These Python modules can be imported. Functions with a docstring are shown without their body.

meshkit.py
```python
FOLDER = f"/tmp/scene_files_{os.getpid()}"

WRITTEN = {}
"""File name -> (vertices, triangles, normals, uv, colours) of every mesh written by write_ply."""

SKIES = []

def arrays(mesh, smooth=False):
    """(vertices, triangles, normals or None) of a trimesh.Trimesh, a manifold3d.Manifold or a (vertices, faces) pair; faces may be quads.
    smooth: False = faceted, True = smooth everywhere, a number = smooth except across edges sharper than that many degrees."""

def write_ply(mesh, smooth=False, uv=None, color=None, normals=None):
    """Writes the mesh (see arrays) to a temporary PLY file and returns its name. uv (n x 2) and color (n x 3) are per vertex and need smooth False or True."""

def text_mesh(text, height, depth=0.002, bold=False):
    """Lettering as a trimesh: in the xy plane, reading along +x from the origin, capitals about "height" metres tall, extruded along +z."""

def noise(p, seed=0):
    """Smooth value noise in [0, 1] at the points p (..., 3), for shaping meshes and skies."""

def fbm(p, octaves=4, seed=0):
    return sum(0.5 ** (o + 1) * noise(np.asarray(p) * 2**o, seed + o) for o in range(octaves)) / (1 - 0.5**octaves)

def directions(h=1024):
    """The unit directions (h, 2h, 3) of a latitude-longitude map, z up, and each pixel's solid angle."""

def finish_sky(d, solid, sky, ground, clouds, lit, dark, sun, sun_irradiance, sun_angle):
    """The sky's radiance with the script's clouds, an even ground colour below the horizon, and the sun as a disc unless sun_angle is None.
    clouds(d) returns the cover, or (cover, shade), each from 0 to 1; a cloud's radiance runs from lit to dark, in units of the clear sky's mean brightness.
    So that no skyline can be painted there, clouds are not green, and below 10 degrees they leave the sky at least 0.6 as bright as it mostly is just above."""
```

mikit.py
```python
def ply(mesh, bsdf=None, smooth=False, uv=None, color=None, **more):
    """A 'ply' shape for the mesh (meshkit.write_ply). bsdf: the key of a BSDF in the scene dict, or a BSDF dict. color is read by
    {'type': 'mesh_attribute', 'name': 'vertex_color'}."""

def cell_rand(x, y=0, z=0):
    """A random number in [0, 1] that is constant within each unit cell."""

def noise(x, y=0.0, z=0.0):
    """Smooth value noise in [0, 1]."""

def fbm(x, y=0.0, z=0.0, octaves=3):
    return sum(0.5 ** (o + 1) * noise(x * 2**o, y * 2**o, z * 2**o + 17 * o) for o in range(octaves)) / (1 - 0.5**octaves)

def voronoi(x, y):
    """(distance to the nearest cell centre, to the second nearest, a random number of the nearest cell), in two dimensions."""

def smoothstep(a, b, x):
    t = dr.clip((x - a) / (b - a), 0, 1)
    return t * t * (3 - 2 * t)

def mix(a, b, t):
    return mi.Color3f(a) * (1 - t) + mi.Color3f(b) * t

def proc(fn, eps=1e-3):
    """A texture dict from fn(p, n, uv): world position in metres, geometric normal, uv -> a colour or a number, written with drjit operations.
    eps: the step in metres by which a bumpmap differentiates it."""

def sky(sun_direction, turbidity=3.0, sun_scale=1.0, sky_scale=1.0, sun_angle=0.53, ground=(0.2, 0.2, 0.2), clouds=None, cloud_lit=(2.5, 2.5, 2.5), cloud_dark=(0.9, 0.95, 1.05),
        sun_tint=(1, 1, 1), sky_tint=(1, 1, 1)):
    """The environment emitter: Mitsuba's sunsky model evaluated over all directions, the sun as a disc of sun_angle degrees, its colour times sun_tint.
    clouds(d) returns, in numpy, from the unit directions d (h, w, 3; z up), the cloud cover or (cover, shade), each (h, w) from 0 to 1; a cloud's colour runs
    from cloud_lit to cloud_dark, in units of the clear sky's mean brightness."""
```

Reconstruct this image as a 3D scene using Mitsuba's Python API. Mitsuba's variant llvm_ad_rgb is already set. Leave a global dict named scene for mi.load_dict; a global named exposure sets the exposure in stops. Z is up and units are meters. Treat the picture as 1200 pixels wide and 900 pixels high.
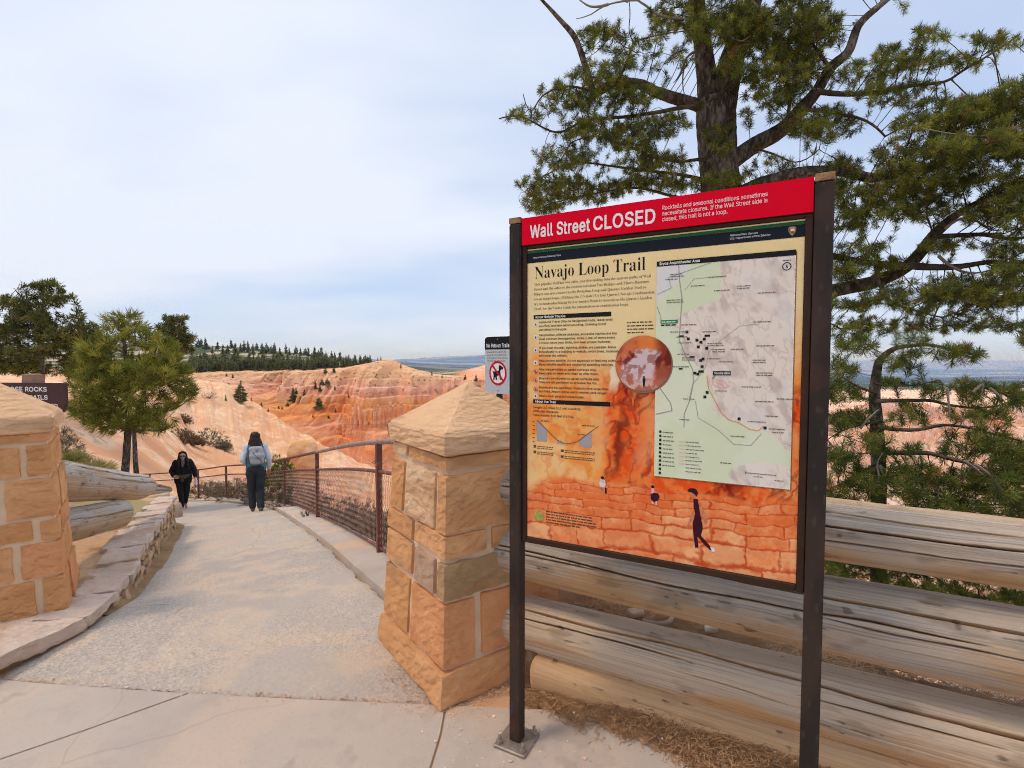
import math, random, glob
import numpy as np, trimesh, shapely, mitsuba as mi, mikit, meshkit, drjit as dr
import manifold3d as m3
from shapely.geometry import Polygon, LineString, Point, box as sbox
from shapely import affinity
from scipy.interpolate import PchipInterpolator, RBFInterpolator, CubicSpline
from scipy.spatial import cKDTree
from mikit import noise, fbm, voronoi, cell_rand, smoothstep, mix

T = mi.ScalarTransform4f
scene, labels = {}, {}
# ------------------------------------------------------------------ camera, sky, exposure
CAM = np.array([0, 0, 1.55]); PITCH = math.radians(2.647); FPX = 600.0
FWD = np.array([0, math.cos(PITCH), -math.sin(PITCH)])
scene['camera'] = {'type': 'perspective', 'fov': 90.0, 'fov_axis': 'x', 'near_clip': 0.05, 'far_clip': 120000.0,
                   'to_world': T().look_at(origin=CAM.tolist(), target=(CAM + FWD).tolist(), up=[0, 0, 1])}
exposure = 2.30


def cloud_cover(d):
    q = d / np.maximum(d[..., 2:3] + 0.18, 0.05)
    a = meshkit.fbm(np.stack([q[..., 0] * 0.55 + 0.25 * q[..., 1] + 3.1, q[..., 1] * 0.9, q[..., 2] * 0], -1), 5, 3)
    b = meshkit.fbm(np.stack([q[..., 0] * 1.6 + 7, q[..., 1] * 2.6, q[..., 2] * 0], -1), 4, 8)
    c = np.clip((a * 0.75 + b * 0.25 - 0.30) / 0.34, 0, 1)
    cover = 0.74 + 0.26 * c * c * (3 - 2 * c)
    shade = np.clip(0.42 + 1.7 * (0.5 - a) + 0.8 * (0.5 - b), 0, 1)
    return cover, shade


scene['sky'] = mikit.sky([-0.42, -0.16, 0.89], turbidity=3, sun_scale=0.20, sun_angle=11, sky_scale=1.0, clouds=cloud_cover,
                         cloud_lit=(1.70, 1.83, 2.10), cloud_dark=(1.14, 1.38, 1.86), ground=(0.34, 0.26, 0.2), sun_tint=(1.0, 0.94, 0.86))
labels['sky'] = {'kind': 'structure'}


# ------------------------------------------------------------------ helpers
def ray(px, py):
    a, b = (px - 600) / FPX, (450 - py) / FPX
    c, s = math.cos(PITCH), math.sin(PITCH)
    return np.array([a, c + b * s, -s + b * c])


def at(px, py, Y):                       # the point seen at a photo pixel, Y metres ahead
    r = ray(px, py); return CAM + r * (Y / r[1])


def onz(px, py, z=0.0):
    r = ray(px, py); return CAM + r * ((z - CAM[2]) / r[2])


def zat(px, py, Y):
    return at(px, py, Y)[2]


COUNT = {}


def key_of(name):
    n = COUNT.get(name, 0); COUNT[name] = n + 1
    return name if n == 0 else f'{name}_{n:03d}'


def add(name, mesh, bsdf, parent=None, smooth=False, **more):
    """one entry of scene; name is numbered when it is taken"""
    key = key_of(name if parent is None else f'{parent}__{name}')
    scene[key] = mikit.ply(mesh, bsdf, smooth, **more)
    return key


def thing(name, label=None, category=None, group=None, kind=None, key=None):
    key = key or key_of(name)
    e = {}
    if label: e['label'] = label
    if category: e['category'] = category
    if group: e['group'] = group
    if kind or category: e['kind'] = kind or 'thing'
    labels[key] = e
    return key


def unit(v):
    v = np.asarray(v, float); return v / np.linalg.norm(v)


def cat(meshes):
    vs, fs, n = [], [], 0
    for m in meshes:
        v, f = (m.vertices, m.faces) if hasattr(m, 'faces') else m
        v = np.asarray(v, float); f = np.asarray(f, int)
        if f.shape[1] == 4: f = np.vstack([f[:, [0, 1, 2]], f[:, [0, 2, 3]]])
        vs.append(v); fs.append(f + n); n += len(v)
    return np.vstack(vs), np.vstack(fs)


def moved(m, M):
    v, f = (m.vertices, m.faces) if hasattr(m, 'faces') else m
    M = np.asarray(M); return np.asarray(v) @ M[:3, :3].T + M[:3, 3], f


def frame_m(o, x, y, z):
    M = np.eye(4); M[:3, 0], M[:3, 1], M[:3, 2], M[:3, 3] = x, y, z, o; return M


def grid_faces(n, m, wrap=False):
    """faces of an n x m vertex grid (row-major); wrap closes the second index"""
    j = np.arange(m if wrap else m - 1); i = np.arange(n - 1)
    I, J = np.meshgrid(i, j, indexing='ij'); K = (J + 1) % m
    q = np.stack([I * m + J, I * m + K, (I + 1) * m + K, (I + 1) * m + J], -1).reshape(-1, 4)
    return np.vstack([q[:, [0, 1, 2]], q[:, [0, 2, 3]]])


def tube(points, radii, sides=8, caps=True, up=None):
    p = np.asarray(points, float); n = len(p)
    r = np.broadcast_to(np.asarray(radii, float), (n,))
    t = np.gradient(p, axis=0); t /= np.linalg.norm(t, axis=1, keepdims=True) + 1e-12
    a = np.zeros_like(p)
    ref = np.array([0, 0, 1.0]) if abs(t[0, 2]) < 0.9 else np.array([1.0, 0, 0])
    a[0] = unit(np.cross(t[0], ref))
    for i in range(1, n):
        w = a[i - 1] - t[i] * (a[i - 1] @ t[i]); a[i] = w / (np.linalg.norm(w) + 1e-12)
    b = np.cross(t, a)
    ang = np.arange(sides) * 2 * np.pi / sides
    v = p[:, None] + r[:, None, None] * (np.cos(ang)[None, :, None] * a[:, None] + np.sin(ang)[None, :, None] * b[:, None])
    v = v.reshape(-1, 3); f = grid_faces(n, sides, True)
    if caps:
        c0, c1 = len(v), len(v) + 1
        v = np.vstack([v, p[:1], p[-1:]])
        j = np.arange(sides); k = (j + 1) % sides
        f = np.vstack([f, np.stack([k, j, j * 0 + c0], 1), np.stack([(n - 1) * sides + j, (n - 1) * sides + k, j * 0 + c1], 1)])
    return v, f


def box(lo, hi):
    m = trimesh.creation.box(extents=np.subtract(hi, lo)); m.apply_translation((np.asarray(lo, float) + hi) / 2); return m.vertices.copy(), m.faces.copy()


def bevel_box(lo, hi, r=0.004):
    """box with chamfered edges"""
    lo, hi = np.asarray(lo, float), np.asarray(hi, float); r = min(r, 0.45 * (hi - lo).min())
    pts = []
    for k in range(3):
        a, b = lo + r, hi - r
        a[k], b[k] = lo[k], hi[k]
        for x in (a[0], b[0]):
            for y in (a[1], b[1]):
                for z in (a[2], b[2]): pts.append((x, y, z))
    h = trimesh.convex.convex_hull(np.array(pts)); return h.vertices.copy(), h.faces.copy()


_SPLIT = {}


def rbox(lo, hi, cell=0.04, r=0.02, amp=0.008, freq=9.0, seed=0, warp=None, lim=14):
    """a rough rounded block: box surface grid, rounded edges, displaced by noise; warp(p) bends it"""
    lo, hi = np.asarray(lo, float), np.asarray(hi, float); e = hi - lo
    n = np.clip(np.ceil(e / cell).astype(int), 2, lim)
    vs, fs, c = [], [], 0
    for k in range(3):
        i, j = [x for x in range(3) if x != k]
        for side in (0, 1):
            a, b = np.meshgrid(np.linspace(0, 1, n[i] + 1), np.linspace(0, 1, n[j] + 1), indexing='ij')
            p = np.zeros((a.size, 3)); p[:, i] = a.ravel(); p[:, j] = b.ravel(); p[:, k] = side
            f = grid_faces(n[i] + 1, n[j] + 1)
            if (side == 1) != (k == 1): pass
            else: f = f[:, ::-1]
            vs.append(p); fs.append(f + c); c += len(p)
    v = np.vstack(vs); f = np.vstack(fs)
    _, idx, inv = np.unique(np.round(v * 1e5).astype(int), axis=0, return_index=True, return_inverse=True)
    v, f = v[idx], inv.ravel()[f]
    p = lo + v * e
    rr = np.minimum(r, 0.45 * e)
    q = np.clip(p, lo + rr, hi - rr); d = p - q
    s = np.linalg.norm(d / rr, axis=1, keepdims=True)
    p = np.where(s > 1e-9, q + d / np.maximum(s, 1), p)
    nrm = unit_rows(d + 1e-9 * (p - (lo + hi) / 2))
    if amp:
        h = meshkit.fbm(p * freq + seed * 3.7, 3, seed) - 0.5
        h2 = meshkit.fbm(p * freq * 3.1 + seed * 1.3, 2, seed + 5) - 0.5
        p = p + nrm * (2 * amp * h + 0.8 * amp * h2)[:, None]
    if warp is not None: p = warp(p)
    return p, f


def unit_rows(v):
    return v / (np.linalg.norm(v, axis=1, keepdims=True) + 1e-12)


# lettering: flat outlines of glyphs, one triangulated sheet
_FONTS, _GLYPH = {}, {}
def _font(kind):
    from PIL import ImageFont
    if kind not in _FONTS:
        pat = {'sans': 'Inter.woff2', 'serif': 'NotoSansMath-Regular.woff2'}[kind]
        _FONTS[kind] = ImageFont.truetype(glob.glob(f'/opt/blender-*/*/datafiles/fonts/{pat}')[0], 72)
    return _FONTS[kind]


def _glyph(ch, kind, bold, tol):
    k = (ch, kind, bold, tol)
    if k not in _GLYPH:
        from PIL import Image, ImageDraw
        f = _font(kind)
        c = ch
        if kind == 'serif' and ch.isalpha():
            c = chr((0x1D400 + ord(ch) - 65) if ch.isupper() else (0x1D41A + ord(ch) - 97))
        adv = f.getlength(c) + (2 if bold else 0)
        if ch == ' ': _GLYPH[k] = (None, adv)
        else:
            x0, y0, x1, y1 = f.getbbox(c, anchor='ls', stroke_width=2 * bold)
            im = Image.new('L', (x1 - x0 + 8, y1 - y0 + 8))
            ImageDraw.Draw(im).text((4 - x0, 4 - y0), c, 255, f, anchor='ls', stroke_width=2 * bold)
            on = np.pad(np.asarray(im) > 127, ((0, 0), (1, 1))).astype(np.int8)
            rows, st = np.nonzero(np.diff(on, axis=1) == 1); en = np.nonzero(np.diff(on, axis=1) == -1)[1]
            sh = shapely.union_all(shapely.box(st, -rows - 1, en, -rows)).buffer(0.6).buffer(-0.6 - (0.75 if kind == 'serif' else 0)).simplify(tol)
            sh = affinity.translate(sh, -4 + x0, 4 - y0)
            ms = []
            for g in getattr(sh, 'geoms', [sh]):
                if g.is_empty or g.geom_type != 'Polygon': continue
                v, fc = trimesh.creation.triangulate_polygon(g, engine='earcut')
                ms.append((np.column_stack([v, np.zeros(len(v))]), fc))
            _GLYPH[k] = (cat(ms) if ms else None, adv)
    return _GLYPH[k]


def text(s, cap, x=0, y=0, z=0, kind='sans', bold=False, width=None, tol=0.7, track=0.0):
    """lettering in the xy plane with its baseline at (x, y); cap = height of capitals in metres; width squeezes it to a length"""
    capu = 52.5 if kind == 'sans' else 49.0
    k = cap / capu; pen = 0; ms = []
    for ch in s:
        g, adv = _glyph(ch, kind, bold, tol)
        if g is not None: ms.append((g[0] + [pen, 0, 0], g[1]))
        pen += adv + track
    v, f = cat(ms)
    kx = width / pen if width else k
    return v * [kx, k, 1] + [x, y, z], f


def flat(poly, z=0.0):
    """a triangulated sheet from a shapely polygon"""
    ms = []
    for g in getattr(poly, 'geoms', [poly]):
        if g.is_empty or g.geom_type != 'Polygon' or g.area < 1e-9: continue
        v, f = trimesh.creation.triangulate_polygon(g, engine='earcut'); ms.append((np.column_stack([v, np.full(len(v), z)]), f))
    return cat(ms)


def extrude(poly, h, z=0.0):
    ms = []
    for g in getattr(poly, 'geoms', [poly]):
        m = trimesh.creation.extrude_polygon(g, h, engine='earcut'); ms.append((m.vertices + [0, 0, z], m.faces))
    return cat(ms)


# ------------------------------------------------------------------ materials
def mat(key, fn=None, color=None, rough=0.8, spec=0.3, bump=None, bscale=0.003, eps=1e-3, two=True, metallic=0.0, **kw):
    base = mikit.proc(fn) if fn else {'type': 'rgb', 'value': list(color)}
    d = {'type': 'principled', 'base_color': base, 'roughness': rough, 'specular': spec, 'metallic': metallic, **kw}
    if bump: d = {'type': 'bumpmap', 'arbitrary': mikit.proc(bump, eps), 'scale': bscale, 'bsdf': d}
    if two: d = {'type': 'twosided', 'bsdf': d}
    scene[key] = d
    return key


def C(r, g, b): return mi.Color3f(r, g, b)


def grainy(c, dark, freq=3.0, fine=60.0, amt=0.5, speck=0.25, dirt=None):
    """stone or earth: blotches between two colours and fine speckle"""
    def fn(p, n, uv):
        a = fbm(p.x * freq, p.y * freq, p.z * freq, 4)
        b = noise(p.x * fine, p.y * fine, p.z * fine)
        t = dr.clip((a - 0.5) * 2.2 + 0.5, 0, 1) * amt + (b - 0.5) * speck
        col = mix(c, dark, dr.clip(t, 0, 1))
        if dirt is not None:
            e = fbm(p.x * freq * 0.7 + 9, p.y * freq * 0.7, p.z * freq * 2.0 + 4, 3)
            col = mix(col, dirt, smoothstep(0.55, 0.75, e) * 0.7)
        return col
    return fn
# ------------------------------------------------------------------ ground levels
RAIL = np.array([(0.25, 2.2, 0.03), (-0.25, 2.95, -0.03), (-0.62, 3.58, -0.09), (-1.2, 4.59, -0.255), (-3.01, 7.83, -0.93), (-5.04, 11.26, -1.68), (-7.0, 13.9, -2.25),
                 (-9.05, 16.05, -2.76), (-11.03, 17.8, -3.2), (-14.0, 19.6, -3.75), (-18, 21.2, -4.5)])
_s = np.concatenate([[0], np.cumsum(np.linalg.norm(np.diff(RAIL[:, :2], axis=0), axis=1))])
RAILC = [PchipInterpolator(_s, RAIL[:, k]) for k in range(3)]
_ss = np.linspace(0, _s[-1], 600); RL = np.stack([c(_ss) for c in RAILC], 1)
RT = np.gradient(RL[:, :2], axis=0); RT /= np.linalg.norm(RT, axis=1, keepdims=True); RN = np.stack([RT[:, 1], -RT[:, 0]], 1)   # outward (canyon side)
RTREE = cKDTree(RL[:, :2])


def rail_coords(x, y):
    """(index along the rail line, signed distance: + on the canyon side)"""
    q = np.stack([np.ravel(x), np.ravel(y)], -1)
    _, i = RTREE.query(q)
    d = ((q - RL[i, :2]) * RN[i]).sum(1)
    return i.reshape(np.shape(x)), d.reshape(np.shape(x))


_SP = np.array([-50, 2.2, 2.7, 3.35, 4.59, 8.3, 12.3, 15.6, 18.5, 20.7, 24, 30, 40])
_ZP = np.array([0, 0, -0.02, -0.085, -0.255, -0.93, -1.70, -2.36, -2.86, -3.3, -3.9, -4.6, -5.5])
_GP = PchipInterpolator(_SP, _ZP)


def gpath(x, y):                       # level of the path's plane, going down away from the gate
    x, y = np.asarray(x, float), np.asarray(y, float)
    k = np.clip((y - joint_y(x)) / 1.7, 0, 1)
    return _GP(np.clip(-0.5 * x + 0.87 * y, -50, 40)) * k * k * (3 - 2 * k)


def joint_y(x):                        # the line where the asphalt starts
    return 2.205 - 0.095 * np.asarray(x) + 0.03 * np.sin(np.asarray(x) * 1.1 + 0.4)


def onpath(px, py):                    # the point of the path seen at a pixel
    z = 0.0
    for _ in range(60):
        p = onz(px, py, z); z = 0.5 * z + 0.5 * float(gpath(p[0], p[1]))
    return onz(px, py, z)


# foot and top edge of the low wall on the path's left, from near to far
WALL_FOOT = np.array([onpath(*q) for q in ((-60, 825), (0, 792), (75, 752), (130, 714), (165, 682), (181, 660), (193, 638))] + [at(202.5, 622, 8.0), at(206, 614, 9.0)])
WALL_H = np.array([0.13, 0.10, 0.08, 0.11, 0.29, 0.37, 0.44, 0.52, 0.60])
LEFT_FAR = np.array([(-8.2, 11.2, 0), (-10.4, 13.9, 0), (-12.6, 15.6, 0), (-15, 17.2, 0), (-18.5, 18.8, 0)])
LEFT = np.vstack([WALL_FOOT, LEFT_FAR]); LEFT[:, 2] = gpath(LEFT[:, 0], LEFT[:, 1])
_dl = np.concatenate([[0], np.cumsum(np.linalg.norm(np.diff(LEFT[:, :2], axis=0), axis=1))])
_lt = np.linspace(0, _dl[-1], 500)
LL = np.stack([PchipInterpolator(_dl, LEFT[:, k])(_lt) for k in (0, 1)], 1)
LT = np.gradient(LL, axis=0); LT /= np.linalg.norm(LT, axis=1, keepdims=True); LN = np.stack([-LT[:, 1], LT[:, 0]], 1)            # away from the path
LTREE = cKDTree(LL)
LH = np.interp(_lt, np.concatenate([_dl[:9], _dl[9:]]), np.concatenate([WALL_H, [0.25, 0.15, 0.1, 0.1, 0.1]]))


def left_coords(x, y):
    q = np.stack([np.ravel(x), np.ravel(y)], -1)
    _, i = LTREE.query(q); d = ((q - LL[i]) * LN[i]).sum(1)
    return i.reshape(np.shape(x)), d.reshape(np.shape(x))


def ctrl(px, py, d):
    return at(px, py, d)


_cp = [ctrl(*q) for q in ((-60, 770, 2.7), (20, 725, 3.3), (100, 655, 4.0), (110, 600, 5.2), (170, 572, 7.5), (130, 540, 9.5), (80, 542, 8.5), (152, 553, 13), (100, 528, 13), (85, 505, 17),
       (190, 545, 11.5), (205, 545, 18), (205, 520, 30), (150, 500, 24), (60, 470, 24), (48, 441, 35), (-100, 441, 35), (130, 446, 40), (200, 452, 45), (-200, 500, 12), (-400, 470, 16), (-300, 440, 40),
       (0, 525, 9), (-150, 600, 6), (-120, 680, 4), (60, 436, 60), (-200, 434, 60), (230, 500, 42))]
_cp += [(-6, -2, 0.25), (-10, -12, 0.3), (-14, 2, 0.5), (-25, 0, 0.8), (-40, 10, 1.2), (-40, -15, 1)]
_cp = np.array(_cp)
_RBF = RBFInterpolator(_cp[:, :2], _cp[:, 2], kernel='linear', smoothing=0.02)


def near_ground(x, y):
    """level of the earth around the path and the pavement"""
    x, y = np.asarray(x, float), np.asarray(y, float); sh = x.shape
    xf, yf = x.ravel(), y.ravel()
    gp = gpath(xf, yf)
    ir, dr_ = rail_coords(xf, yf); il, dl = left_coords(xf, yf)
    z = gp - 0.03
    out = np.clip(dr_ - 0.05, 0, None)
    zr = gp - 0.10 - 0.25 * np.clip(out, 0, 0.6) - 1.3 * np.clip(out - 0.6, 0, None)
    # behind the log fence the rim runs level for a few metres, then falls away
    fence = xf * 0.464 + yf * 0.885 - 2.23                      # distance behind the fence line
    z_f = 0.27 * np.clip((fence + 0.06) / 0.06, 0, 1) + 0.03 * np.clip(fence, 0, 0.4) - 0.62 * np.clip(fence - 0.28 - 0.9 * np.clip((1.65 - (0.8853 * (xf + 0.02) - 0.465 * (yf - 2.53))) / 0.5, 0, 1), 0, None)
    w = np.clip((xf + 0.35 * (yf - 2.6) + 0.15) / 0.7, 0, 1)      # 1 behind the fence, 0 along the rail
    zr = zr * (1 - w) + z_f * w
    z = np.where(dr_ > 0, np.where((fence > 0) | (w < 1), zr, -0.03), z)
    front = (fence <= -0.06) & (xf > -1.2)
    z = np.where(front, np.minimum(z, -0.03), z)
    bank = np.clip((fence + 0.33 + 0.30 * fbm2(xf, yf, 3.5, 3, 5) + 0.10 * fbm2(xf, yf, 14, 2, 6)) / 0.24, 0, 1) * np.clip((xf - 0.03) / 0.25, 0, 1)    # needle litter banked against the sill
    z = np.where(front & (xf > 0), z + 0.10 * bank, z)
    zl = _RBF(np.stack([np.clip(xf, -60, 5), np.clip(yf, -20, 60)], 1))
    lh = gp + LH[il] - 0.03
    k = np.clip((dl - 0.25) / 1.3, 0, 1); k = k * k * (3 - 2 * k)
    zl = lh * (1 - k) + zl * k
    beyond = (dl > 0.14) & (yf > joint_y(np.clip(xf, -4, 1)) + 0.12)
    z = np.where(beyond & (dr_ < 0), zl, z)
    return z.reshape(sh)


def fbm2(x, y, f, o=4, seed=0):
    return meshkit.fbm(np.stack([np.asarray(x) * f, np.asarray(y) * f, np.zeros(np.shape(x))], -1), o, seed) - 0.5


# near earth: one sheet in polar rows about the gate, fine close by
def earth_sheet():
    az = np.radians(np.concatenate([np.linspace(-180, -75, 60)[:-1], np.linspace(-75, 62, 420), np.linspace(62, 180, 60)[1:]]))
    r = np.concatenate([[0.02], np.geomspace(0.5, 62, 200)])
    A, R = np.meshgrid(az, r)
    X, Y = R * np.sin(A), R * np.cos(A)
    Z = near_ground(X, Y)
    rough = fbm2(X, Y, 1.3, 4, 1) * 0.10 + fbm2(X, Y, 6, 3, 2) * 0.04
    _, dl = left_coords(X, Y); _, drr = rail_coords(X, Y)
    fence = X * 0.464 + Y * 0.885 - 2.23
    amt = np.where((dl > 0.3) & (Y > 2.0), np.clip((dl - 0.3) / 2, 0, 1), 0) + np.where((fence > 0.35) & (drr > 0), 0.7, 0)
    Z = Z + rough * np.clip(amt, 0, 1) * (1 + np.clip(R - 8, 0, 30) * 0.12)
    return np.stack([X, Y, Z], -1).reshape(-1, 3), grid_faces(len(r), len(az))[:, ::-1]


def earth_color(p, n, uv):
    a = fbm(p.x * 0.9, p.y * 0.9, p.z, 4); b = noise(p.x * 45, p.y * 45, p.z * 45); g = fbm(p.x * 6, p.y * 6, p.z * 3, 3)
    c = mix((0.53, 0.33, 0.185), (0.40, 0.25, 0.145), smoothstep(0.35, 0.65, a))
    c = mix(c, (0.62, 0.42, 0.26), smoothstep(0.62, 0.8, b) * 0.5)
    c = mix(c, (0.24, 0.14, 0.075), smoothstep(0.55, 0.7, g) * 0.55)
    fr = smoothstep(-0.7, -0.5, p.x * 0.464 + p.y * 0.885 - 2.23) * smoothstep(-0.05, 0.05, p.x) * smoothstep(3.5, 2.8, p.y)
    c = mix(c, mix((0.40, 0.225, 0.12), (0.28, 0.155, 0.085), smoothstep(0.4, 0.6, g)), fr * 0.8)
    grass = smoothstep(0.44, 0.60, fbm(p.x * 0.55 + 3, p.y * 0.55 + 8, 0.0, 3)) * smoothstep(5.5, 8.0, p.y) * smoothstep(3.0, 4.0, -p.x) * smoothstep(30, 18, p.y)
    c = mix(c, mix((0.20, 0.19, 0.07), (0.33, 0.28, 0.13), g), grass * 0.8)
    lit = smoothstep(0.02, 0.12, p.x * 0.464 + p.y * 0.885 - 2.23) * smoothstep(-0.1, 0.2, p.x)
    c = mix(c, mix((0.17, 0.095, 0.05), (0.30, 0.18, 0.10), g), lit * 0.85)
    forest = smoothstep(24, 34, p.y)
    return mix(c, mix((0.14, 0.11, 0.05), (0.3, 0.22, 0.12), g), forest * 0.8)


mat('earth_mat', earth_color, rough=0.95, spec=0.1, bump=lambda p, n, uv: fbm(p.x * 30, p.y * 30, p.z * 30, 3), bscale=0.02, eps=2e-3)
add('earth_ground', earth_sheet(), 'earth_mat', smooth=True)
thing(None, kind='structure', key='earth_ground')


# ------------------------------------------------------------------ the path and the pavement
def asphalt_color(p, n, uv):
    a = fbm(p.x * 0.9 + 4, p.y * 0.5, 0.0, 4); d1, d2, r = voronoi(p.x * 95, p.y * 95); m = fbm(p.x * 5, p.y * 5, 1.0, 3)
    c = mix((0.475, 0.405, 0.34), (0.415, 0.355, 0.305), smoothstep(0.38, 0.62, a))
    c = mix(c, (0.60, 0.45, 0.315), smoothstep(0.46, 0.72, m) * 0.6)
    w = 0.35 + 0.65 * smoothstep(0.40, 0.62, fbm(p.x * 1.7, p.y * 1.7, 2.0, 3))
    c = mix(c, (0.70, 0.58, 0.45), smoothstep(0.62, 0.9, r) * 0.42 * w)
    c = mix(c, (0.25, 0.195, 0.155), smoothstep(0.22, 0.06, r) * 0.36 * w)
    c = mix(c, (0.36, 0.32, 0.28), smoothstep(0.30, 0.0, d2 - d1) * 0.35 * w)
    wx, wy = p.x + 0.25 * (fbm(p.x * 3, p.y * 3, 5.0, 3) - 0.5), p.y + 0.25 * (fbm(p.x * 3 + 9, p.y * 3, 6.0, 3) - 0.5)
    k1, k2, kr = voronoi(wx * 0.55, wy * 0.5)
    c = mix(c, (0.24, 0.20, 0.17), smoothstep(0.010, 0.002, k2 - k1) * smoothstep(0.45, 0.6, fbm(p.x * 0.8, p.y * 0.8, 8.0, 2)) * 0.6)
    dust = smoothstep(0.54, 0.72, fbm(p.x * 1.1 + 20, p.y * 0.8, 4.0, 4))
    return mix(c, (0.55, 0.40, 0.275), dust * 0.5)


mat('asphalt_mat', asphalt_color, rough=0.92, spec=0.15, bump=lambda p, n, uv: voronoi(p.x * 95, p.y * 95)[0] * 0.6 + fbm(p.x * 20, p.y * 20, 0.0, 2) * 0.8, bscale=0.006, eps=1.5e-3)


def asphalt_sheet():
    """ribbon between the wall's foot and the kerb, starting at the joint with the concrete"""
    n, m = 520, 64
    ts = np.linspace(0, 1, n) ** 1.25
    RR = RL[:, :2] - RN * 0.30
    li = np.interp(ts, [0, 1], [0, len(LL) - 1]); ri = np.interp(ts, [0, 0.02, 1], [0, 30, len(RL) - 1])
    A = np.stack([np.interp(li, np.arange(len(LL)), LL[:, k]) for k in (0, 1)], 1); B = np.stack([np.interp(ri, np.arange(len(RL)), RR[:, k]) for k in (0, 1)], 1)
    A = A - np.array([0.03, 0.0])
    A[0] = (A[0][0] - 0.3, 1.8); B[0] = (0.35, 1.9)
    w = np.linspace(0, 1, m)[None, :, None]
    P = A[:, None] * (1 - w) + B[:, None] * w
    edge = np.minimum(w[..., 0], 1 - w[..., 0])
    P[..., 0] += np.where(edge < 0.001, fbm2(P[..., 0], P[..., 1], 5, 3, 9) * 0.12, 0)
    Y0 = joint_y(P[..., 0]) + fbm2(P[..., 0], P[..., 1] * 0, 9, 3, 4) * 0.03 + 0.016
    P[..., 1] = np.maximum(P[..., 1], Y0)
    X, Y = P[..., 0], P[..., 1]
    Z = gpath(X, Y) + fbm2(X, Y, 2.2, 4, 6) * 0.022 - 0.012 * np.exp(-(Y - Y0) / 0.05) - 0.014 * np.exp(-edge / 0.012)
    return np.stack([X, Y, Z], -1).reshape(-1, 3), grid_faces(n, m)[:, ::-1]


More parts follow.
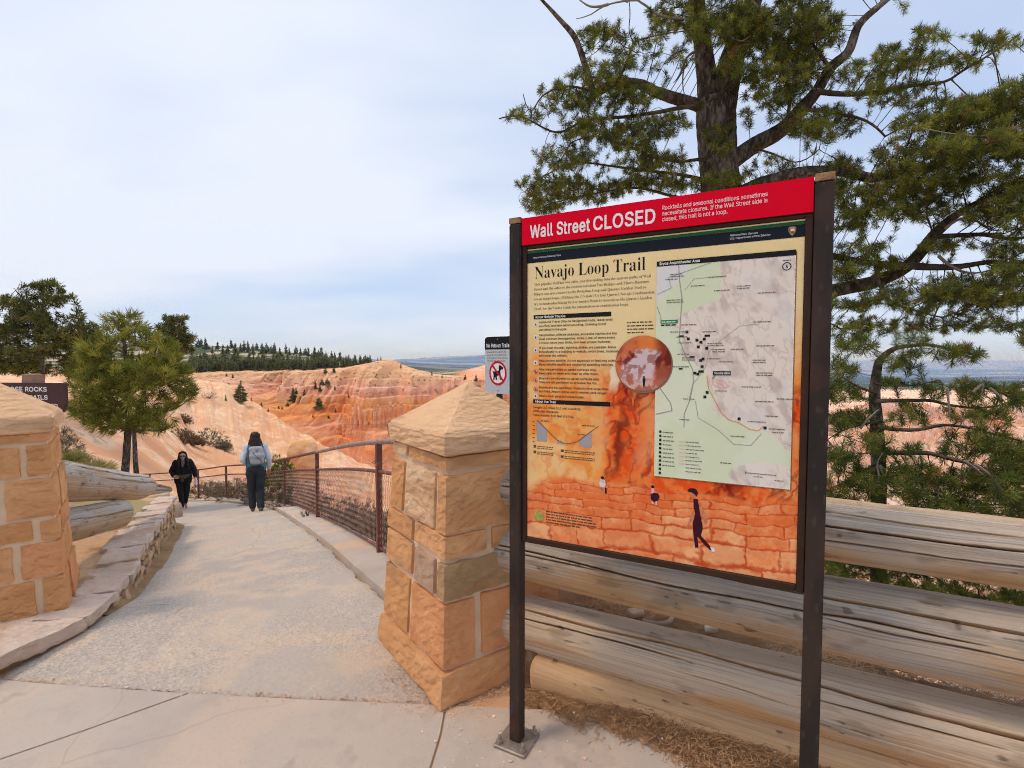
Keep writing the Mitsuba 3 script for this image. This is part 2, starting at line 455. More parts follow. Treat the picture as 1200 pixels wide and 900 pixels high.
v, f = asphalt_sheet()
tri = v[f]; area = np.linalg.norm(np.cross(tri[:, 1] - tri[:, 0], tri[:, 2] - tri[:, 0]), axis=1)
nz = np.cross(tri[:, 1] - tri[:, 0], tri[:, 2] - tri[:, 0])[:, 2]
f = f[area > 1e-9]; f = np.where((nz[area > 1e-9] < 0)[:, None], f[:, ::-1], f)
add('asphalt_path', (v, f), 'asphalt_mat', smooth=True)
thing(None, kind='structure', key='asphalt_path')


def concrete_color(p, n, uv):
    a = fbm(p.x * 1.3 + 7, p.y * 1.3, 0.0, 4); b = noise(p.x * 160, p.y * 160, p.z * 90); s = fbm(p.x * 11, p.y * 11, 2.0, 3)
    c = mix((0.51, 0.425, 0.35), (0.435, 0.365, 0.31), smoothstep(0.35, 0.65, a))
    c = mix(c, (0.60, 0.45, 0.33), smoothstep(0.5, 0.75, fbm(p.x * 2.6, p.y * 2.6 + 5, 1.0, 3)) * 0.5)
    c = mix(c, (0.42, 0.34, 0.30), smoothstep(0.56, 0.75, s) * 0.28)
    st = smoothstep(0.66, 0.74, fbm(p.x * 5.3 + 2, p.y * 5.3, 3.0, 4))
    c = mix(c, (0.33, 0.26, 0.21), st * 0.38)
    wx, wy = p.x + 0.2 * (fbm(p.x * 4, p.y * 4, 5.0, 3) - 0.5), p.y + 0.2 * (fbm(p.x * 4 + 9, p.y * 4, 6.0, 3) - 0.5)
    k1, k2, kr = voronoi(wx * 0.62 + 3.0, wy * 0.62)
    c = mix(c, (0.27, 0.215, 0.18), smoothstep(0.006, 0.001, k2 - k1) * smoothstep(0.60, 0.72, fbm(p.x * 0.9 + 4, p.y * 0.9, 8.0, 2)) * 0.25)
    return mix(c, (0.40, 0.32, 0.28), smoothstep(0.70, 0.9, b) * 0.30)


mat('concrete_mat', concrete_color, rough=0.9, spec=0.15, bump=lambda p, n, uv: fbm(p.x * 70, p.y * 70, p.z * 70, 3), bscale=0.004)

# three slabs of the pavement, cut where the photo shows their joints
NSEAM = 90
_jx = np.linspace(-3.4, 0.3, NSEAM); _jy = joint_y(_jx)
edge_line = [(x, y) for x, y in zip(_jx, _jy)]
fence_far = [(0.35, 2.22), (0.75, 2.02), (2.6, 1.05), (9, -2.3)]
pav = Polygon([(-9, -12), (9, -12)] + fence_far[::-1] + edge_line[::-1] + [(-9, 2.3)])
ja, jb = onz(190, 823), onz(0, 890); jd = unit(jb - ja)
cut1 = LineString([(ja - jd * 0.15)[:2], (ja + jd * 0.3 + [0.02, 0.01, 0])[:2], (ja + jd * 0.8 - [0.015, 0, 0])[:2], (ja + jd * 12)[:2]]).buffer(0.003)
ka, kb = onz(520, 836), onz(506, 905); kd = unit(kb - ka)
cut2 = LineString([(ka - kd * 0.2)[:2], (ka + kd * 0.12 + [0.006, 0, 0])[:2], (ka + kd * 0.3 - [0.008, 0, 0])[:2], (ka + kd * 12)[:2]]).buffer(0.0035)
thing(None, kind='structure', key='concrete_pavement')
for g in sorted(pav.difference(cut1).difference(cut2).geoms, key=lambda g: g.centroid.x):
    if g.area < 0.05: continue
    add('slab', extrude(g.buffer(-0.002), 0.09, -0.09), 'concrete_mat', 'concrete_pavement', smooth=False)
mat('sand_mat', grainy((0.66, 0.42, 0.25), (0.50, 0.30, 0.17), 6, 120, 0.6, 0.5), rough=0.95, spec=0.05)
sand = flat(Polygon([(x, y - 0.5) for x, y in edge_line] + [(0.6, 2.35), (-0.2, 2.6), (-3.6, 2.9)]), -0.014)
add('joint_sand', sand, 'sand_mat'); thing(None, kind='structure', key='joint_sand')

# kerb under the railing
ki = np.arange(36, len(RL), 3)
prof = np.array([(-0.29, -0.08), (-0.285, 0.045), (-0.265, 0.06), (0.085, 0.062), (0.10, 0.045), (0.105, -0.25)])
KV = RL[ki][:, None, :] + np.concatenate([RN[ki][:, None, :] * prof[None, :, :1], np.zeros((len(ki), len(prof), 1))], -1)
KV[..., 2] = gpath(RL[ki, 0], RL[ki, 1])[:, None] + prof[None, :, 1] + fbm2(KV[..., 0], KV[..., 1], 3, 3, 3) * 0.02
mat('kerb_mat', grainy((0.46, 0.385, 0.325), (0.37, 0.30, 0.245), 4, 130, 0.7, 0.35, (0.55, 0.36, 0.22)), rough=0.92, spec=0.1)
add('concrete_kerb', (KV.reshape(-1, 3), grid_faces(len(ki), len(prof))), 'kerb_mat', smooth=35)
thing(None, kind='structure', key='concrete_kerb')

# ------------------------------------------------------------------ the canyon: one sheet from the near rim to the horizon, lofted through the ridges
# per column of view: (distance, level in the photo) of near shoulder, gully, slope, near ridge, hidden valley, far cliff foot, terrace, far rim, plateau, hill, valley, plain, plain, mountain foot, crest, beyond
KN = {
 -500: [(18, 520), (24, 500), (30, 470), (40, 450), (60, 440), (120, 436), (200, 433), (420, 430), (600, 428), (1300, 412), (1800, 424), (4500, 424), (9000, 423), (22000, 423), (29000, 420), (45000, 423)],
 0:    [(18, 560), (26, 520), (34, 470), (45, 452), (70, 444), (150, 440), (250, 438), (430, 432), (600, 425), (1200, 407), (1800, 424), (4500, 424), (9000, 423), (22000, 423), (29000, 421), (45000, 423)],
 150:  [(18, 590), (30, 560), (42, 505), (60, 464), (90, 455), (170, 450), (280, 445), (430, 437), (560, 428), (1000, 405), (1700, 425), (4500, 425), (9000, 424), (22000, 423), (29000, 421), (45000, 423)],
 200:  [(17, 600), (30, 580), (55, 510), (95, 458), (130, 452), (200, 448), (300, 444), (425, 438), (520, 431), (900, 405), (1600, 426), (4500, 425), (9000, 424), (22000, 423), (29000, 421), (45000, 423)],
 230:  [(18, 600), (32, 590), (70, 515), (140, 446), (175, 446), (240, 448), (330, 444), (420, 437), (500, 431), (900, 404), (1600, 426), (4500, 425), (9000, 424), (22000, 423), (29000, 420), (45000, 423)],
 262:  [(18, 596), (34, 600), (72, 525), (148, 452), (188, 460), (260, 462), (345, 447), (420, 436), (480, 432), (900, 406), (1600, 427), (4500, 425), (9000, 424), (22000, 423), (29000, 420), (45000, 423)],
 300:  [(17, 600), (36, 612), (70, 545), (140, 474), (188, 505), (270, 485), (350, 455), (420, 435), (480, 432), (950, 409), (1600, 427), (4500, 425), (9000, 424), (22000, 423), (29000, 420), (45000, 423)],
 350:  [(13, 620), (36, 640), (64, 575), (126, 503), (180, 565), (270, 508), (350, 462), (412, 434), (470, 432), (950, 414), (1600, 427), (4500, 425), (9000, 424), (22000, 423), (29000, 420), (45000, 423)],
 400:  [(10, 650), (36, 660), (60, 600), (112, 531), (170, 610), (255, 545), (340, 474), (402, 431), (470, 431), (900, 421), (1500, 428), (4500, 425), (9000, 424), (22000, 423), (29000, 420), (45000, 423)],
 432:  [(8, 680), (34, 680), (58, 615), (102, 547), (160, 640), (240, 560), (330, 480), (390, 425), (450, 428), (850, 430), (1400, 431), (4500, 426), (9000, 424), (22000, 423), (29000, 421), (45000, 423)],
 455:  [(7, 700), (32, 700), (56, 625), (94, 557), (150, 650), (235, 572), (325, 484), (384, 421.5), (440, 428), (800, 434), (1400, 433), (4500, 427), (9000, 425), (22000, 423), (29000, 421.5), (45000, 423)],
 480:  [(6, 720), (30, 720), (55, 640), (90, 566), (150, 650), (235, 580), (322, 488), (378, 430), (430, 436), (700, 437), (1300, 435), (4500, 429), (9000, 427), (22000, 424), (29000, 421), (45000, 423)],
 510:  [(6, 740), (30, 740), (54, 650), (88, 575), (150, 650), (235, 585), (320, 490), (372, 438.5), (430, 444), (700, 441), (1250, 437), (4500, 431), (9000, 429), (22000, 425), (29000, 419.5), (45000, 423)],
 545:  [(5.5, 760), (28, 750), (52, 660), (85, 590), (150, 650), (235, 590), (320, 490), (368, 442), (430, 450), (700, 446), (1200, 433), (4500, 433), (9000, 430), (22000, 426), (29000, 418), (45000, 423)],
 600:  [(5, 780), (26, 760), (50, 670), (82, 595), (150, 650), (230, 590), (320, 495), (370, 450), (430, 455), (700, 446), (1150, 422), (4500, 434), (9000, 431), (22000, 427), (29000, 417), (45000, 423)],
 760:  [(5, 800), (24, 760), (46, 680), (80, 590), (140, 640), (210, 560), (290, 510), (360, 470), (430, 470), (700, 458), (1200, 447), (4500, 440), (9000, 436), (22000, 430), (29000, 421), (45000, 428)],
 950:  [(5, 800), (24, 750), (46, 670), (80, 575), (120, 590), (170, 520), (230, 505), (330, 480), (430, 474), (700, 462), (1300, 455), (4500, 449), (9000, 444), (22000, 436), (29000, 428.5), (45000, 436)],
 1030: [(5, 800), (24, 750), (46, 660), (82, 560), (118, 575), (172, 500), (235, 492), (340, 474), (430, 470), (700, 463), (1300, 456), (4500, 450), (9000, 445), (22000, 438), (29000, 430.5), (45000, 438)],
 1110: [(5, 800), (24, 740), (46, 650), (84, 570), (120, 590), (175, 512), (240, 500), (345, 478), (430, 474), (700, 464), (1300, 456), (4500, 450), (9000, 445), (22000, 440), (29000, 432.5), (45000, 440)],
 1200: [(5, 800), (24, 740), (46, 640), (86, 555), (125, 580), (180, 505), (245, 492), (350, 474), (430, 470), (700, 462), (1300, 455), (4500, 449), (9000, 444), (22000, 438), (29000, 429.5), (45000, 437)],
 1900: [(5, 780), (24, 720), (46, 600), (90, 530), (130, 530), (190, 490), (260, 480), (360, 465), (430, 462), (700, 456), (1300, 452), (4500, 446), (9000, 442), (22000, 436), (29000, 429), (45000, 436)],
}


def canyon():
    us = np.array(sorted(KN)); ks = np.arange(16)
    D = np.array([[q[0] for q in KN[u]] for u in us], float); Yp = np.array([[q[1] for q in KN[u]] for u in us], float)
    cols = np.concatenate([np.arange(-900, 180, 9.0), np.arange(180, 470, 0.9), np.arange(470, 600, 1.6), np.arange(600, 940, 8), np.arange(940, 1215, 2.2), np.arange(1215, 1900, 12)])
    ts = np.concatenate([np.linspace(0, 2, 22)[:-1], np.linspace(2, 3, 90)[:-1], np.linspace(3, 5, 40)[:-1], np.linspace(5, 7, 210)[:-1], np.linspace(7, 9, 60)[:-1], np.linspace(9, 15, 140)])
    uu = np.clip(cols, us[0], us[-1])
    lD = PchipInterpolator(us, np.log(D), axis=0)(uu); yy = PchipInterpolator(us, Yp, axis=0)(uu)
    wob = [0, 2, 3, 3, 3, 4, 4, 3, 3, 0, 0, 0, 0, 0, 0, 0]
    for k in range(3, 9):                  # ridges wander in depth
        lD[:, k] += 0.045 * np.sin(cols * 0.031 + k * 1.7) + 0.02 * np.sin(cols * 0.083 + k)
    # crest lines of the far mountains
    yy[:, 14] += 2.2 * (meshkit.fbm(np.stack([cols * 0.022, cols * 0, cols * 0], -1), 4, 2) - 0.5) * 2
    yy[:, 10] += 2.0 * (meshkit.fbm(np.stack([cols * 0.03, cols * 0, cols * 0 + 4], -1), 3, 6) - 0.5)
    yy[:, 7] += np.where((cols > 440) & (cols < 470), 0, 2.2) * (meshkit.fbm(np.stack([cols * 0.06, cols * 0, cols * 0 + 9], -1), 4, 7) - 0.5)
    d = np.exp(PchipInterpolator(ks, lD, axis=1)(ts)); y = PchipInterpolator(ks, yy, axis=1)(ts)
    Ucol = np.repeat(cols[:, None], len(ts), 1); Tt = np.repeat(ts[None], len(cols), 0)
    # erosion: rills down the slopes, columns and buttresses on the cliffs
    def f3(a, b, o, s): return meshkit.fbm(np.stack([a, b, np.zeros_like(a)], -1), o, s) - 0.5
    skew = Ucol + (Tt - 3) * 14
    rill = 1 - np.abs(f3(skew * 0.05, Tt * 0.7, 4, 11)) * 4
    near = np.exp(-((Tt - 2.6) / 0.75) ** 2)
    right = np.clip((Ucol - 900) / 80, 0, 1)
    y = y + near * (rill * 3.6 + (1 - np.abs(f3(skew * 0.16, Tt * 1.4, 3, 12)) * 4) * 1.5 + f3(Ucol * 0.09, Tt * 9, 3, 13) * 3 + f3(Ucol * 0.014, Tt * 2.2, 4, 3) * 18) * np.clip((d - 20) / 30, 0, 1)
    cl = np.clip((Tt - 4.9) / 0.5, 0, 1) * np.clip((7.0 - Tt) / 0.25, 0, 1)
    px_m = 600 / d
    X = (Ucol - 600) / 600 * d
    but = f3(X * 0.055, Tt * 0.9, 3, 21)                    # buttresses about 20 m wide
    col = f3(X * 0.24, Tt * 0.5, 3, 22)
    spur = 1 - np.abs(f3(X * 0.035 + Tt * 0.3, Tt * 0.35, 3, 25)) * 5
    flu = np.abs(f3(X * 0.16, Tt * 0.25, 2, 26)) * 4
    dd = cl * (but * 40 + col * 12 + spur * 11 + flu * 6) * (1 - 0.3 * right)
    d = d * (1 - dd / 420.0)
    z = at_levels(Ucol, y, d)
    # ledges: hard beds stand as small cliffs, soft beds as slopes
    step = 5.5; ph = (z + 0.6 * but * 4) / step; fr = ph - np.floor(ph)
    led = (np.floor(ph) + np.clip((fr - 0.45) / 0.55, 0, 1) ** 0.8) * step
    lw = cl * np.clip((6.75 - Tt) / 0.4, 0, 1) * np.clip((Ucol - 250) / 60, 0, 1)
    hard = np.clip(0.68 + f3(X * 0.02, Tt * 1.5, 3, 31) * 2.2, 0, 0.95)
    z = z * (1 - lw * hard) + led * lw * hard
    z = z + cl * f3(X * 0.3, z * 0.3, 3, 41) * 2.2
    # hoodoo crests on the right
    hw = right * np.exp(-((Tt - 5.6) / 0.9) ** 2)
    pin = 1 - np.abs(f3(X * 0.12, d * 0.10, 4, 51)) * 5
    z = z + hw * (np.clip(pin, 0, 1) ** 2 * 9 + f3(X * 0.05, d * 0.05, 3, 52) * 10)
    mt = np.clip((Tt - 12.6) / 0.8, 0, 1) * np.clip((15 - Tt) / 0.8, 0, 1)
    z = z + mt * f3(X / 2600.0, d / 2600.0, 5, 61) * 380
    hl = np.clip((Tt - 8.2) / 0.5, 0, 1) * np.clip((10.8 - Tt) / 0.6, 0, 1)
    z = z + hl * f3(X / 60.0, d / 60.0, 4, 62) * 4.0
    P = np.stack([X, d, z], -1)
    return P.reshape(-1, 3), grid_faces(len(cols), len(ts)), P, cols, ts


def at_levels(u, y, d):
    b = (450 - y) / FPX; c, s = math.cos(PITCH), math.sin(PITCH)
    return CAM[2] + d * (-s + b * c) / (c + b * s)


cv, cf, CP, CU, CT = canyon()
tri = cv[cf[0]]
if np.cross(tri[1] - tri[0], tri[2] - tri[0])[2] < 0: cf = cf[:, ::-1]


def canyon_color(p, n, uv):
    a = fbm(p.x * 0.05, p.y * 0.05, p.z * 0.06, 4); b = fbm(p.x * 0.35, p.y * 0.35, p.z * 0.5, 3); e = noise(p.x * 2.2, p.y * 2.2, p.z * 2.2)
    # the pale hillside by the path
    pale = mix((0.67, 0.41, 0.24), (0.61, 0.315, 0.165), smoothstep(0.40, 0.62, a))
    pale = mix(pale, (0.70, 0.37, 0.23), smoothstep(0.52, 0.70, fbm(p.x * 0.16 + p.y * 0.03, p.y * 0.02, p.z * 0.25, 4)) * 0.65)
    pale = mix(pale, (0.78, 0.57, 0.39), smoothstep(0.48, 0.68, b) * 0.6)
    pale = mix(pale, (0.40, 0.29, 0.19), smoothstep(0.58, 0.68, b) * smoothstep(0.5, 0.66, e) * 0.65)
    # beds of the far cliffs, from the rim down
    z = p.z + (a - 0.5) * 7 + (b - 0.5) * 1.5
    c = mix((0.60, 0.29, 0.14), (0.66, 0.33, 0.19), smoothstep(-70, -52, z))
    c = mix(c, (0.64, 0.265, 0.105), smoothstep(-50, -44, z))
    c = mix(c, (0.70, 0.36, 0.21), smoothstep(-43, -40, z) * 0.8)
    c = mix(c, (0.68, 0.275, 0.085), smoothstep(-37, -33, z))
    c = mix(c, (0.68, 0.35, 0.14), smoothstep(-30, -27, z) * 0.7)
    c = mix(c, (0.72, 0.39, 0.26), smoothstep(-25, -21, z))
    c = mix(c, (0.73, 0.47, 0.35), smoothstep(-19, -17.5, z) * smoothstep(-12, -16, z) * 0.7)
    c = mix(c, (0.71, 0.47, 0.29), smoothstep(-14.5, -12, z))
    c = mix(c, (0.70, 0.43, 0.24), smoothstep(-9, -5, z) * 0.8)
    line = noise(p.x * 0.01, p.y * 0.01, z * 1.5); ver = fbm(p.x * 0.45, p.y * 0.12, p.z * 0.05, 3)
    c = mix(c, (0.47, 0.19, 0.085), smoothstep(0.50, 0.68, ver) * 0.45 * smoothstep(-14, -20, z)); c = mix(c, (0.80, 0.55, 0.42), smoothstep(0.46, 0.34, ver) * 0.24)
    c = mix(c, (0.50, 0.22, 0.11), smoothstep(0.58, 0.74, line) * 0.50)
    c = mix(c, (0.76, 0.50, 0.36), smoothstep(0.66, 0.85, b) * 0.25)
    c = mix(c, (0.10, 0.11, 0.05), smoothstep(0.66, 0.72, fbm(p.x * 0.5 + 5, p.y * 0.5, p.z * 0.5, 2)) * 0.75 * smoothstep(-28, -14, z))
    c = mi.Color3f(c.x * 0.95, c.y * 0.84, c.z * 0.76)
    far = smoothstep(190, 230, p.y + (a - 0.5) * 40)
    rt = smoothstep(20, 60, p.x)
    cr = mix(mix((0.66, 0.36, 0.22), (0.72, 0.47, 0.33), smoothstep(0.4, 0.6, a)), (0.70, 0.52, 0.43), smoothstep(0.5, 0.7, b) * 0.8)
    cr = mix(cr, (0.16, 0.15, 0.09), smoothstep(0.64, 0.70, fbm(p.x * 0.3, p.y * 0.3, p.z * 0.3, 3)) * 0.7)
    c = mix(mix(pale, c, far), cr, rt)
    # plateau, hill and plains
    fo = mix((0.075, 0.085, 0.04), (0.42, 0.33, 0.22), smoothstep(0.50, 0.66, fbm(p.x * 0.03, p.y * 0.03, 0.0, 4)))
    c = mix(c, fo, smoothstep(455, 500, p.y) * (1 - smoothstep(-125, -75, p.x) * smoothstep(1260, 1180, p.y)))
    pl = mix((0.055, 0.075, 0.05), (0.17, 0.15, 0.115), smoothstep(0.54, 0.64, fbm(p.x * 0.0012, p.y * 0.0004, 0.0, 4)))
    c = mix(c, pl, smoothstep(1500, 2200, p.y))
    mo = mix((0.10, 0.12, 0.11), (0.26, 0.23, 0.20), smoothstep(0.42, 0.62, fbm(p.x * 0.0005, p.y * 0.0005, p.z * 0.003, 4)))
    return mix(c, mo, smoothstep(14000, 19000, p.y))


mat('canyon_mat', canyon_color, rough=0.95, spec=0.05)
add('canyon_terrain', (cv, cf), 'canyon_mat', smooth=True)
thing(None, kind='structure', key='canyon_terrain')


def canyon_point(px, py, tmin=2.0, tmax=9.0):
    """the terrain's vertex seen at a pixel: the nearest one on that line of sight"""
    i = int(np.argmin(np.abs(CU - px))); col = CP[i]
    c, s = math.cos(PITCH), math.sin(PITCH); h = col[:, 2] - CAM[2]
    fw = col[:, 1] * c - h * s; up = col[:, 1] * s + h * c
    yy = 450 - FPX * up / fw
    ok = (CT >= tmin) & (CT <= tmax); run = np.minimum.accumulate(np.where(ok, yy, 1e9))
    j = np.nonzero(ok & (run <= py))[0]
    return col[j[0]] if len(j) else col[np.nonzero(ok)[0][-1]]
# ------------------------------------------------------------------ the air over the canyon
scene['haze_air'] = {'type': 'homogeneous', 'albedo': {'type': 'rgb', 'value': [0.86, 0.93, 1.0]}, 'sigma_t': {'type': 'rgb', 'value': [0.000013, 0.000021, 0.000042]}}
scene['haze'] = {'type': 'cube', 'to_world': T().translate([0, 20000, -250]).scale([90000, 30000, 750]), 'bsdf': {'type': 'null'}, 'interior': {'type': 'ref', 'id': 'haze_air'}}
labels['haze'] = {'kind': 'stuff', 'label': 'thin blue haze over the far plains and mountains', 'category': 'haze'}
scene['camera']['medium'] = {'type': 'ref', 'id': 'haze_air'}
# ------------------------------------------------------------------ masonry
STONE = []
for i, (c, d) in enumerate([((0.72, 0.385, 0.18), (0.60, 0.295, 0.125)), ((0.69, 0.35, 0.15), (0.56, 0.265, 0.105)), ((0.74, 0.51, 0.32), (0.62, 0.37, 0.20)), ((0.71, 0.335, 0.155), (0.58, 0.25, 0.105)),
                            ((0.52, 0.34, 0.22), (0.42, 0.265, 0.175)), ((0.47, 0.30, 0.155), (0.35, 0.215, 0.11))]):
    STONE.append(mat(f'sandstone_{i}', grainy(c, d, 6, 120, 1.0, 0.55, (0.44, 0.235, 0.115)), rough=0.92, spec=0.12,
                     bump=lambda p, n, uv: fbm(p.x * 26, p.y * 26, p.z * 36, 5), bscale=0.035, eps=1.5e-3))
mat('mortar_mat', grainy((0.73, 0.555, 0.375), (0.65, 0.46, 0.285), 8, 170, 0.7, 0.4), rough=0.95, spec=0.05, bump=lambda p, n, uv: fbm(p.x * 60, p.y * 60, p.z * 60, 3), bscale=0.006)
mat('cap_mat', grainy((0.73, 0.47, 0.275), (0.64, 0.385, 0.205), 6, 130, 0.7, 0.5, (0.48, 0.29, 0.16)), rough=0.9, spec=0.12,
    bump=lambda p, n, uv: fbm(p.x * 24, p.y * 24, p.z * 60, 5), bscale=0.022, eps=1.5e-3)


def pillar(center, e1, e2, name, label, courses, base=0.0, seed=0):
    """battered stone gate pillar; courses: (z0, z1, [(a0, a1, b0, b1, stone)])"""
    e1, e2 = np.array([*e1, 0.0]), np.array([*e2, 0.0]); c = np.array([*center, 0.0])
    hw = lambda z: np.interp(z, [0, 0.16, 1.12, 1.4], [0.358, 0.342, 0.288, 0.285])
    t = thing(name, label, 'stone pillar')

    def warp(p):
        k = hw(p[:, 2]) / 0.32
        return c + (p[:, :1] * k[:, None]) * e1 + (p[:, 1:2] * k[:, None]) * e2 + np.column_stack([np.zeros((len(p), 2)), p[:, 2] + base])
    scene[f'{t}__mortar'] = mikit.ply(rbox((-0.311, -0.311, -0.1), (0.311, 0.311, 1.125), 0.035, 0.02, 0.004, 12, seed, warp, 40), 'mortar_mat', 40)
    rnd = random.Random(seed)
    for ci, (z0, z1, stones) in enumerate(courses):
        for (a0, a1, b0, b1, s) in stones:
            lo = np.array([a0 * 0.32, b0 * 0.32, z0]); hi = np.array([a1 * 0.32, b1 * 0.32, z1])
            out = 0.004 + 0.008 * rnd.random(); gap = 0.0045
            for k, (u0, u1) in enumerate(((a0, a1), (b0, b1))):
                lo[k] += -out if u0 <= -1 else gap
                hi[k] -= -out if u1 >= 1 else gap
            sag = (rnd.random() - 0.5) * 0.015
            lo[2] += gap; hi[2] -= gap
            add('stone', rbox(lo, hi, 0.024, 0.007, 0.0080 if s != 5 else 0.016, 12, seed * 50 + ci * 9 + int(10 * a0) + 20, lambda p, sag=sag: warp(p + np.column_stack([np.zeros((len(p), 2)), sag * p[:, 0] / 0.3])), 24), STONE[s], t, smooth=45)
    # cap: a shallow pyramid on a thick rough slab
    q = 0.318
    pts = [(x * q, y * q, z) for x in (-1, 1) for y in (-1, 1) for z in (1.125, 1.205)] + [(x * (q - 0.012), y * (q - 0.012), z) for x in (-1, 1) for y in (-1, 1) for z in (1.118, 1.222)] + [(0, 0, 1.435), (0.02, 0.015, 1.43)]
    h = trimesh.convex.convex_hull(np.array(pts)); v, f = trimesh.remesh.subdivide_to_size(h.vertices, h.faces, 0.022)
    m = trimesh.Trimesh(v, f); m.merge_vertices(); n = m.vertex_normals
    side = np.clip(1 - np.abs(n[:, 2]) * 1.3, 0, 1)
    d = (meshkit.fbm(m.vertices * [14, 14, 22] + seed, 4, seed) - 0.5) * (0.005 + 0.032 * side) + (meshkit.fbm(m.vertices * 5 + seed, 2, seed + 3) - 0.5) * 0.007
    p = m.vertices + n * d[:, None]
    p = c + p[:, :1] * e1 + p[:, 1:2] * e2 + np.column_stack([np.zeros((len(p), 2)), p[:, 2] + base])
    scene[f'{t}__cap_stone'] = mikit.ply((p, m.faces), 'cap_mat', 38)
    return t


R1 = (0.807, 0.591); R2 = (-0.591, 0.807)
pillar((-0.232, 2.705), R1, R2, 'stone_pillar', 'whole square stone pillar with pyramid cap between the path railing and the log fence', [
    (0.0, 0.155, [(-1.03, 1.03, -1.03, 1.03, 0)]),
    (0.165, 0.455, [(-1, -0.5, -1, 0.02, 3), (-0.42, 1, -1, -0.5, 3), (-1, -0.4, 0.1, 1, 1), (-0.3, 1, 0.2, 1, 3)]),
    (0.462, 0.632, [(-1, 0.28, -1, -0.80, 5), (-1, -0.4, -0.72, -0.05, 4), (-1, -0.35, 0.03, 1, 0), (0.36, 1, -1, -0.2, 3), (-0.2, 1, 0.0, 1, 1)]),
    (0.642, 0.752, [(-1, -0.28, -1, -0.02, 0), (-1, -0.2, 0.06, 1, 1), (-0.2, 0.45, -1, -0.4, 0), (0.53, 1, -1, 0.1, 2), (-0.1, 1, 0.2, 1, 0)]),
    (0.762, 1.035, [(-1, 0.62, -1, -0.74, 0), (-1, -0.5, -0.66, 0.42, 2), (-1, -0.3, 0.50, 1, 1), (0.7, 1, -1, -0.1, 1), (-0.2, 1, 0.2, 1, 0)]),
    (1.045, 1.115, [(-1, 0.8, -1, 0.33, 0), (-1, 0.2, 0.41, 1, 2), (0.3, 1, 0.41, 1, 1)])], seed=3)
pillar((-3.20, 3.12), (0.8, 0.6), (-0.6, 0.8), 'stone_pillar', 'square stone pillar at the left edge in front of the brown trail sign', [
    (0.0, 0.245, [(0.70, 1, -1, -0.2, 1), (-0.1, 0.63, -1, -0.4, 1), (-1, -0.17, -1, 0, 0), (0.4, 1, -0.1, 1, 3), (-1, 0.3, 0.2, 1, 0)]),
    (0.255, 0.465, [(0.46, 1, -1, -0.3, 3), (-0.2, 0.38, -1, -0.4, 0), (-1, -0.27, -1, 0.1, 1), (0.35, 1, -0.2, 1, 1), (-1, 0.2, 0.2, 1, 0)]),
    (0.475, 0.60, [(0.74, 1, -1, -0.5, 0), (0.1, 0.67, -1, -0.5, 1), (-1, 0.03, -1, 0.1, 0), (0.3, 1, -0.4, 1, 3), (-1, 0.2, 0.2, 1, 0)]),
    (0.61, 0.85, [(0.30, 1, -1, -0.2, 0), (-0.5, 0.22, -1, -0.4, 3), (-1, -0.57, -1, 0.1, 1), (0.3, 1, -0.1, 1, 0), (-1, 0.2, 0.2, 1, 0)]),
    (0.86, 1.045, [(0.64, 1, -1, -0.3, 1), (-0.1, 0.57, -1, -0.4, 0), (-1, -0.17, -1, 0.1, 0), (0.3, 1, -0.2, 1, 0), (-1, 0.2, 0.2, 1, 0)]),
    (1.055, 1.115, [(-0.3, 1, -1, 0.5, 0), (-1, -0.37, -1, 1, 1), (-0.3, 1, 0.6, 1, 1)])], seed=8)

# ------------------------------------------------------------------ low wall on the left of the path
mat('flag_mat', grainy((0.62, 0.49, 0.40), (0.50, 0.37, 0.28), 5, 120, 1.0, 0.5, (0.46, 0.29, 0.175)), rough=0.92, spec=0.1, bump=lambda p, n, uv: fbm(p.x * 24, p.y * 24, p.z * 50, 5), bscale=0.03)
WALLM = [mat(f'wall_stone_{i}', grainy(c, d, 8, 130, 0.8, 0.4, (0.27, 0.18, 0.10)), rough=0.93, spec=0.1, bump=lambda p, n, uv: fbm(p.x * 40, p.y * 40, p.z * 60, 3), bscale=0.010)
         for i, (c, d) in enumerate([((0.46, 0.30, 0.17), (0.36, 0.225, 0.12)), ((0.53, 0.36, 0.215), (0.41, 0.265, 0.15)), ((0.40, 0.27, 0.16), (0.30, 0.19, 0.105))])]
wall = thing('low_stone_wall', 'low dry stone wall with pale flat capstones along the left edge of the path', 'wall')
_ls = np.concatenate([[0], np.cumsum(np.linalg.norm(np.diff(LL, axis=0), axis=1))])


def wall_warp(p):
    """(along, away from the path, up from the foot) -> world"""
    s = p[:, 0]; q = np.stack([np.interp(s, _ls, LL[:, k]) for k in (0, 1)], 1); n = np.stack([np.interp(s, _ls, LN[:, k]) for k in (0, 1)], 1)
    xy = q + n * p[:, 1:2]; zz = gpath(q[:, 0], q[:, 1])
    return np.column_stack([xy, zz + p[:, 2]])


def wall_h(s): return np.interp(s, _ls, LH)


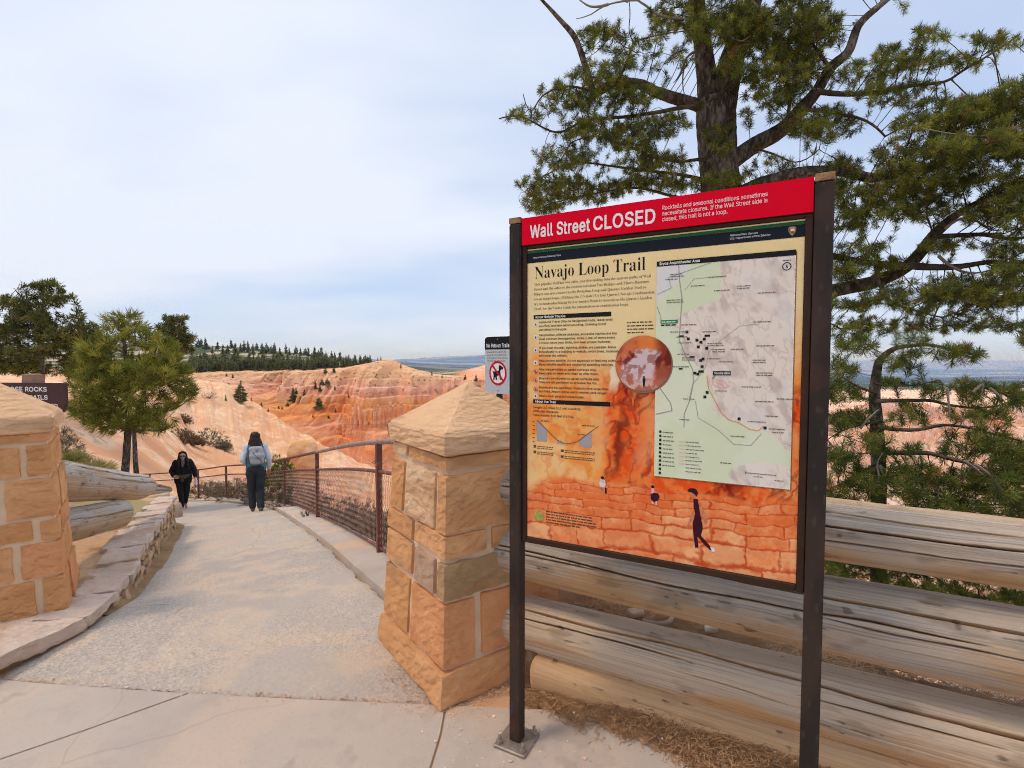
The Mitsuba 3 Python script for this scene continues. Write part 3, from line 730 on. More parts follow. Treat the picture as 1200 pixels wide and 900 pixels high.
s_of = [float(_ls[np.argmin(((LL - w[:2]) ** 2).sum(1))]) for w in WALL_FOOT]
S0, S1 = s_of[0] - 0.2, s_of[-1] - 0.2
rw = random.Random(5)
s = max(S0, 0.02)
cap_lo = lambda s: wall_h(s) - 0.075
n_cap = 0
while s < S1:
    L = rw.uniform(0.34, 0.62) if s > s_of[3] else rw.uniform(0.5, 0.75); e = min(s + L, S1)
    wid = 0.23 + 0.09 * rw.random() if s > s_of[3] - 0.1 else 0.40 + 0.12 * rw.random()
    cut = rw.uniform(-0.03, 0.03); tilt = rw.uniform(-0.012, 0.012)
    def wp(p, s=s, cut=cut, tilt=tilt):
        q = p.copy(); q[:, 0] += cut * (p[:, 1] / 0.3); q[:, 2] += wall_h(p[:, 0]) + tilt + (meshkit.fbm(p * [3, 4, 0] + s, 3, 2) - 0.5) * 0.03
        return wall_warp(q)
    add('capstone', rbox((s + 0.006, -0.012 - 0.03 * rw.random(), -0.060 - 0.02 * rw.random()), (e - 0.006, wid, 0.0), 0.028, 0.008, 0.022, 9, 100 + n_cap, wp, 26), 'flag_mat', wall, smooth=45)
    s = e; n_cap += 1
# face stones under the caps
for cidx in range(5):
    s = max(S0, 0.02) + rw.uniform(0, 0.15); 
    while s < S1 - 0.05:
        L = rw.uniform(0.14, 0.36); e = min(s + L, S1); m_ = (s + e) / 2
        H = float(wall_h(m_)) - 0.08; nc = max(1, int(round(H / 0.085))) if H > 0.02 else 0
        if cidx < nc:
            h = H / nc; z0 = cidx * h - (0.03 if cidx == 0 else 0)
            j = rw.uniform(-0.008, 0.008)
            add('face_stone', rbox((s + 0.008, rw.uniform(-0.022, 0.012), z0 + 0.004), (e - 0.008, 0.2, cidx * h + h - 0.004), 0.05, 0.02, 0.018, 8, rw.randrange(9999),
                                   lambda p, j=j: wall_warp(p + [0, 0, j]), 8), WALLM[rw.randrange(3)], wall, smooth=45)
        s = e
core = rbox((max(S0, 0.02), 0.03, -0.15), (S1 - 0.02, 0.28, -0.06), 0.2, 0.01, 0, warp=lambda p: wall_warp(p + np.column_stack([np.zeros((len(p), 2)), np.where(p[:, 2] > -0.1, wall_h(p[:, 0]), 0)])), lim=60)
scene[wall + '__earth_core'] = mikit.ply(core, 'earth_mat', 40)

# ------------------------------------------------------------------ logs
def wood(grey, tan, dark, k=0.0):
    """weathered wood: silvered where it faces the sky, tan below with shade painted in, fine grain along the log"""
    def fn(p, n, uv):
        u, w = uv.x, uv.y
        w = w + 0.030 * (fbm(u * 1.6, w * 5, 11.0, 3) - 0.5) + 0.004 * (fbm(u * 9, w * 30, 12.0, 2) - 0.5)
        g = fbm(u * 1.3, w * 240, 0.0, 3); g2 = fbm(u * 0.7 + 5, w * 75, 1.0, 3); bl = fbm(u * 1.9, w * 7, 2.0, 4); b3 = fbm(u * 7, w * 22, 7.0, 3)
        c = mix(tan, grey, smoothstep(0.30, 0.62, bl * 0.75 + 0.145 + 0.28 * n.z + k))  # sun-bleached top, plus painted underside shade that makes the log look rounder
        c = mix(c, dark, smoothstep(0.48, 0.72, g) * 0.42)
        c = mix(c, mix(tan, (0.66, 0.53, 0.39), 0.6), smoothstep(0.50, 0.72, g2) * 0.35)
        c = mix(c, dark, smoothstep(0.60, 0.78, b3) * 0.40)
        return mix(c, (0.10, 0.07, 0.05), smoothstep(0.80, 0.90, noise(u * 26, w * 70, 9.0)) * smoothstep(0.55, 0.7, b3) * 0.7)
    return fn


wbump = lambda p, n, uv: fbm(uv.x * 2, uv.y * 210, 0.0, 3)
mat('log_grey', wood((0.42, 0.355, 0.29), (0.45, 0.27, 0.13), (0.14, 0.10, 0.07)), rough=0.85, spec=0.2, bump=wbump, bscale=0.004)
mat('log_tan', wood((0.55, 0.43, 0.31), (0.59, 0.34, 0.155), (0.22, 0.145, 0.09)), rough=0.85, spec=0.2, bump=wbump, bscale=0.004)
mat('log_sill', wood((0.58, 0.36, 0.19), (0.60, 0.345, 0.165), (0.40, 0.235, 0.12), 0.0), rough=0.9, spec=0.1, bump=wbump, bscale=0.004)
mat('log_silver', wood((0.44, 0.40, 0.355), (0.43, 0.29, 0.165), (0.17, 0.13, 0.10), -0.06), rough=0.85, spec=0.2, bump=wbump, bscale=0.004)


def log(p0, p1, r0, r1, seed, cracks=(), n=170, m=380, bend=0.01, ends=(0.03, 0.03), lumps=0.012, taper=None, knots=()):
    """a weathered log with drying cracks cut along it; cracks: (angle in degrees from the top towards the viewer, from, to, depth, half width)"""
    p0, p1 = np.asarray(p0, float), np.asarray(p1, float); L = np.linalg.norm(p1 - p0); x = (p1 - p0) / L
    y = unit(np.cross([0, 0, 1.0], x)); z = np.cross(x, y)
    t = np.linspace(0, 1, n); a = np.linspace(0, 2 * np.pi, m, endpoint=False)
    Tg, A = np.meshgrid(t, a, indexing='ij')
    r = r0 + (r1 - r0) * Tg
    if taper is not None: r = r * taper(Tg)
    r = r + (meshkit.fbm(np.stack([Tg * L * 1.3 + seed, np.cos(A) * 1.1, np.sin(A) * 1.1 + seed], -1), 4, seed) - 0.5) * 2 * lumps
    r = r + (meshkit.fbm(np.stack([Tg * L * 1.2, np.cos(A) * 3, np.sin(A) * 3 + seed], -1), 2, seed + 1) - 0.5) * 0.006
    for (deg, c0, c1, dep, hw) in cracks:
        ac = math.radians(deg) + 0.20 * (meshkit.fbm(np.stack([Tg * L * 1.1 + deg, Tg * 0, Tg * 0], -1), 3, seed + 7) - 0.5) * 2 + 0.012 * (meshkit.noise(np.stack([Tg * L * 9 + deg, Tg * 0, Tg * 0], -1), 3) - 0.5)
        da = np.abs((A - ac + np.pi) % (2 * np.pi) - np.pi) * r
        fade = np.clip((Tg - c0) / 0.06, 0, 1) * np.clip((c1 - Tg) / 0.06, 0, 1)
        r = r - dep * fade * np.clip(1 - da / (hw * (0.6 + 0.4 * fade)), 0, 1) ** 0.6
    for (kt, deg, rad) in knots:
        dk = np.sqrt(((Tg - kt) * L) ** 2 + ((((A - math.radians(deg) + np.pi) % (2 * np.pi)) - np.pi) * r) ** 2)
        r = r + rad * 0.28 * np.exp(-(dk / rad) ** 2) - rad * 0.40 * np.exp(-(dk / (rad * 0.35)) ** 2)
    off = bend * np.sin(Tg * np.pi * 1.3 + seed)
    # angle 0 = top, 90 = towards the viewer (-y side)
    P = p0 + x * (Tg * L)[..., None] + z * (r * np.cos(A) + off)[..., None] - y * (r * np.sin(A))[..., None]
    uv = np.stack([Tg * L + seed * 1.7, A / (2 * np.pi) * (2 * np.pi * (r0 + r1) / 2)], -1).reshape(-1, 2)
    v = P.reshape(-1, 3); f = grid_faces(n, m, True)
    # rounded ends
    vs, uvs, fs = [v], [uv], [f]; c = len(v)
    for i, (row, sgn, dep) in enumerate(((0, -1, ends[0]), (n - 1, 1, ends[1]))):
        prev = np.arange(m) + row * m; cen = P[row].mean(0)
        for k, (sc, o) in enumerate(((0.93, 0.55), (0.75, 0.85), (0.4, 1.0), (0.01, 1.02))):
            ring = cen + (P[row] - cen) * sc + x * (sgn * dep * o) + (0 if sc < .1 else 1) * x * ((meshkit.noise(P[row] * 60, seed) - 0.5) * dep * 0.25)[:, None]
            cur = np.arange(m) + c; vs.append(ring); uvs.append(np.column_stack([np.full(m, seed * 1.7 + row), uv[row * m:(row + 1) * m, 1] + sc]))
            j = np.arange(m); kx = (j + 1) % m
            q = np.stack([prev[j], prev[kx], cur[kx], cur[j]], 1) if sgn > 0 else np.stack([prev[kx], prev[j], cur[j], cur[kx]], 1)
            fs.append(np.vstack([q[:, [0, 1, 2]], q[:, [0, 2, 3]]])); prev = cur; c += m
    V, F = np.vstack(vs), np.vstack(fs)
    return V, F, np.vstack(uvs)


def put_log(name, args, bsdf, parent, **kw):
    v, f, uv = log(*args, **kw)
    mesh = trimesh.Trimesh(v, f, process=False)
    if mesh.volume < 0: f = f[:, ::-1]
    return add(name, (v, f), bsdf, parent, smooth=True, uv=uv)


FD = np.array([0.8853, -0.4650, 0]); FA = np.array([-0.02, 2.53, 0])      # the fence's axis: from the pillar towards the right


def fx(s, z, back=0.0): return FA + FD * s + np.array([0.465, 0.885, 0]) * back + [0, 0, z]


fence = thing('log_fence', 'weathered rail fence of thick horizontal logs behind the big information board', 'fence')
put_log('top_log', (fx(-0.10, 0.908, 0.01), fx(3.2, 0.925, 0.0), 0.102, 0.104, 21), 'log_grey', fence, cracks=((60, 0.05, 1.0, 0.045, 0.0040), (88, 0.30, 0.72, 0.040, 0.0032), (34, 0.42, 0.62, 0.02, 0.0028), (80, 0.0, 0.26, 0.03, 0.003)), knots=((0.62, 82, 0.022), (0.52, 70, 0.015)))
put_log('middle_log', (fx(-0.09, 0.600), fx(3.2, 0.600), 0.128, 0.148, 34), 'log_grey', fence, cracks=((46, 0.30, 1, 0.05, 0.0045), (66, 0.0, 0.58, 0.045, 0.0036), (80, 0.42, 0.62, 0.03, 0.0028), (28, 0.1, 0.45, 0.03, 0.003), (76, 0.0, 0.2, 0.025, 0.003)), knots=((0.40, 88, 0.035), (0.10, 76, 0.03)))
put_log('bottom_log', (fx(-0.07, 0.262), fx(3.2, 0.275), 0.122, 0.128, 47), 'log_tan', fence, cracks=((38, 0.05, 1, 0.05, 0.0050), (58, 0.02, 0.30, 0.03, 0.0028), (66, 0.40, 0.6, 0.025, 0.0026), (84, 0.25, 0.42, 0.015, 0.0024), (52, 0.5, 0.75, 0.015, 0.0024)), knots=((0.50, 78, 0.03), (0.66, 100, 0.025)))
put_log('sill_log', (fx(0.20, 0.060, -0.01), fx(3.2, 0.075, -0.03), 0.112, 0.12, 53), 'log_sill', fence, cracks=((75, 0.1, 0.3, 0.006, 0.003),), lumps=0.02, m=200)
# split slab lying along the top log's upper edge
ns, ms = 110, 26
sx_ = np.linspace(0.90, 3.2, ns); aa_ = np.linspace(0, 2 * np.pi, ms, endpoint=False); SX, AA = np.meshgrid(sx_, aa_, indexing='ij')
tk = np.clip((SX - 0.90) / 0.35, 0.12, 1); wob_ = meshkit.fbm(np.stack([SX * 2.2, np.cos(AA) * 1.2, np.sin(AA) * 1.2], -1), 4, 3) - 0.5
LY = np.sign(np.cos(AA)) * np.abs(np.cos(AA)) ** 0.6 * 0.060 * tk + wob_ * 0.020; LZ = np.sign(np.sin(AA)) * np.abs(np.sin(AA)) ** 0.7 * (0.015 + 0.006 * tk) + wob_ * 0.016 + 0.35 * LY * 0.5
SP = FA + SX[..., None] * FD + LY[..., None] * np.array([0.465, 0.885, 0]) + np.stack([0.028 + 0 * SX] * 3, -1) * np.array([0.465, 0.885, 0]); SP[..., 2] += 0.996 - 0.002 * SX + LZ
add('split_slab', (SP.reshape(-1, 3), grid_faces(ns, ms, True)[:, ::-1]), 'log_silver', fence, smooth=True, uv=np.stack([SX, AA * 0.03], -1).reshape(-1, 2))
# bark stump post between the pillar and the sill
put_log('bark_stub', (fx(0.165, -0.03, -0.07), fx(0.165, 0.17, -0.04) , 0.045, 0.038, 61), mat('bark_dark', grainy((0.20, 0.12, 0.075), (0.10, 0.06, 0.04), 14, 90, 0.8, 0.5), rough=0.95, spec=0.05), fence, n=20, m=40, lumps=0.02)

# logs of the left fence, from the left pillar to the wall
lf = thing('log_fence', 'two thick fallen fence logs slanting from the left pillar down to the low wall', 'fence')
a, b = at(40, 563, 3.5), at(199, 577, 6.6); a[2] = 0.72
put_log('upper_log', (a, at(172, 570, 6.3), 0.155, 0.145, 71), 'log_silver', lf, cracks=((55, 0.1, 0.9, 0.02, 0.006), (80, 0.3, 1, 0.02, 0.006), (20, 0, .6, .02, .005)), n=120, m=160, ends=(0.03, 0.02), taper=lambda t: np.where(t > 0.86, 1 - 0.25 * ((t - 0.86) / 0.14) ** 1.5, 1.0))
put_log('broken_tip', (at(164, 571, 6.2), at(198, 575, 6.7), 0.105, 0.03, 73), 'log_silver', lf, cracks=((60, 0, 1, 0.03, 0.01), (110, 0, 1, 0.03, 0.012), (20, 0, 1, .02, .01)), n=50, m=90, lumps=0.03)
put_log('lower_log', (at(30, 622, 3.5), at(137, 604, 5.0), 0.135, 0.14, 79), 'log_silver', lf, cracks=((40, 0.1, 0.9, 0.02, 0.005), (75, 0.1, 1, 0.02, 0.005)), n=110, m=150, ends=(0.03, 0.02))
# ------------------------------------------------------------------ the information board
BO = np.array([0.063, 1.991, 1.979]); BU = unit(np.array([0.816, -0.428, 0])); BN = np.array([BU[1], -BU[0], 0]); BW, BH = 0.9214, 1.120
BM = frame_m(BO, BU, [0, 0, 1], BN)
W3 = lambda m: moved(m, BM)
board = thing('information_board', 'tall trailhead information board on two dark steel posts with red strip and map poster', 'information board')


def steel_color(p, n, uv):
    a = fbm(p.x * 9, p.y * 9, p.z * 3, 4); b = noise(p.x * 90, p.y * 90, p.z * 30)
    c = mix((0.022, 0.016, 0.013), (0.045, 0.027, 0.019), smoothstep(0.4, 0.65, a))
    c = mix(c, (0.10, 0.036, 0.018), smoothstep(0.60, 0.78, fbm(p.x * 5 + 4, p.y * 5, p.z * 4, 4)) * 0.6)
    return mix(c, (0.09, 0.075, 0.06), smoothstep(0.72, 0.9, b) * 0.3)


mat('steel_mat', steel_color, rough=0.6, spec=0.25, metallic=0.0, bump=lambda p, n, uv: fbm(p.x * 60, p.y * 60, p.z * 25, 3), bscale=0.0012)
mat('rust_mat', grainy((0.38, 0.22, 0.115), (0.16, 0.075, 0.04), 25, 200, 0.9, 0.6), rough=0.8, spec=0.2)
mat('frame_mat', grainy((0.050, 0.022, 0.013), (0.024, 0.013, 0.009), 14, 120, 0.7, 0.3), rough=0.6, spec=0.2)
mat('zinc_mat', grainy((0.42, 0.36, 0.31), (0.26, 0.21, 0.17), 20, 150, 0.8, 0.5), rough=0.45, spec=0.5, metallic=0.5)
PT = 2.098
for i, (a0, a1) in enumerate(((-0.0735, -0.0245), (BW + 0.0265, BW + 0.0765))):
    z1 = PT - BO[2]; z0 = -BO[2] + 0.012
    pk = add('post', W3(cat([bevel_box((a0, z0, -0.028), (a1, z1 - 0.024, 0.022), 0.005)])), 'steel_mat', board, smooth=20)
    # bare worn top of the tube, open at its end
    ring = []
    for lo, hi in (((a0, z1 - 0.022, 0.016), (a1, z1, 0.0215)), ((a0, z1 - 0.022, -0.0275), (a1, z1, -0.022)), ((a0, z1 - 0.022, -0.0215), (a0 + 0.006, z1, 0.0155)), ((a1 - 0.006, z1 - 0.022, -0.0215), (a1, z1, 0.0155)), ((a0 + 0.007, z1 - 0.02, -0.0205), (a1 - 0.007, z1 - 0.014, 0.0145))):
        ring.append(bevel_box(lo, hi, 0.001))
    scene[pk + '__worn_top'] = mikit.ply(W3(cat(ring)), 'rust_mat')
    mid = (a0 + a1) / 2
    zb = z0 - 0.010
    bk = add('base_plate', W3(bevel_box((mid - 0.07, zb, -0.075), (mid + 0.07, zb + 0.012, 0.072), 0.003)), 'zinc_mat', board)
    for sx in (-0.052, 0.052):
        for sz in (-0.056, 0.053):
            hexa = trimesh.creation.cylinder(0.013, 0.013, sections=6); hexa.apply_transform(trimesh.transformations.rotation_matrix(np.pi / 2, [1, 0, 0])); hexa.apply_translation([mid + sx, zb + 0.0195, sz])
            stud = trimesh.creation.cylinder(0.006, 0.03, sections=10); stud.apply_transform(trimesh.transformations.rotation_matrix(np.pi / 2, [1, 0, 0])); stud.apply_translation([mid + sx, zb + 0.03, sz])
            add('bolt', W3(cat([hexa, stud])), 'zinc_mat', bk)
# angle-iron frame round the panel
fr = [((-0.0235, -BH - 0.026, -0.024), (-0.004, 0.010, 0.008)), ((BW + 0.004, -BH - 0.026, -0.024), (BW + 0.0255, 0.010, 0.008)), ((-0.0035, -BH - 0.026, -0.024), (BW + 0.0035, -BH - 0.003, 0.0075)), ((-0.0035, -0.003, -0.024), (BW + 0.0035, 0.010, 0.0075))]
for lo, hi in fr: add('frame_bar', W3(bevel_box(lo, hi, 0.0025)), 'frame_mat', board, smooth=False)


def poster_color(p, n, uv):
    a, b = uv.x, uv.y
    w1 = fbm(a * 9, b * 9, 0.0, 4); w2 = fbm(a * 26 + 3, b * 26, 1.0, 5); w3 = fbm(a * 5 + b * 3, b * 4 - a * 6, 4.0, 4); fine = fbm(a * 95, b * 95, 2.0, 3)
    rid = 1 - dr.abs(fbm(a * 13 + w2 * 0.8, b * 9 + a * 4, 6.0, 4) - 0.5) * 7          # creases in the printed rock
    cream = mix((0.83, 0.645, 0.315), (0.85, 0.68, 0.36), w1)
    org = mix((0.86, 0.29, 0.055), (0.87, 0.43, 0.13), smoothstep(0.36, 0.64, w2))
    org = mix(org, (0.87, 0.58, 0.26), smoothstep(0.45, 0.66, w1) * 0.75)
    org = mix(org, (0.78, 0.18, 0.03), smoothstep(0.55, 1.0, rid) * 0.5)
    red = mix((0.78, 0.085, 0.010), (0.85, 0.205, 0.045), smoothstep(0.34, 0.64, w2 * 0.7 + fine * 0.3))
    red = mix(red, (0.87, 0.36, 0.12), smoothstep(0.56, 0.72, w1) * 0.6)
    red = mix(red, (0.30, 0.022, 0.008), smoothstep(0.55, 1.0, rid) * 0.75 + smoothstep(0.56, 0.76, w3) * 0.45)
    c = mix(cream, org, smoothstep(0.28, 0.46, b + (w1 - 0.5) * 0.30 - 0.10 * smoothstep(0.12, 0.4, a)) * smoothstep(0.55, 0.40, a + (w3 - 0.5) * 0.2 - (b - 0.3) * 0.35))
    c = mix(c, org, smoothstep(0.20, 0.55, b) * smoothstep(0.86, 0.90, a))
    slot = smoothstep(0.275 - (b - 0.5) * 0.03, 0.315, a + (w1 - 0.5) * 0.09 + (w2 - 0.5) * 0.05) * smoothstep(0.43, 0.53, b + (w3 - 0.5) * 0.16 + (w2 - 0.5) * 0.08)
    c = mix(c, red, slot)
    crack = dr.abs(a - (0.350 + 0.035 * dr.sin(b * 11.0) + (w3 - 0.5) * 0.12 + (w2 - 0.5) * 0.05 - (b - 0.7) * 0.10))
    c = mix(c, (0.16, 0.012, 0.006), smoothstep(0.026, 0.004, crack) * smoothstep(0.54, 0.66, b) * smoothstep(0.88, 0.80, b) * 0.8)
    c = mix(c, (0.80, 0.40, 0.17), smoothstep(0.05, 0.0, dr.abs(crack - 0.085)) * smoothstep(0.52, 0.6, b) * smoothstep(0.84, 0.76, b) * 0.45)
    sky = smoothstep(0.010, 0.0, dr.abs(a - 0.372 + (b - 0.4) * 0.30 + (w2 - 0.5) * 0.03) - 0.014) * smoothstep(0.56, 0.50, b) * smoothstep(0.40, 0.46, b)
    c = mix(c, (0.87, 0.72, 0.49), sky * 0.9)
    # rough stone steps: irregular slabs in courses that grow towards the reader
    r = b + 0.045 * (a - 0.45) + (w1 - 0.5) * 0.045 + (w2 - 0.5) * 0.012
    q = (r - 0.86) * (46.0 - 72.0 * (r - 0.86))
    row = dr.floor(q); fy = q - row
    fx_ = a * (10.5 - row * 0.45) * (0.75 + 0.5 * cell_rand(row, 7.0)) + cell_rand(row, 1.0) * 5.0 + 0.9 * noise(a * 9, row * 3.7) + (w2 - 0.5) * 0.25
    colm = dr.floor(fx_); ff = fx_ - colm; rnd = cell_rand(colm, row, 5.0)
    edge = dr.minimum(dr.minimum(fy * 1.4, (1 - fy)) * 1.0, dr.minimum(ff, 1 - ff) * 3.0) + (fine - 0.5) * 0.14
    slab = mix((0.82, 0.19, 0.045), (0.88, 0.44, 0.20), dr.clip(rnd * 0.75 + (1 - fy) * 0.45 - 0.15 + (fine - 0.5) * 0.8 + (b - 0.98) * 2.6, 0, 1))
    slab = mix(slab, (0.76, 0.15, 0.035), smoothstep(0.5, 0.7, w1) * 0.5)
    slab = mix((0.56, 0.075, 0.016), slab, smoothstep(0.02, 0.05 + 0.16 * rnd, edge) * 0.75 + 0.25 * smoothstep(0.42, 0.6, w2))
    st = smoothstep(0.865, 0.89, b + (w1 - 0.5) * 0.04 + (w2 - 0.5) * 0.03) * smoothstep(-0.02, 0.06, a + (b - 0.93) * 1.4 + (w3 - 0.5) * 0.15)
    c = mix(c, slab, st)
    rt = smoothstep(0.70, 0.86, a + (w1 - 0.5) * 0.2) * smoothstep(0.80, 0.84, b) * smoothstep(1.05, 0.98, b + (w1 - 0.5) * 0.08)
    return mix(c, mix((0.66, 0.085, 0.015), (0.83, 0.30, 0.08), smoothstep(0.35, 0.6, w2)), rt * smoothstep(0.48, 0.56, w3) * 0.8)


def print_mat(key, fn=None, color=None): return mat(key, fn, color, rough=0.55, spec=0.12)


print_mat('poster_mat', poster_color)
def sheet(a0, b0, a1, b1, z, bs, name, parent=board, uv=True):
    v = np.array([(a0, -b0, z), (a1, -b0, z), (a1, -b1, z), (a0, -b1, z)]); f = np.array([[0, 2, 1], [0, 3, 2]])
    u = np.array([(a0, b0), (a1, b0), (a1, b1), (a0, b1)])
    return add(name, W3((v, f)), bs, parent, uv=u if uv else None)


scene[board + '__panel_back'] = mikit.ply(W3(box((-0.0035, -BH - 0.002, -0.012), (BW + 0.0035, -0.004, -0.0015))), 'frame_mat')
poster = sheet(-0.0035, 0.004, BW + 0.0035, BH + 0.002, 0.0, 'poster_mat', 'poster')
for k_, c_ in dict(ink_black=(0.012, 0.012, 0.013), ink_grey=(0.16, 0.13, 0.09), ink_brown=(0.11, 0.07, 0.04), ink_white=(0.80, 0.80, 0.80), ink_navy=(0.010, 0.013, 0.022), ink_green=(0.014, 0.11, 0.03), ink_red=(0.60, 0.008, 0.02),
                   ink_slate=(0.36, 0.345, 0.37), ink_pale=(0.78, 0.72, 0.62), ink_line=(0.33, 0.32, 0.29), ink_orange=(0.72, 0.28, 0.09), ink_pink=(0.80, 0.42, 0.40), ink_mapgreen=(0.02, 0.26, 0.11), ink_skin=(0.62, 0.20, 0.10), ink_shirt=(0.74, 0.62, 0.60),
                   ink_olive=(0.36, 0.36, 0.09), ink_wine=(0.05, 0.006, 0.014)).items():
    def tone(p, n, uv, c_=c_): return mi.Color3f(c_) * (0.55 + 0.9 * fbm(p.x * 120, p.y * 120, p.z * 90, 3))
    print_mat(k_, tone if k_ in ('ink_wine', 'ink_skin', 'ink_shirt', 'ink_olive') else None, c_)


def put(name, ms, z, bs, parent=None):
    v, f = cat(ms) if isinstance(ms, list) else ms
    v = np.array(v, float); v[:, 2] = z
    return add(name, W3((v, f)), bs, parent or poster)


def rect(a0, b0, a1, b1): return np.array([(a0, -b0, 0), (a1, -b0, 0), (a1, -b1, 0), (a0, -b1, 0)]), np.array([[0, 2, 1], [0, 3, 2]])


def line(pts, w): return flat(LineString([(a, -b) for a, b in pts]).buffer(w / 2, cap_style='flat', join_style='round', quad_segs=2))


def poly(pts): return flat(Polygon([(a, -b) for a, b in pts]))


def disc(a, b, r, n=40, r0=0): 
    p = Point(a, -b).buffer(r, n // 4); 
    return flat(p.difference(Point(a, -b).buffer(r0, n // 4)) if r0 else p)


rp = random.Random(11)
def greek(a, b, w, cap, rows, lead, last=1.0):
    """lines of print too small to read: word-length dashes"""
    out = []
    for r in range(rows):
        end = a + w * (1 if r < rows - 1 else last) * rp.uniform(0.93, 1.0); x = a
        while x < end - cap:
            L = min(cap * rp.uniform(0.8, 3.6), end - x); out.append(rect(x, b + r * lead - cap * 0.75, x + L, b + r * lead)); x += L + cap * 0.55
    return out


# black and green head bands
put('head_band', rect(-0.0035, 0.0185, BW + 0.0035, 0.0565), 0.0010, 'ink_navy'); put('green_stripe', rect(-0.0035, 0.0085, BW + 0.0035, 0.0180), 0.0010, 'ink_green')
put('band_lettering', [text('Bryce Canyon National Park', 0.0062, 0.0225, -0.0405, tol=1.2), text('National Park Service', 0.0058, 0.716, -0.0335, tol=1.2), text('U.S. Department of the Interior', 0.0058, 0.716, -0.0435, tol=1.2)], 0.0020, 'ink_white')
# arrowhead emblem
ar = [(0, 0), (0.005, -0.001), (0.0105, 0.002), (0.0118, 0.008), (0.0105, 0.016), (0.007, 0.024), (0.001, 0.031), (-0.005, 0.024), (-0.0095, 0.016), (-0.0108, 0.008), (-0.0098, 0.002), (-0.005, -0.001)]
ek = put('arrowhead_emblem', poly([(0.8905 + x * 1.05, 0.0225 + y) for x, y in ar]), 0.0020, 'ink_brown')
put('emblem_field', poly([(0.8905 + x * 0.86, 0.0245 + y * 0.86) for x, y in ar]), 0.0030, mat('emblem_tan', color=(0.42, 0.24, 0.13), rough=0.4), poster)
put('emblem_peak', poly([(0.8830, 0.0365), (0.8880, 0.0300), (0.8905, 0.0325), (0.8935, 0.0290), (0.8985, 0.0365)]), 0.0040, 'ink_pale', poster)
put('emblem_tree', [poly([(0.8845, 0.0270), (0.8820, 0.0350), (0.8865, 0.0350)]), poly([(0.8840, 0.0350), (0.8840, 0.0420), (0.8850, 0.0420), (0.8850, 0.0350)]), poly([(0.8890, 0.0400), (0.8930, 0.0385), (0.8960, 0.0405), (0.8950, 0.0440), (0.8935, 0.0440), (0.8925, 0.0420), (0.8905, 0.0440), (0.8895, 0.0440)])], 0.0050, 'ink_green', poster)
# title and opening paragraph
put('title_lettering', text('Navajo Loop Trail', 0.0455, 0.0265, -0.1175, kind='serif', width=0.4235, tol=0.5), 0.0010, 'ink_black')
para = ['This popular trail has two sides, one descending into the narrow paths of Wall', "Street and the other to the erosion-resistant Two Bridges and Thor's Hammer.", "Hikers can also connect to the Peekaboo Loop and Queen's Garden Trail to", "create larger loops. If hiking the 2.9-mile (4.6 km) Queen's Navajo Combination,",
        "it's recommended hiking first to Sunrise Point to descend on the Queen's Garden", 'Trail. See the Visitor Guide for information on combination loops.']
put('paragraph_lettering', [text(s_, 0.0098, 0.0250, -0.1435 - 0.0187 * i, kind='serif', width=w_, tol=1.3) for i, (s_, w_) in enumerate(zip(para, (0.443, 0.440, 0.428, 0.4575, 0.447, 0.369)))], 0.0010, 'ink_brown')
# information column
put('heading_bar', rect(0.0238, 0.2555, 0.3290, 0.2715), 0.0010, 'ink_black'); put('heading_lettering', text('Know Before You Go', 0.0086, 0.032, -0.2680, bold=True, tol=1.0), 0.0020, 'ink_white')
put('heading_bar', rect(0.0218, 0.5795, 0.3280, 0.5955), 0.0010, 'ink_black'); put('heading_lettering', text('About the Trail', 0.0086, 0.030, -0.5915, bold=True, tol=1.0), 0.0020, 'ink_white')
bul = [(0.2870, ['Leave No Trace: Stay on designated trails, leave what', 'you find, and take what you bring. Climbing is not', 'permitted in the park.'], 'i'), (0.3365, ['Dehydration, altitude sickness, and ankle injuries are the', 'most common emergencies. Drink 1 liter of water every', '2 hours, know your limits, and wear proper footwear.'], 'd'),
       (0.3855, ['If you hear thunder, lightning strikes are possible. Move', 'immediately to a building or vehicle. Avoid trees, hoodoos,', 'and other tall objects.'], 'd'), (0.4340, ['Help protect wildlife: Do not approach or feed any animal.', 'Many wildlife deaths are caused by speeding vehicles.'], 'd'),
       (0.4675, ['Pets are permitted on paved surfaces only.', 'Keep pets on leash and clean up after them.'], 'x'), (0.5015, ['Bicycles are allowed on paved surfaces only.', 'They are not permitted on or below the rim.'], 'x'), (0.5365, ['Drones are not permitted. Violators face large fines', 'and fees. Report drone use to nearest park ranger.'], 'x'), (0.5690, ['Hikers must yield to horses/mules.'], 'd')]
lines_ = []; white_, dark_, redd_ = [], [], []
for b0, rows, kind in bul:
    for i, s_ in enumerate(rows): lines_.append(text(s_, 0.0078, 0.0460, -b0 - 0.0147 * i, tol=1.4, bold=True, track=0))
    cb = b0 + 0.004 if len(rows) > 1 else b0 - 0.003
    white_.append(disc(0.0325, cb, 0.0082, 16) if kind == 'x' else rect(0.0245, cb - 0.0085, 0.0405, cb + 0.0085))
    dark_.append(poly([(0.029, cb + 0.003), (0.0325, cb - 0.005), (0.036, cb + 0.002), (0.033, cb + 0.005)]))
    if kind == 'x': redd_ += [disc(0.0325, cb, 0.0082, 20, 0.0062), line([(0.0275, cb - 0.005), (0.0375, cb + 0.005)], 0.0018)]
put('notes_lettering', lines_, 0.0010, 'ink_brown'); put('note_icon_field', white_, 0.0010, 'ink_pale'); put('note_icon_mark', dark_, 0.0020, 'ink_black'); put('prohibition_ring', redd_, 0.0030, 'ink_red')
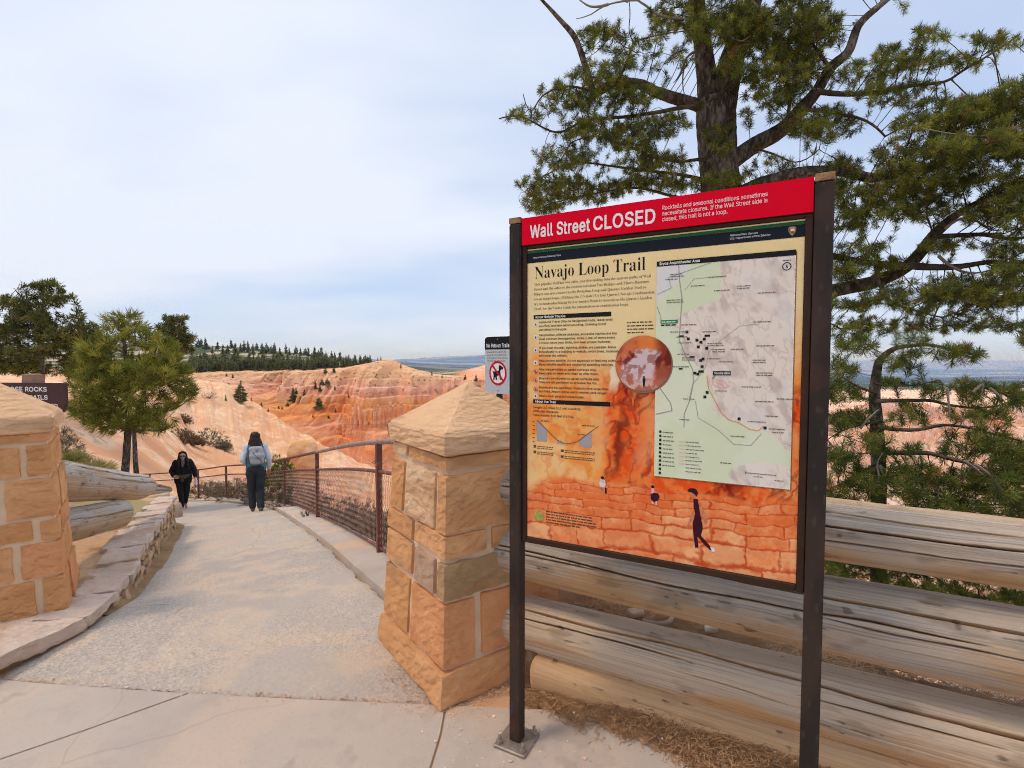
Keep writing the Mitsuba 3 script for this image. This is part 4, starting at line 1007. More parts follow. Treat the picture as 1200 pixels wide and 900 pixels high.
put('trail_facts_lettering', [text('Length: 1.3 miles (2.1 km) roundtrip', 0.0078, 0.0220, -0.6140, tol=1.3, bold=True), text('Difficulty: Moderate', 0.0078, 0.0220, -0.6290, tol=1.3, bold=True), text('Total Ascent: 515 feet (157 m)', 0.0078, 0.0220, -0.6440, tol=1.3, bold=True)], 0.0010, 'ink_brown')
# profile of the trail
cur = [(0.0375, 0.6590), (0.06, 0.678), (0.085, 0.699), (0.105, 0.718), (0.125, 0.732), (0.148, 0.741), (0.170, 0.7425), (0.190, 0.737), (0.212, 0.727), (0.236, 0.706), (0.262, 0.687), (0.287, 0.668)]
for pa_ in ([poly([cur[0], cur[1], (0.080, 0.694), (0.080, 0.741), (0.0385, 0.741)]), poly([(0.122, 0.730), (0.148, 0.741), (0.153, 0.747), (0.122, 0.744)]), poly([(0.212, 0.727), (0.236, 0.706), (0.258, 0.690), (0.258, 0.752), (0.213, 0.748)])]): put('profile_area', pa_, 0.0010, 'ink_slate')
put('profile_line', [line(cur, 0.0022)] + greek(0.055, 0.663, 0.04, 0.004, 1, 0.01) + greek(0.223, 0.671, 0.05, 0.004, 1, 0.01) + greek(0.205, 0.705, 0.03, 0.004, 1, 0.01) + [rect(0.020, 0.665 + i * 0.0155, 0.0285, 0.668 + i * 0.0155) for i in range(6)], 0.0020, 'ink_brown')
put('profile_note', [rect(0.024, 0.757, 0.034, 0.768), rect(0.024, 0.779, 0.034, 0.790), rect(0.138, 0.766, 0.150, 0.775), rect(0.138, 0.788, 0.150, 0.797)] + greek(0.038, 0.7635, 0.07, 0.004, 2, 0.007) + greek(0.038, 0.7855, 0.07, 0.004, 2, 0.007) + greek(0.154, 0.7705, 0.125, 0.004, 2, 0.007) + greek(0.154, 0.7925, 0.125, 0.004, 2, 0.007), 0.0010, 'ink_brown')
put('photo_caption', greek(0.387, 0.2985, 0.098, 0.0055, 4, 0.0118, 0.6), 0.0010, 'ink_brown')
put('green_dot', disc(0.0475, 1.034, 0.0205, 32), 0.0010, 'ink_olive')
put('footnote_lettering', greek(0.0775, 1.014, 0.205, 0.0058, 5, 0.0105, 0.7), 0.0010, 'ink_brown')
# round photograph
def round_photo(p, n, uv):
    a, b = uv.x, uv.y; w = fbm(a * 30, b * 30, 0.0, 4); w2 = fbm(a * 14 + b * 9, b * 10, 3.0, 4)
    c = mix((0.26, 0.040, 0.018), (0.62, 0.16, 0.07), smoothstep(0.38, 0.60, w2)); c = mix(c, (0.12, 0.014, 0.010), smoothstep(0.54, 0.68, w) * 0.8)
    top = smoothstep(0.06, 0.015, dr.abs(a - 0.455)) * smoothstep(0.415, 0.385, b); c = mix(c, (0.78, 0.22, 0.05), top * 0.9)
    e = dr.sqrt(dr.square((a - 0.440 + (w2 - 0.5) * 0.08) / 0.060) + dr.square((b - 0.452) / 0.062)) + (w - 0.5) * 1.1
    c = mix(c, mix((0.66, 0.54, 0.55), (0.40, 0.20, 0.18), smoothstep(0.50, 0.62, fbm(a * 60, b * 60, 5.0, 3))), smoothstep(1.05, 0.80, e) * 0.9)
    c = mix(c, mix((0.70, 0.46, 0.40), (0.46, 0.16, 0.10), smoothstep(0.46, 0.6, w)), smoothstep(0.48, 0.52, b + (w - 0.5) * 0.05 + (w2 - 0.5) * 0.05) * 0.85)
    return mix(c, (0.34, 0.085, 0.04), smoothstep(0.030, 0.012, dr.sqrt(dr.square((a - 0.512) * 0.8) + dr.square(b - 0.470)) + (w - 0.5) * 0.012))


print_mat('round_photo_mat', round_photo)
cc, cr = (0.4445, 0.4395), 0.0965
put('photo_rim', disc(cc[0] + 0.002, cc[1] + 0.004, cr + 0.003, 64), 0.0040, mat('ink_umber', color=(0.24, 0.13, 0.08), rough=0.4))
v, f = disc(cc[0], cc[1], cr, 64); v[:, 2] = 0.0050
rk = add('round_photograph', W3((v, f)), 'round_photo_mat', poster, uv=np.column_stack([v[:, 0], -v[:, 1]]))
put('photo_walker', [disc(0.4490, 0.4870, 0.0035, 12), poly([(0.4445, 0.4910), (0.4545, 0.4910), (0.4535, 0.5060), (0.4515, 0.5230), (0.4475, 0.5230), (0.4455, 0.5060)])], 0.0060, 'ink_black')


# the map
def map_color(p, n, uv):
    a, b = uv.x, uv.y
    w = fbm(a * 10, b * 10, 0.0, 4); w2 = fbm((a + b) * 14, (a - b) * 26, 2.0, 4); w3 = fbm((a - b * 0.4) * 40, (b + a * 0.3) * 13, 5.0, 3)
    green = mix((0.66, 0.72, 0.49), (0.70, 0.745, 0.55), smoothstep(0.4, 0.6, w))
    rv = 1 - dr.abs(fbm((a + b * 0.5) * 25 + w * 1.5, (a - b * 0.7) * 25, 8.0, 4) - 0.5) * 6
    rel = mix((0.78, 0.69, 0.59), (0.54, 0.44, 0.395), smoothstep(0.46, 0.66, w2 * 0.5 + w3 * 0.5) * 0.8)
    rel = mix(rel, (0.47, 0.385, 0.355), smoothstep(0.55, 1.0, rv) * 0.42); rel = mix(rel, (0.78, 0.73, 0.67), smoothstep(0.52, 0.66, w) * 0.55)
    # the rim divides green plateau and pink badlands
    edge = 0.705 + (w - 0.5) * 0.10 - 0.16 * smoothstep(0.22, 0.30, b) + 0.03 * smoothstep(0.3, 0.36, b) + 0.09 * smoothstep(0.40, 0.5, b) + 0.02 * smoothstep(0.5, 0.58, b) + 0.20 * smoothstep(0.585, 0.70, b) + 0.08 * smoothstep(0.70, 0.72, b)
    edge = mi.Float(edge) - 0.22 * smoothstep(0.745, 0.775, b + (w - 0.5) * 0.05)
    c = mix(green, rel, smoothstep(-0.004, 0.004, a - edge))
    c = mix(c, (0.70, 0.70, 0.68), smoothstep(0.003, 0.0, (a - 0.494) * 0.9 + (b - 0.20) - 0.02) * smoothstep(0.60, 0.58, a))
    return c


print_mat('map_mat', map_color)
put('map_shadow', rect(0.4895, 0.0985, 0.9055, 0.8325), 0.0020, mat('ink_rust', color=(0.30, 0.11, 0.04), rough=0.4))
mp = sheet(0.4875, 0.0945, 0.9030, 0.8295, 0.0030, 'map_mat', 'map', poster)
put('map_heading_bar', rect(0.4880, 0.0935, 0.9032, 0.1105), 0.0040, 'ink_black'); put('map_heading_lettering', text('Bryce Amphitheater Area', 0.0086, 0.497, -0.1062, bold=True, width=0.131, tol=1.0), 0.0050, 'ink_white')
put('map_roads', [line([(0.560, 0.112), (0.563, 0.16), (0.572, 0.22), (0.568, 0.30), (0.565, 0.36), (0.59, 0.42), (0.61, 0.46), (0.613, 0.50), (0.603, 0.56), (0.585, 0.61), (0.585, 0.655)], 0.0026), line([(0.490, 0.205), (0.537, 0.185), (0.527, 0.150), (0.66, 0.112)], 0.0018), line([(0.580, 0.195), (0.61, 0.16), (0.705, 0.158)], 0.0015),
                 line([(0.490, 0.245), (0.505, 0.285), (0.503, 0.30)], 0.002), line([(0.490, 0.505), (0.515, 0.540), (0.54, 0.575), (0.545, 0.60), (0.490, 0.615)], 0.0032), line([(0.62, 0.565), (0.63, 0.62), (0.69, 0.655), (0.74, 0.70), (0.79, 0.70), (0.82, 0.66)], 0.0018),
                 line([(0.60, 0.56), (0.61, 0.51), (0.625, 0.49), (0.65, 0.45), (0.66, 0.40), (0.70, 0.36), (0.75, 0.32), (0.80, 0.315)], 0.0014)], 0.0040, 'ink_line')
put('rim_trail_line', line([(0.655, 0.48), (0.66, 0.52), (0.68, 0.56), (0.70, 0.60), (0.725, 0.622), (0.755, 0.63), (0.785, 0.648), (0.81, 0.652), (0.825, 0.635)], 0.0022), 0.0045, 'ink_orange')
put('loop_trail_line', [line([(0.671, 0.487), (0.674, 0.508), (0.70, 0.520), (0.723, 0.512), (0.706, 0.497), (0.683, 0.492)], 0.003)] + [line([(0.684, 0.500), (0.702, 0.508)], 0.003)], 0.0045, 'ink_pink')
put('here_label', [rect(0.6735, 0.4640, 0.7270, 0.4775), line([(0.682, 0.476), (0.672, 0.489)], 0.0022)], 0.0050, 'ink_black'); put('here_lettering', text('You Are Here', 0.0072, 0.6765, -0.4740, bold=True, width=0.048, tol=1.2), 0.0060, 'ink_white')
put('map_park_box', rect(0.5035, 0.2925, 0.5600, 0.3045), 0.0045, 'ink_mapgreen'); put('map_park_dash', greek(0.507, 0.301, 0.048, 0.0045, 1, 0.01), 0.0055, 'ink_pale')
put('map_park_note', greek(0.5045, 0.3120, 0.05, 0.006, 1, 0.01), 0.0045, 'ink_black')
ms_ = []
for (a, b) in [(0.533, 0.142), (0.517, 0.158), (0.60, 0.185), (0.655, 0.160), (0.522, 0.228), (0.672, 0.205), (0.740, 0.195), (0.80, 0.22), (0.571, 0.312), (0.535, 0.335), (0.555, 0.352), (0.637, 0.337), (0.655, 0.375), (0.56, 0.372), (0.725, 0.395), (0.79, 0.31), (0.67, 0.395), (0.56, 0.41), (0.575, 0.422), (0.545, 0.452), (0.69, 0.435), (0.66, 0.425), (0.79, 0.43), (0.80, 0.47), (0.76, 0.515), (0.68, 0.53), (0.58, 0.56), (0.80, 0.56), (0.83, 0.605), (0.84, 0.645), (0.85, 0.655), (0.73, 0.675), (0.70, 0.765), (0.57, 0.63), (0.78, 0.625), (0.86, 0.55), (0.80, 0.385)]:
    ms_ += greek(a, b, rp.uniform(0.035, 0.06), 0.0038, rp.choice((1, 1, 2)), 0.0075)
labels[put('map_place_dashes', ms_, 0.0045, 'ink_grey')] = {'kind': 'stuff'}
put('map_symbols', [rect(a, b, a + 0.009, b + 0.009) for a, b in [(0.585, 0.330), (0.590, 0.353), (0.617, 0.358), (0.63, 0.365), (0.622, 0.380), (0.648, 0.385), (0.64, 0.355), (0.63, 0.425), (0.637, 0.42), (0.635, 0.445), (0.612, 0.467), (0.622, 0.47), (0.652, 0.530), (0.645, 0.545), (0.75, 0.612), (0.825, 0.637)]] + [rect(0.645, 0.345, 0.662, 0.352), rect(0.565, 0.345, 0.58, 0.352), rect(0.60, 0.415, 0.615, 0.421), rect(0.628, 0.462, 0.645, 0.470), rect(0.565, 0.455, 0.578, 0.460)], 0.0045, 'ink_black')
put('map_legend', [rect(0.5035, 0.670 + i * 0.0143, 0.5110, 0.678 + i * 0.0143) for i in range(11)], 0.0045, 'ink_black')
put('map_legend_dashes', sum([greek(0.516, 0.677 + i * 0.0143, rp.uniform(0.03, 0.045), 0.004, 1, 0.01) + greek(0.592, 0.705 + i * 0.0125, rp.uniform(0.04, 0.06), 0.0035, 1, 0.01) for i in range(9)], []), 0.0045, 'ink_grey')
put('map_legend_lines', [rect(0.569, 0.7025 + i * 0.0125, 0.588, 0.7045 + i * 0.0125) for i in range(7)], 0.0045, 'ink_pink')
put('map_scale_bar', [rect(0.775, 0.788, 0.865, 0.790), rect(0.775, 0.783, 0.777, 0.793)] + greek(0.80, 0.800, 0.03, 0.0035, 1, 0.01) + greek(0.86, 0.806, 0.03, 0.0035, 1, 0.01), 0.0045, 'ink_grey')
put('compass_ring', [disc(0.8790, 0.1420, 0.0125, 28, 0.0100), poly([(0.8790, 0.1350), (0.8825, 0.1480), (0.8790, 0.1450), (0.8755, 0.1480)])] + greek(0.868, 0.125, 0.022, 0.003, 1, 0.01), 0.0045, 'ink_black')
# walkers printed on the poster
def fig(a, b, s, pts): return poly([(a + x * s, b + y * s) for x, y in pts])
put('walker_clothes', [poly([(0.6185, 0.8950), (0.6320, 0.8930), (0.6370, 0.9150), (0.6400, 0.9400), (0.6480, 0.9750), (0.6500, 0.9920), (0.6440, 1.0150), (0.6560, 1.0280), (0.6700, 1.0420), (0.6810, 1.0560), (0.6740, 1.0600), (0.6560, 1.0450), (0.6400, 1.0270), (0.6330, 1.0200), (0.6370, 1.0580), (0.6270, 1.0600), (0.6200, 1.0150), (0.6170, 0.9780), (0.6250, 0.9450), (0.6200, 0.9250)]),
                        poly([(0.5995, 0.8670), (0.6060, 0.8600), (0.6200, 0.8580), (0.6300, 0.8640), (0.6330, 0.8740), (0.6280, 0.8860), (0.6220, 0.8780), (0.6100, 0.8720), (0.6000, 0.8720)])], 0.0015, 'ink_wine')
put('walker_skin', [poly([(0.6080, 0.8725), (0.6215, 0.8785), (0.6205, 0.8930), (0.6120, 0.8950), (0.6090, 0.8840)]), poly([(0.6325, 0.8930), (0.6420, 0.9080), (0.6560, 0.9420), (0.6640, 0.9620), (0.6600, 0.9760), (0.6520, 0.9680), (0.6420, 0.9420), (0.6350, 0.9150)]), poly([(0.6180, 0.9330), (0.6240, 0.9430), (0.6120, 0.9780), (0.6020, 0.9970), (0.5960, 0.9950), (0.6060, 0.9700)])], 0.0012, 'ink_skin')
put('walker_shoe', [poly([(0.6740, 1.0480), (0.6860, 1.0500), (0.6900, 1.0620), (0.6800, 1.0650)])], 0.0018, 'ink_shirt')
put('walker_clothes', [poly([(0.2920, 0.8650), (0.3000, 0.8600), (0.3110, 0.8650), (0.3150, 0.8820), (0.3080, 0.8920), (0.2940, 0.8900), (0.2900, 0.8800)])], 0.0015, 'ink_shirt')
put('walker_skin', [poly([(0.2960, 0.8900), (0.3140, 0.8900), (0.3160, 0.9150), (0.2960, 0.9150)])], 0.0012, 'ink_skin'); put('walker_hair', [disc(0.3020, 0.8570, 0.0060, 14), rect(0.3120, 0.8930, 0.3180, 0.9140)], 0.0018, 'ink_wine')
put('walker_clothes', [poly([(0.4760, 0.8970), (0.4860, 0.8900), (0.5010, 0.8900), (0.5070, 0.9000), (0.5010, 0.9160), (0.4880, 0.9230), (0.4780, 0.9150)])], 0.0015, 'ink_wine')
put('walker_skin', [poly([(0.4790, 0.8720), (0.4880, 0.8740), (0.4900, 0.8920), (0.4780, 0.8940)]), rect(0.4800, 0.9150, 0.4870, 0.9300), rect(0.4930, 0.9150, 0.4990, 0.9320)], 0.0012, 'ink_pink'); put('walker_hair', [disc(0.4830, 0.8690, 0.0055, 14), line([(0.477, 0.910), (0.496, 0.893)], 0.003)], 0.0018, 'ink_black')

# red closure strip screwed across the top
scene['red_mat'] = {'type': 'twosided', 'bsdf': {'type': 'diffuse', 'reflectance': {'type': 'rgb', 'value': [0.72, 0.006, 0.026]}}}
hd = board + '__closure_strip'
scene[hd] = mikit.ply(W3(box((-0.0205, 0.011, 0.0095), (0.9445, 0.1135, 0.0155))), 'red_mat')
scene[board + '__backing_bar'] = mikit.ply(W3(box((-0.0238, 0.0105, -0.012), (BW + 0.0258, 0.104, 0.0085))), 'frame_mat')
labels[hd] = {'label': 'bright red closure strip with white lettering'}
def puth(name, ms): 
    v, f = cat(ms); v = v.copy(); v[:, 2] = 0.0163; add(name, W3((v, f)), 'ink_white', hd)
puth('lettering', [text('Wall Street ', 0.0445, 0.0145, 0.0355, bold=True, width=0.252, tol=0.4), text('CLOSED', 0.0460, 0.2630, 0.0355, bold=True, width=0.2240, tol=0.4)])
puth('small_lettering', [text('Rockfalls and seasonal conditions sometimes', 0.0135, 0.505, 0.0745, bold=False, width=0.318, tol=0.8), text('necessitate closures. If the Wall Street side is', 0.0135, 0.505, 0.0555, bold=False, width=0.318, tol=0.8), text('closed, this trail is not a loop.', 0.0135, 0.505, 0.0365, bold=False, width=0.205, tol=0.8)])

# ------------------------------------------------------------------ no-pets sign behind the pillar
ang = math.radians(43); NU = np.array([math.cos(ang), -math.sin(ang), 0]); NN = np.array([NU[1], -NU[0], 0]); NO = at(583.5, 428, 4.22)
NM = frame_m(NO, NU, [0, 0, 1], NN); N3 = lambda m: moved(m, NM)
pets = thing('pet_notice', 'small grey and black notice with a crossed-out dog, on a post behind the stone pillar', 'notice sign')
mat('aluminium_mat', color=(0.50, 0.53, 0.55), rough=0.45, spec=0.5)
def rr(x0, y0, x1, y1, r): return sbox(x0 + r, y0 + r, x1 - r, y1 - r).buffer(r, 6)
pl = rr(-0.153, -0.235, 0.153, 0.235, 0.028)
scene[pets + '__plate'] = mikit.ply(N3(extrude(pl, 0.003, -0.003)), 'aluminium_mat')
def putn(name, ms, z, bs):
    v, f = cat(ms) if isinstance(ms, list) else ms
    v = np.array(v); v[:, 2] = z; add(name, N3((v, f)), bs, pets)
putn('black_head', flat(pl.intersection(sbox(-0.2, 0.130, 0.2, 0.3))), 0.001, 'ink_black')
putn('lettering', [text('No Pets on Trails', 0.030, -0.132, 0.147, bold=True, width=0.264, tol=0.8)], 0.002, 'ink_white')
putn('small_print', sum([[(m[0] * [1, 1, 1], m[1])] for m in greek(-0.125, -0.105, 0.235, 0.009, 4, 0.0245, 0.95)], []), 0.001, 'ink_grey')
ring = Point(0, -0.065).buffer(0.100, 16)
putn('white_field', flat(ring), 0.001, 'ink_white')
dog = Polygon([(-0.062, -0.035), (-0.052, -0.052), (-0.01, -0.050), (0.022, -0.040), (0.030, -0.062), (0.040, -0.118), (0.026, -0.120), (0.014, -0.085), (-0.012, -0.088), (-0.008, -0.120), (-0.022, -0.122), (-0.032, -0.094), (-0.040, -0.122), (-0.054, -0.122), (-0.048, -0.085), (-0.056, -0.058)]).union(Polygon([(0.012, -0.010), (0.022, 0.006), (0.036, -0.004), (0.062, -0.018), (0.056, -0.034), (0.036, -0.036), (0.028, -0.050), (0.010, -0.046)]))
putn('dog_mark', flat(dog), 0.002, 'ink_black')
putn('red_ring', flat(ring.difference(Point(0, -0.065).buffer(0.083, 16)).union(LineString([(-0.064, -0.001), (0.064, -0.129)]).buffer(0.0085, cap_style='flat').intersection(ring))), 0.003, 'ink_red')
for y in (0.212, -0.208):
    c_ = trimesh.creation.cylinder(0.006, 0.004, sections=10); c_.apply_translation([0, y, 0.003]); add('screw', N3(c_), 'zinc_mat', pets)
scene[pets + '__post'] = mikit.ply(N3(cat([box((-0.025, -1.95, -0.010), (0.025, 0.215, -0.006)), box((-0.025, -1.95, -0.030), (-0.021, 0.215, -0.0105)), box((0.021, -1.95, -0.030), (0.025, 0.215, -0.0105))])), 'steel_mat')

# ------------------------------------------------------------------ brown trail sign on the left
TD = 6.0; TO = at(75, 449, TD); TU = unit([1, -0.10, 0]); TN = np.array([TU[1], -TU[0], 0]); TM = frame_m(TO, TU, [0, 0, 1], TN); T3 = lambda m: moved(m, TM)
ts_ = thing('trail_sign', 'dark brown wooden trail sign with routed white capitals behind the left stone pillar', 'trail sign')
mat('sign_brown', grainy((0.060, 0.026, 0.024), (0.085, 0.038, 0.032), 8, 90, 0.7, 0.3), rough=0.6, spec=0.3)
mat('post_wood', grainy((0.34, 0.21, 0.15), (0.22, 0.13, 0.09), 12, 90, 0.8, 0.4), rough=0.9, spec=0.1)
bd = Polygon([(-1.65, 0), (-0.012, 0), (0, -0.014), (0, -0.25), (-0.045, -0.345), (-1.60, -0.345), (-1.65, -0.30)])
scene[ts_ + '__board'] = mikit.ply(T3(extrude(bd, 0.045, -0.045)), 'sign_brown')
def putt(s_, cap, right, y, w):
    v, f = text(s_, cap, right - w, y, bold=True, width=w, tol=0.6); v[:, 2] = 0.0015; add('lettering', T3((v, f)), 'ink_white', ts_)
putt('LOOSE ROCKS', 0.052, -0.222, -0.100, 0.60); putt('ON TRAILS', 0.050, -0.215, -0.195, 0.455); putt('PROCED', 0.050, -0.085, -0.298, 0.31)
add('post', T3(rbox((-0.63, -1.9, -0.20), (-0.45, 0.105, -0.048), 0.05, 0.03, 0.006, 8, 5)), 'post_wood', ts_, smooth=40)
add('post', T3(rbox((-1.45, -1.9, -0.20), (-1.27, 0.105, -0.048), 0.05, 0.03, 0.006, 8, 6)), 'post_wood', ts_, smooth=40)

# ------------------------------------------------------------------ railing
rail = thing('path_railing', 'rusty red pipe railing with diamond wire mesh along the outer edge of the path', 'railing')
mat('rail_red', grainy((0.19, 0.058, 0.042), (0.115, 0.042, 0.034), 12, 80, 0.8, 0.4, (0.30, 0.15, 0.10)), rough=0.55, spec=0.4)
mat('rail_grey', grainy((0.34, 0.25, 0.23), (0.24, 0.11, 0.085), 9, 70, 0.8, 0.4), rough=0.45, spec=0.5, metallic=0.2)
mat('wire_mat', grainy((0.42, 0.25, 0.19), (0.26, 0.15, 0.115), 12, 60, 0.8, 0.3), rough=0.5, spec=0.4, metallic=0.2)
def rail_i(p): return int(np.argmin(((RL[:, :2] - p) ** 2).sum(1)))
posts = [rail_i(q) for q in ((-0.20, 2.9), (-1.2, 4.59), (-3.01, 7.83), (-5.04, 11.26), (-7.1, 14.0), (-9.05, 16.05), (-11.03, 17.8), (-14, 19.6), (-17, 20.9))]
RH, MH, BHh = 1.07, 0.80, 0.10
def rail_pt(i, h): 
    p = RL[int(i)].copy(); p[2] = gpath(p[0], p[1]) + h; return p
for k, i in enumerate(posts):
    p = rail_pt(i, 0)
    t_, n_ = np.array([*RT[i], 0]), np.array([*RN[i], 0])
    add('post', moved(bevel_box((-0.026, -0.026, 0.03), (0.026, 0.026, RH - 0.02), 0.004), frame_m(p, t_, n_, [0, 0, 1])), 'rail_red', rail)
for k in range(len(posts) - 1):
    ii = np.linspace(posts[k], posts[k + 1], 9)
    seg = lambda h: [rail_pt(i, h) for i in ii]
    add('top_rail', tube(seg(RH), 0.024, 10), 'rail_grey' if k < 2 else 'rail_red', rail, smooth=60)
    add('middle_rail', tube(seg(MH), 0.018, 8), 'rail_red', rail, smooth=60)
    add('bottom_rail', tube(seg(BHh), 0.014, 8), 'rail_red', rail, smooth=60)
    # chain-link: wires zigzag down the height, hooked into their neighbours
    P0, P1 = rail_pt(ii[0], 0), rail_pt(ii[-1], 0); L = np.linalg.norm((P1 - P0)[:2]); pitch = 0.052 if k < 3 else 0.075
    nw = int(L / pitch); rows = int((MH - BHh) / (pitch * 0.62))
    V, F, c0 = [], [], 0
    for w in range(nw):
        zz = np.linspace(MH - 0.01, BHh + 0.01, rows + 1); off = (np.arange(rows + 1) % 2) * 1.04 - 0.02
        fr_ = np.clip((w + off) / nw, 0, 1); idx = posts[k] + fr_ * (posts[k + 1] - posts[k])
        base = np.stack([np.interp(idx, np.arange(len(RL)), RL[:, j]) for j in (0, 1)], 1)
        bow = 0.006 * ((np.arange(rows + 1) % 2) * 2 - 1) + 0.03 * np.sin(fr_ * np.pi) * np.sin((zz - BHh) / (MH - BHh) * np.pi)
        nn_ = RN[np.clip(idx.astype(int), 0, len(RL) - 1)]
        pts = np.column_stack([base + nn_ * bow[:, None], gpath(base[:, 0], base[:, 1]) + zz])
        v, f = tube(pts, 0.0027 if k < 2 else 0.0030, 3, caps=False); V.append(v); F.append(f + c0); c0 += len(v)
    mk = add('wire_mesh', (np.vstack(V), np.vstack(F)), 'wire_mat', rail); labels[mk] = {'kind': 'stuff'}
# broken wires twisted round the near post
tw = rail_pt(posts[1], 0.9); n_ = np.array([*RN[posts[1]], 0]); t_ = np.array([*RT[posts[1]], 0])
add('loose_wire', cat([tube([tw - n_ * 0.03, tw - n_ * 0.05 + t_ * 0.05 - [0, 0, .02], tw + t_ * 0.10 - [0, 0, .05], tw + t_ * 0.18 - [0, 0, .02]], 0.002, 5), tube([tw - n_ * 0.03, tw - t_ * 0.06 - n_ * .03, tw - t_ * 0.14 - [0, 0, .005]], 0.002, 5)]), 'steel_mat', rail)
# ------------------------------------------------------------------ trees
def grow(limbs, pts, step=0.09, infl=0.9, kill=0.13, iters=140, seed=0, droop=0.0, jitter=0.25):
    """branches that grow from the given limbs towards the points of the crown; returns nodes, parents, limb radii (nan where grown)"""
    rng = np.random.default_rng(seed)
    P, par, rad = [], [], []
    for (poly, r0, r1, root) in limbs:
        poly = np.asarray(poly, float); L = np.concatenate([[0], np.cumsum(np.linalg.norm(np.diff(poly, axis=0), axis=1))])
        n = max(2, int(L[-1] / step)); s = np.linspace(0, L[-1], n)
        q = np.stack([PchipInterpolator(L, poly[:, k])(s) for k in range(3)], 1)
        r = r0 + (r1 - r0) * np.linspace(0, 1, n) ** 0.8
        b = len(P)
        if root is None or not P: first = -1
        else: first = int(np.argmin(((np.array(P) - q[0]) ** 2).sum(1)))
        for i in range(n):
            P.append(q[i]); par.append(first if i == 0 else b + i - 1); rad.append(r[i])
    P = np.array(P); par = np.array(par); rad = np.array(rad)
    A = np.asarray(pts, float); base_n = len(P)
    for it in range(iters):
        if len(A) == 0: break
        tree = cKDTree(P); d, i = tree.query(A)
        keep = d > kill; A, d, i = A[keep], d[keep], i[keep]
        if len(A) == 0: break
        use = d < infl * (1.0 if it < iters // 2 else 3.0)
        if not use.any(): break
        dirs = unit_rows(A[use] - P[i[use]]); acc = np.zeros((len(P), 3)); np.add.at(acc, i[use], dirs)
        src = np.unique(i[use]); v = unit_rows(acc[src] + rng.normal(0, jitter, (len(src), 3))); v[:, 2] -= droop; v = unit_rows(v)
        newp = P[src] + v * step
        dd, _ = tree.query(newp); ok = dd > step * 0.45
        if not ok.any():
            A = A[rng.random(len(A)) > 0.2]; continue
        P = np.vstack([P, newp[ok]]); par = np.concatenate([par, src[ok]]); rad = np.concatenate([rad, np.full(ok.sum(), np.nan)])
    return P, par, rad, base_n


def tree_radii(P, par, rad, tip=0.003, ex=2.4):
    n = len(P); acc = np.zeros(n); kids = np.zeros(n, int); size = np.ones(n, int)
    for i in range(n - 1, -1, -1):
        if kids[i] == 0: acc[i] = tip ** ex
        if par[i] >= 0: acc[par[i]] += acc[i]; kids[par[i]] += 1; size[par[i]] += size[i]
    r = acc ** (1 / ex)
    return np.where(np.isnan(rad), np.minimum(r, 0.05), np.maximum(np.nan_to_num(rad), 0.002)), kids, size


def limb_mesh(P, par, r, sides=5):
    e = np.nonzero(par >= 0)[0]; a, b = P[par[e]], P[e]; t = unit_rows(b - a)
    ref = np.where(np.abs(t[:, 2:]) < 0.9, [0, 0, 1.0], [1.0, 0, 0]); x = unit_rows(np.cross(t, ref)); y = np.cross(t, x)
    ang = np.arange(sides) * 2 * np.pi / sides; ring = np.cos(ang)[None, :, None] * x[:, None] + np.sin(ang)[None, :, None] * y[:, None]
    ra = np.minimum(r[par[e]], r[e] * 1.8)
    a = a - t * ra[:, None] * 0.3
    v = np.stack([a[:, None] + ring * ra[:, None, None], b[:, None] + ring * r[e][:, None, None]], 1)
    m = len(e); base = (np.arange(m) * 2 * sides)[:, None]; j = np.arange(sides)[None]; k = (j + 1) % sides
    f = np.concatenate([np.stack([base + j, base + k, base + sides + k], -1), np.stack([base + j, base + sides + k, base + sides + j], -1)], 1).reshape(-1, 3)
    return v.reshape(-1, 3), f


def needles(pos, dirs, n=26, length=0.06, width=0.0035, spread=0.9, along=0.05, seed=0, colors=None, up=0.0):
    """sprays of pine needles: slender triangles about each twig's end"""
    rng = np.random.default_rng(seed); m = len(pos)
    d = dirs[:, None] + rng.normal(0, spread, (m, n, 3)); d[..., 2] += up; d = d / (np.linalg.norm(d, axis=-1, keepdims=True) + 1e-9)
    o = pos[:, None] - dirs[:, None] * (rng.random((m, n, 1)) * along)
    L = length * rng.uniform(0.7, 1.15, (m, n, 1)) * rng.uniform(0.75, 1.2, (m, 1, 1))
    s = np.cross(d, rng.normal(0, 1, (m, n, 3))); s = s / (np.linalg.norm(s, axis=-1, keepdims=True) + 1e-9) * width / 2
    mid = o + d * L * 0.6
    v = np.stack([o - s * 0.5, mid - s, o + d * L, mid + s], 2).reshape(-1, 3)
    b = (np.arange(m * n) * 4)[:, None]
    f = np.concatenate([b + [[0, 1, 3]], b + [[1, 2, 3]]], 1).reshape(-1, 3)
    cc = None
    if colors is not None:
        cn = np.repeat(colors[:, None], n, 1) * rng.uniform(0.8, 1.22, (m, n, 1)); cc = np.repeat(cn.reshape(-1, 3), 4, 0)
    return v, f, cc


NEEDLE = 'needle_mat'
scene[NEEDLE] = {'type': 'principledthin', 'base_color': {'type': 'mesh_attribute', 'name': 'vertex_color'}, 'roughness': 0.55, 'spec_trans': 0.0, 'diff_trans': 0.7, 'eta': 1.4}


def bark_color(p, n, uv):
    a = fbm(p.x * 11, p.y * 11, p.z * 5, 4); b = fbm(p.x * 50, p.y * 50, p.z * 14, 3)
    c = mix((0.185, 0.145, 0.115), (0.10, 0.075, 0.058), smoothstep(0.38, 0.62, a))
    c = mix(c, (0.30, 0.265, 0.225), smoothstep(0.52, 0.70, b) * 0.6)
    return mix(c, (0.045, 0.034, 0.028), smoothstep(0.52, 0.36, b) * 0.6)


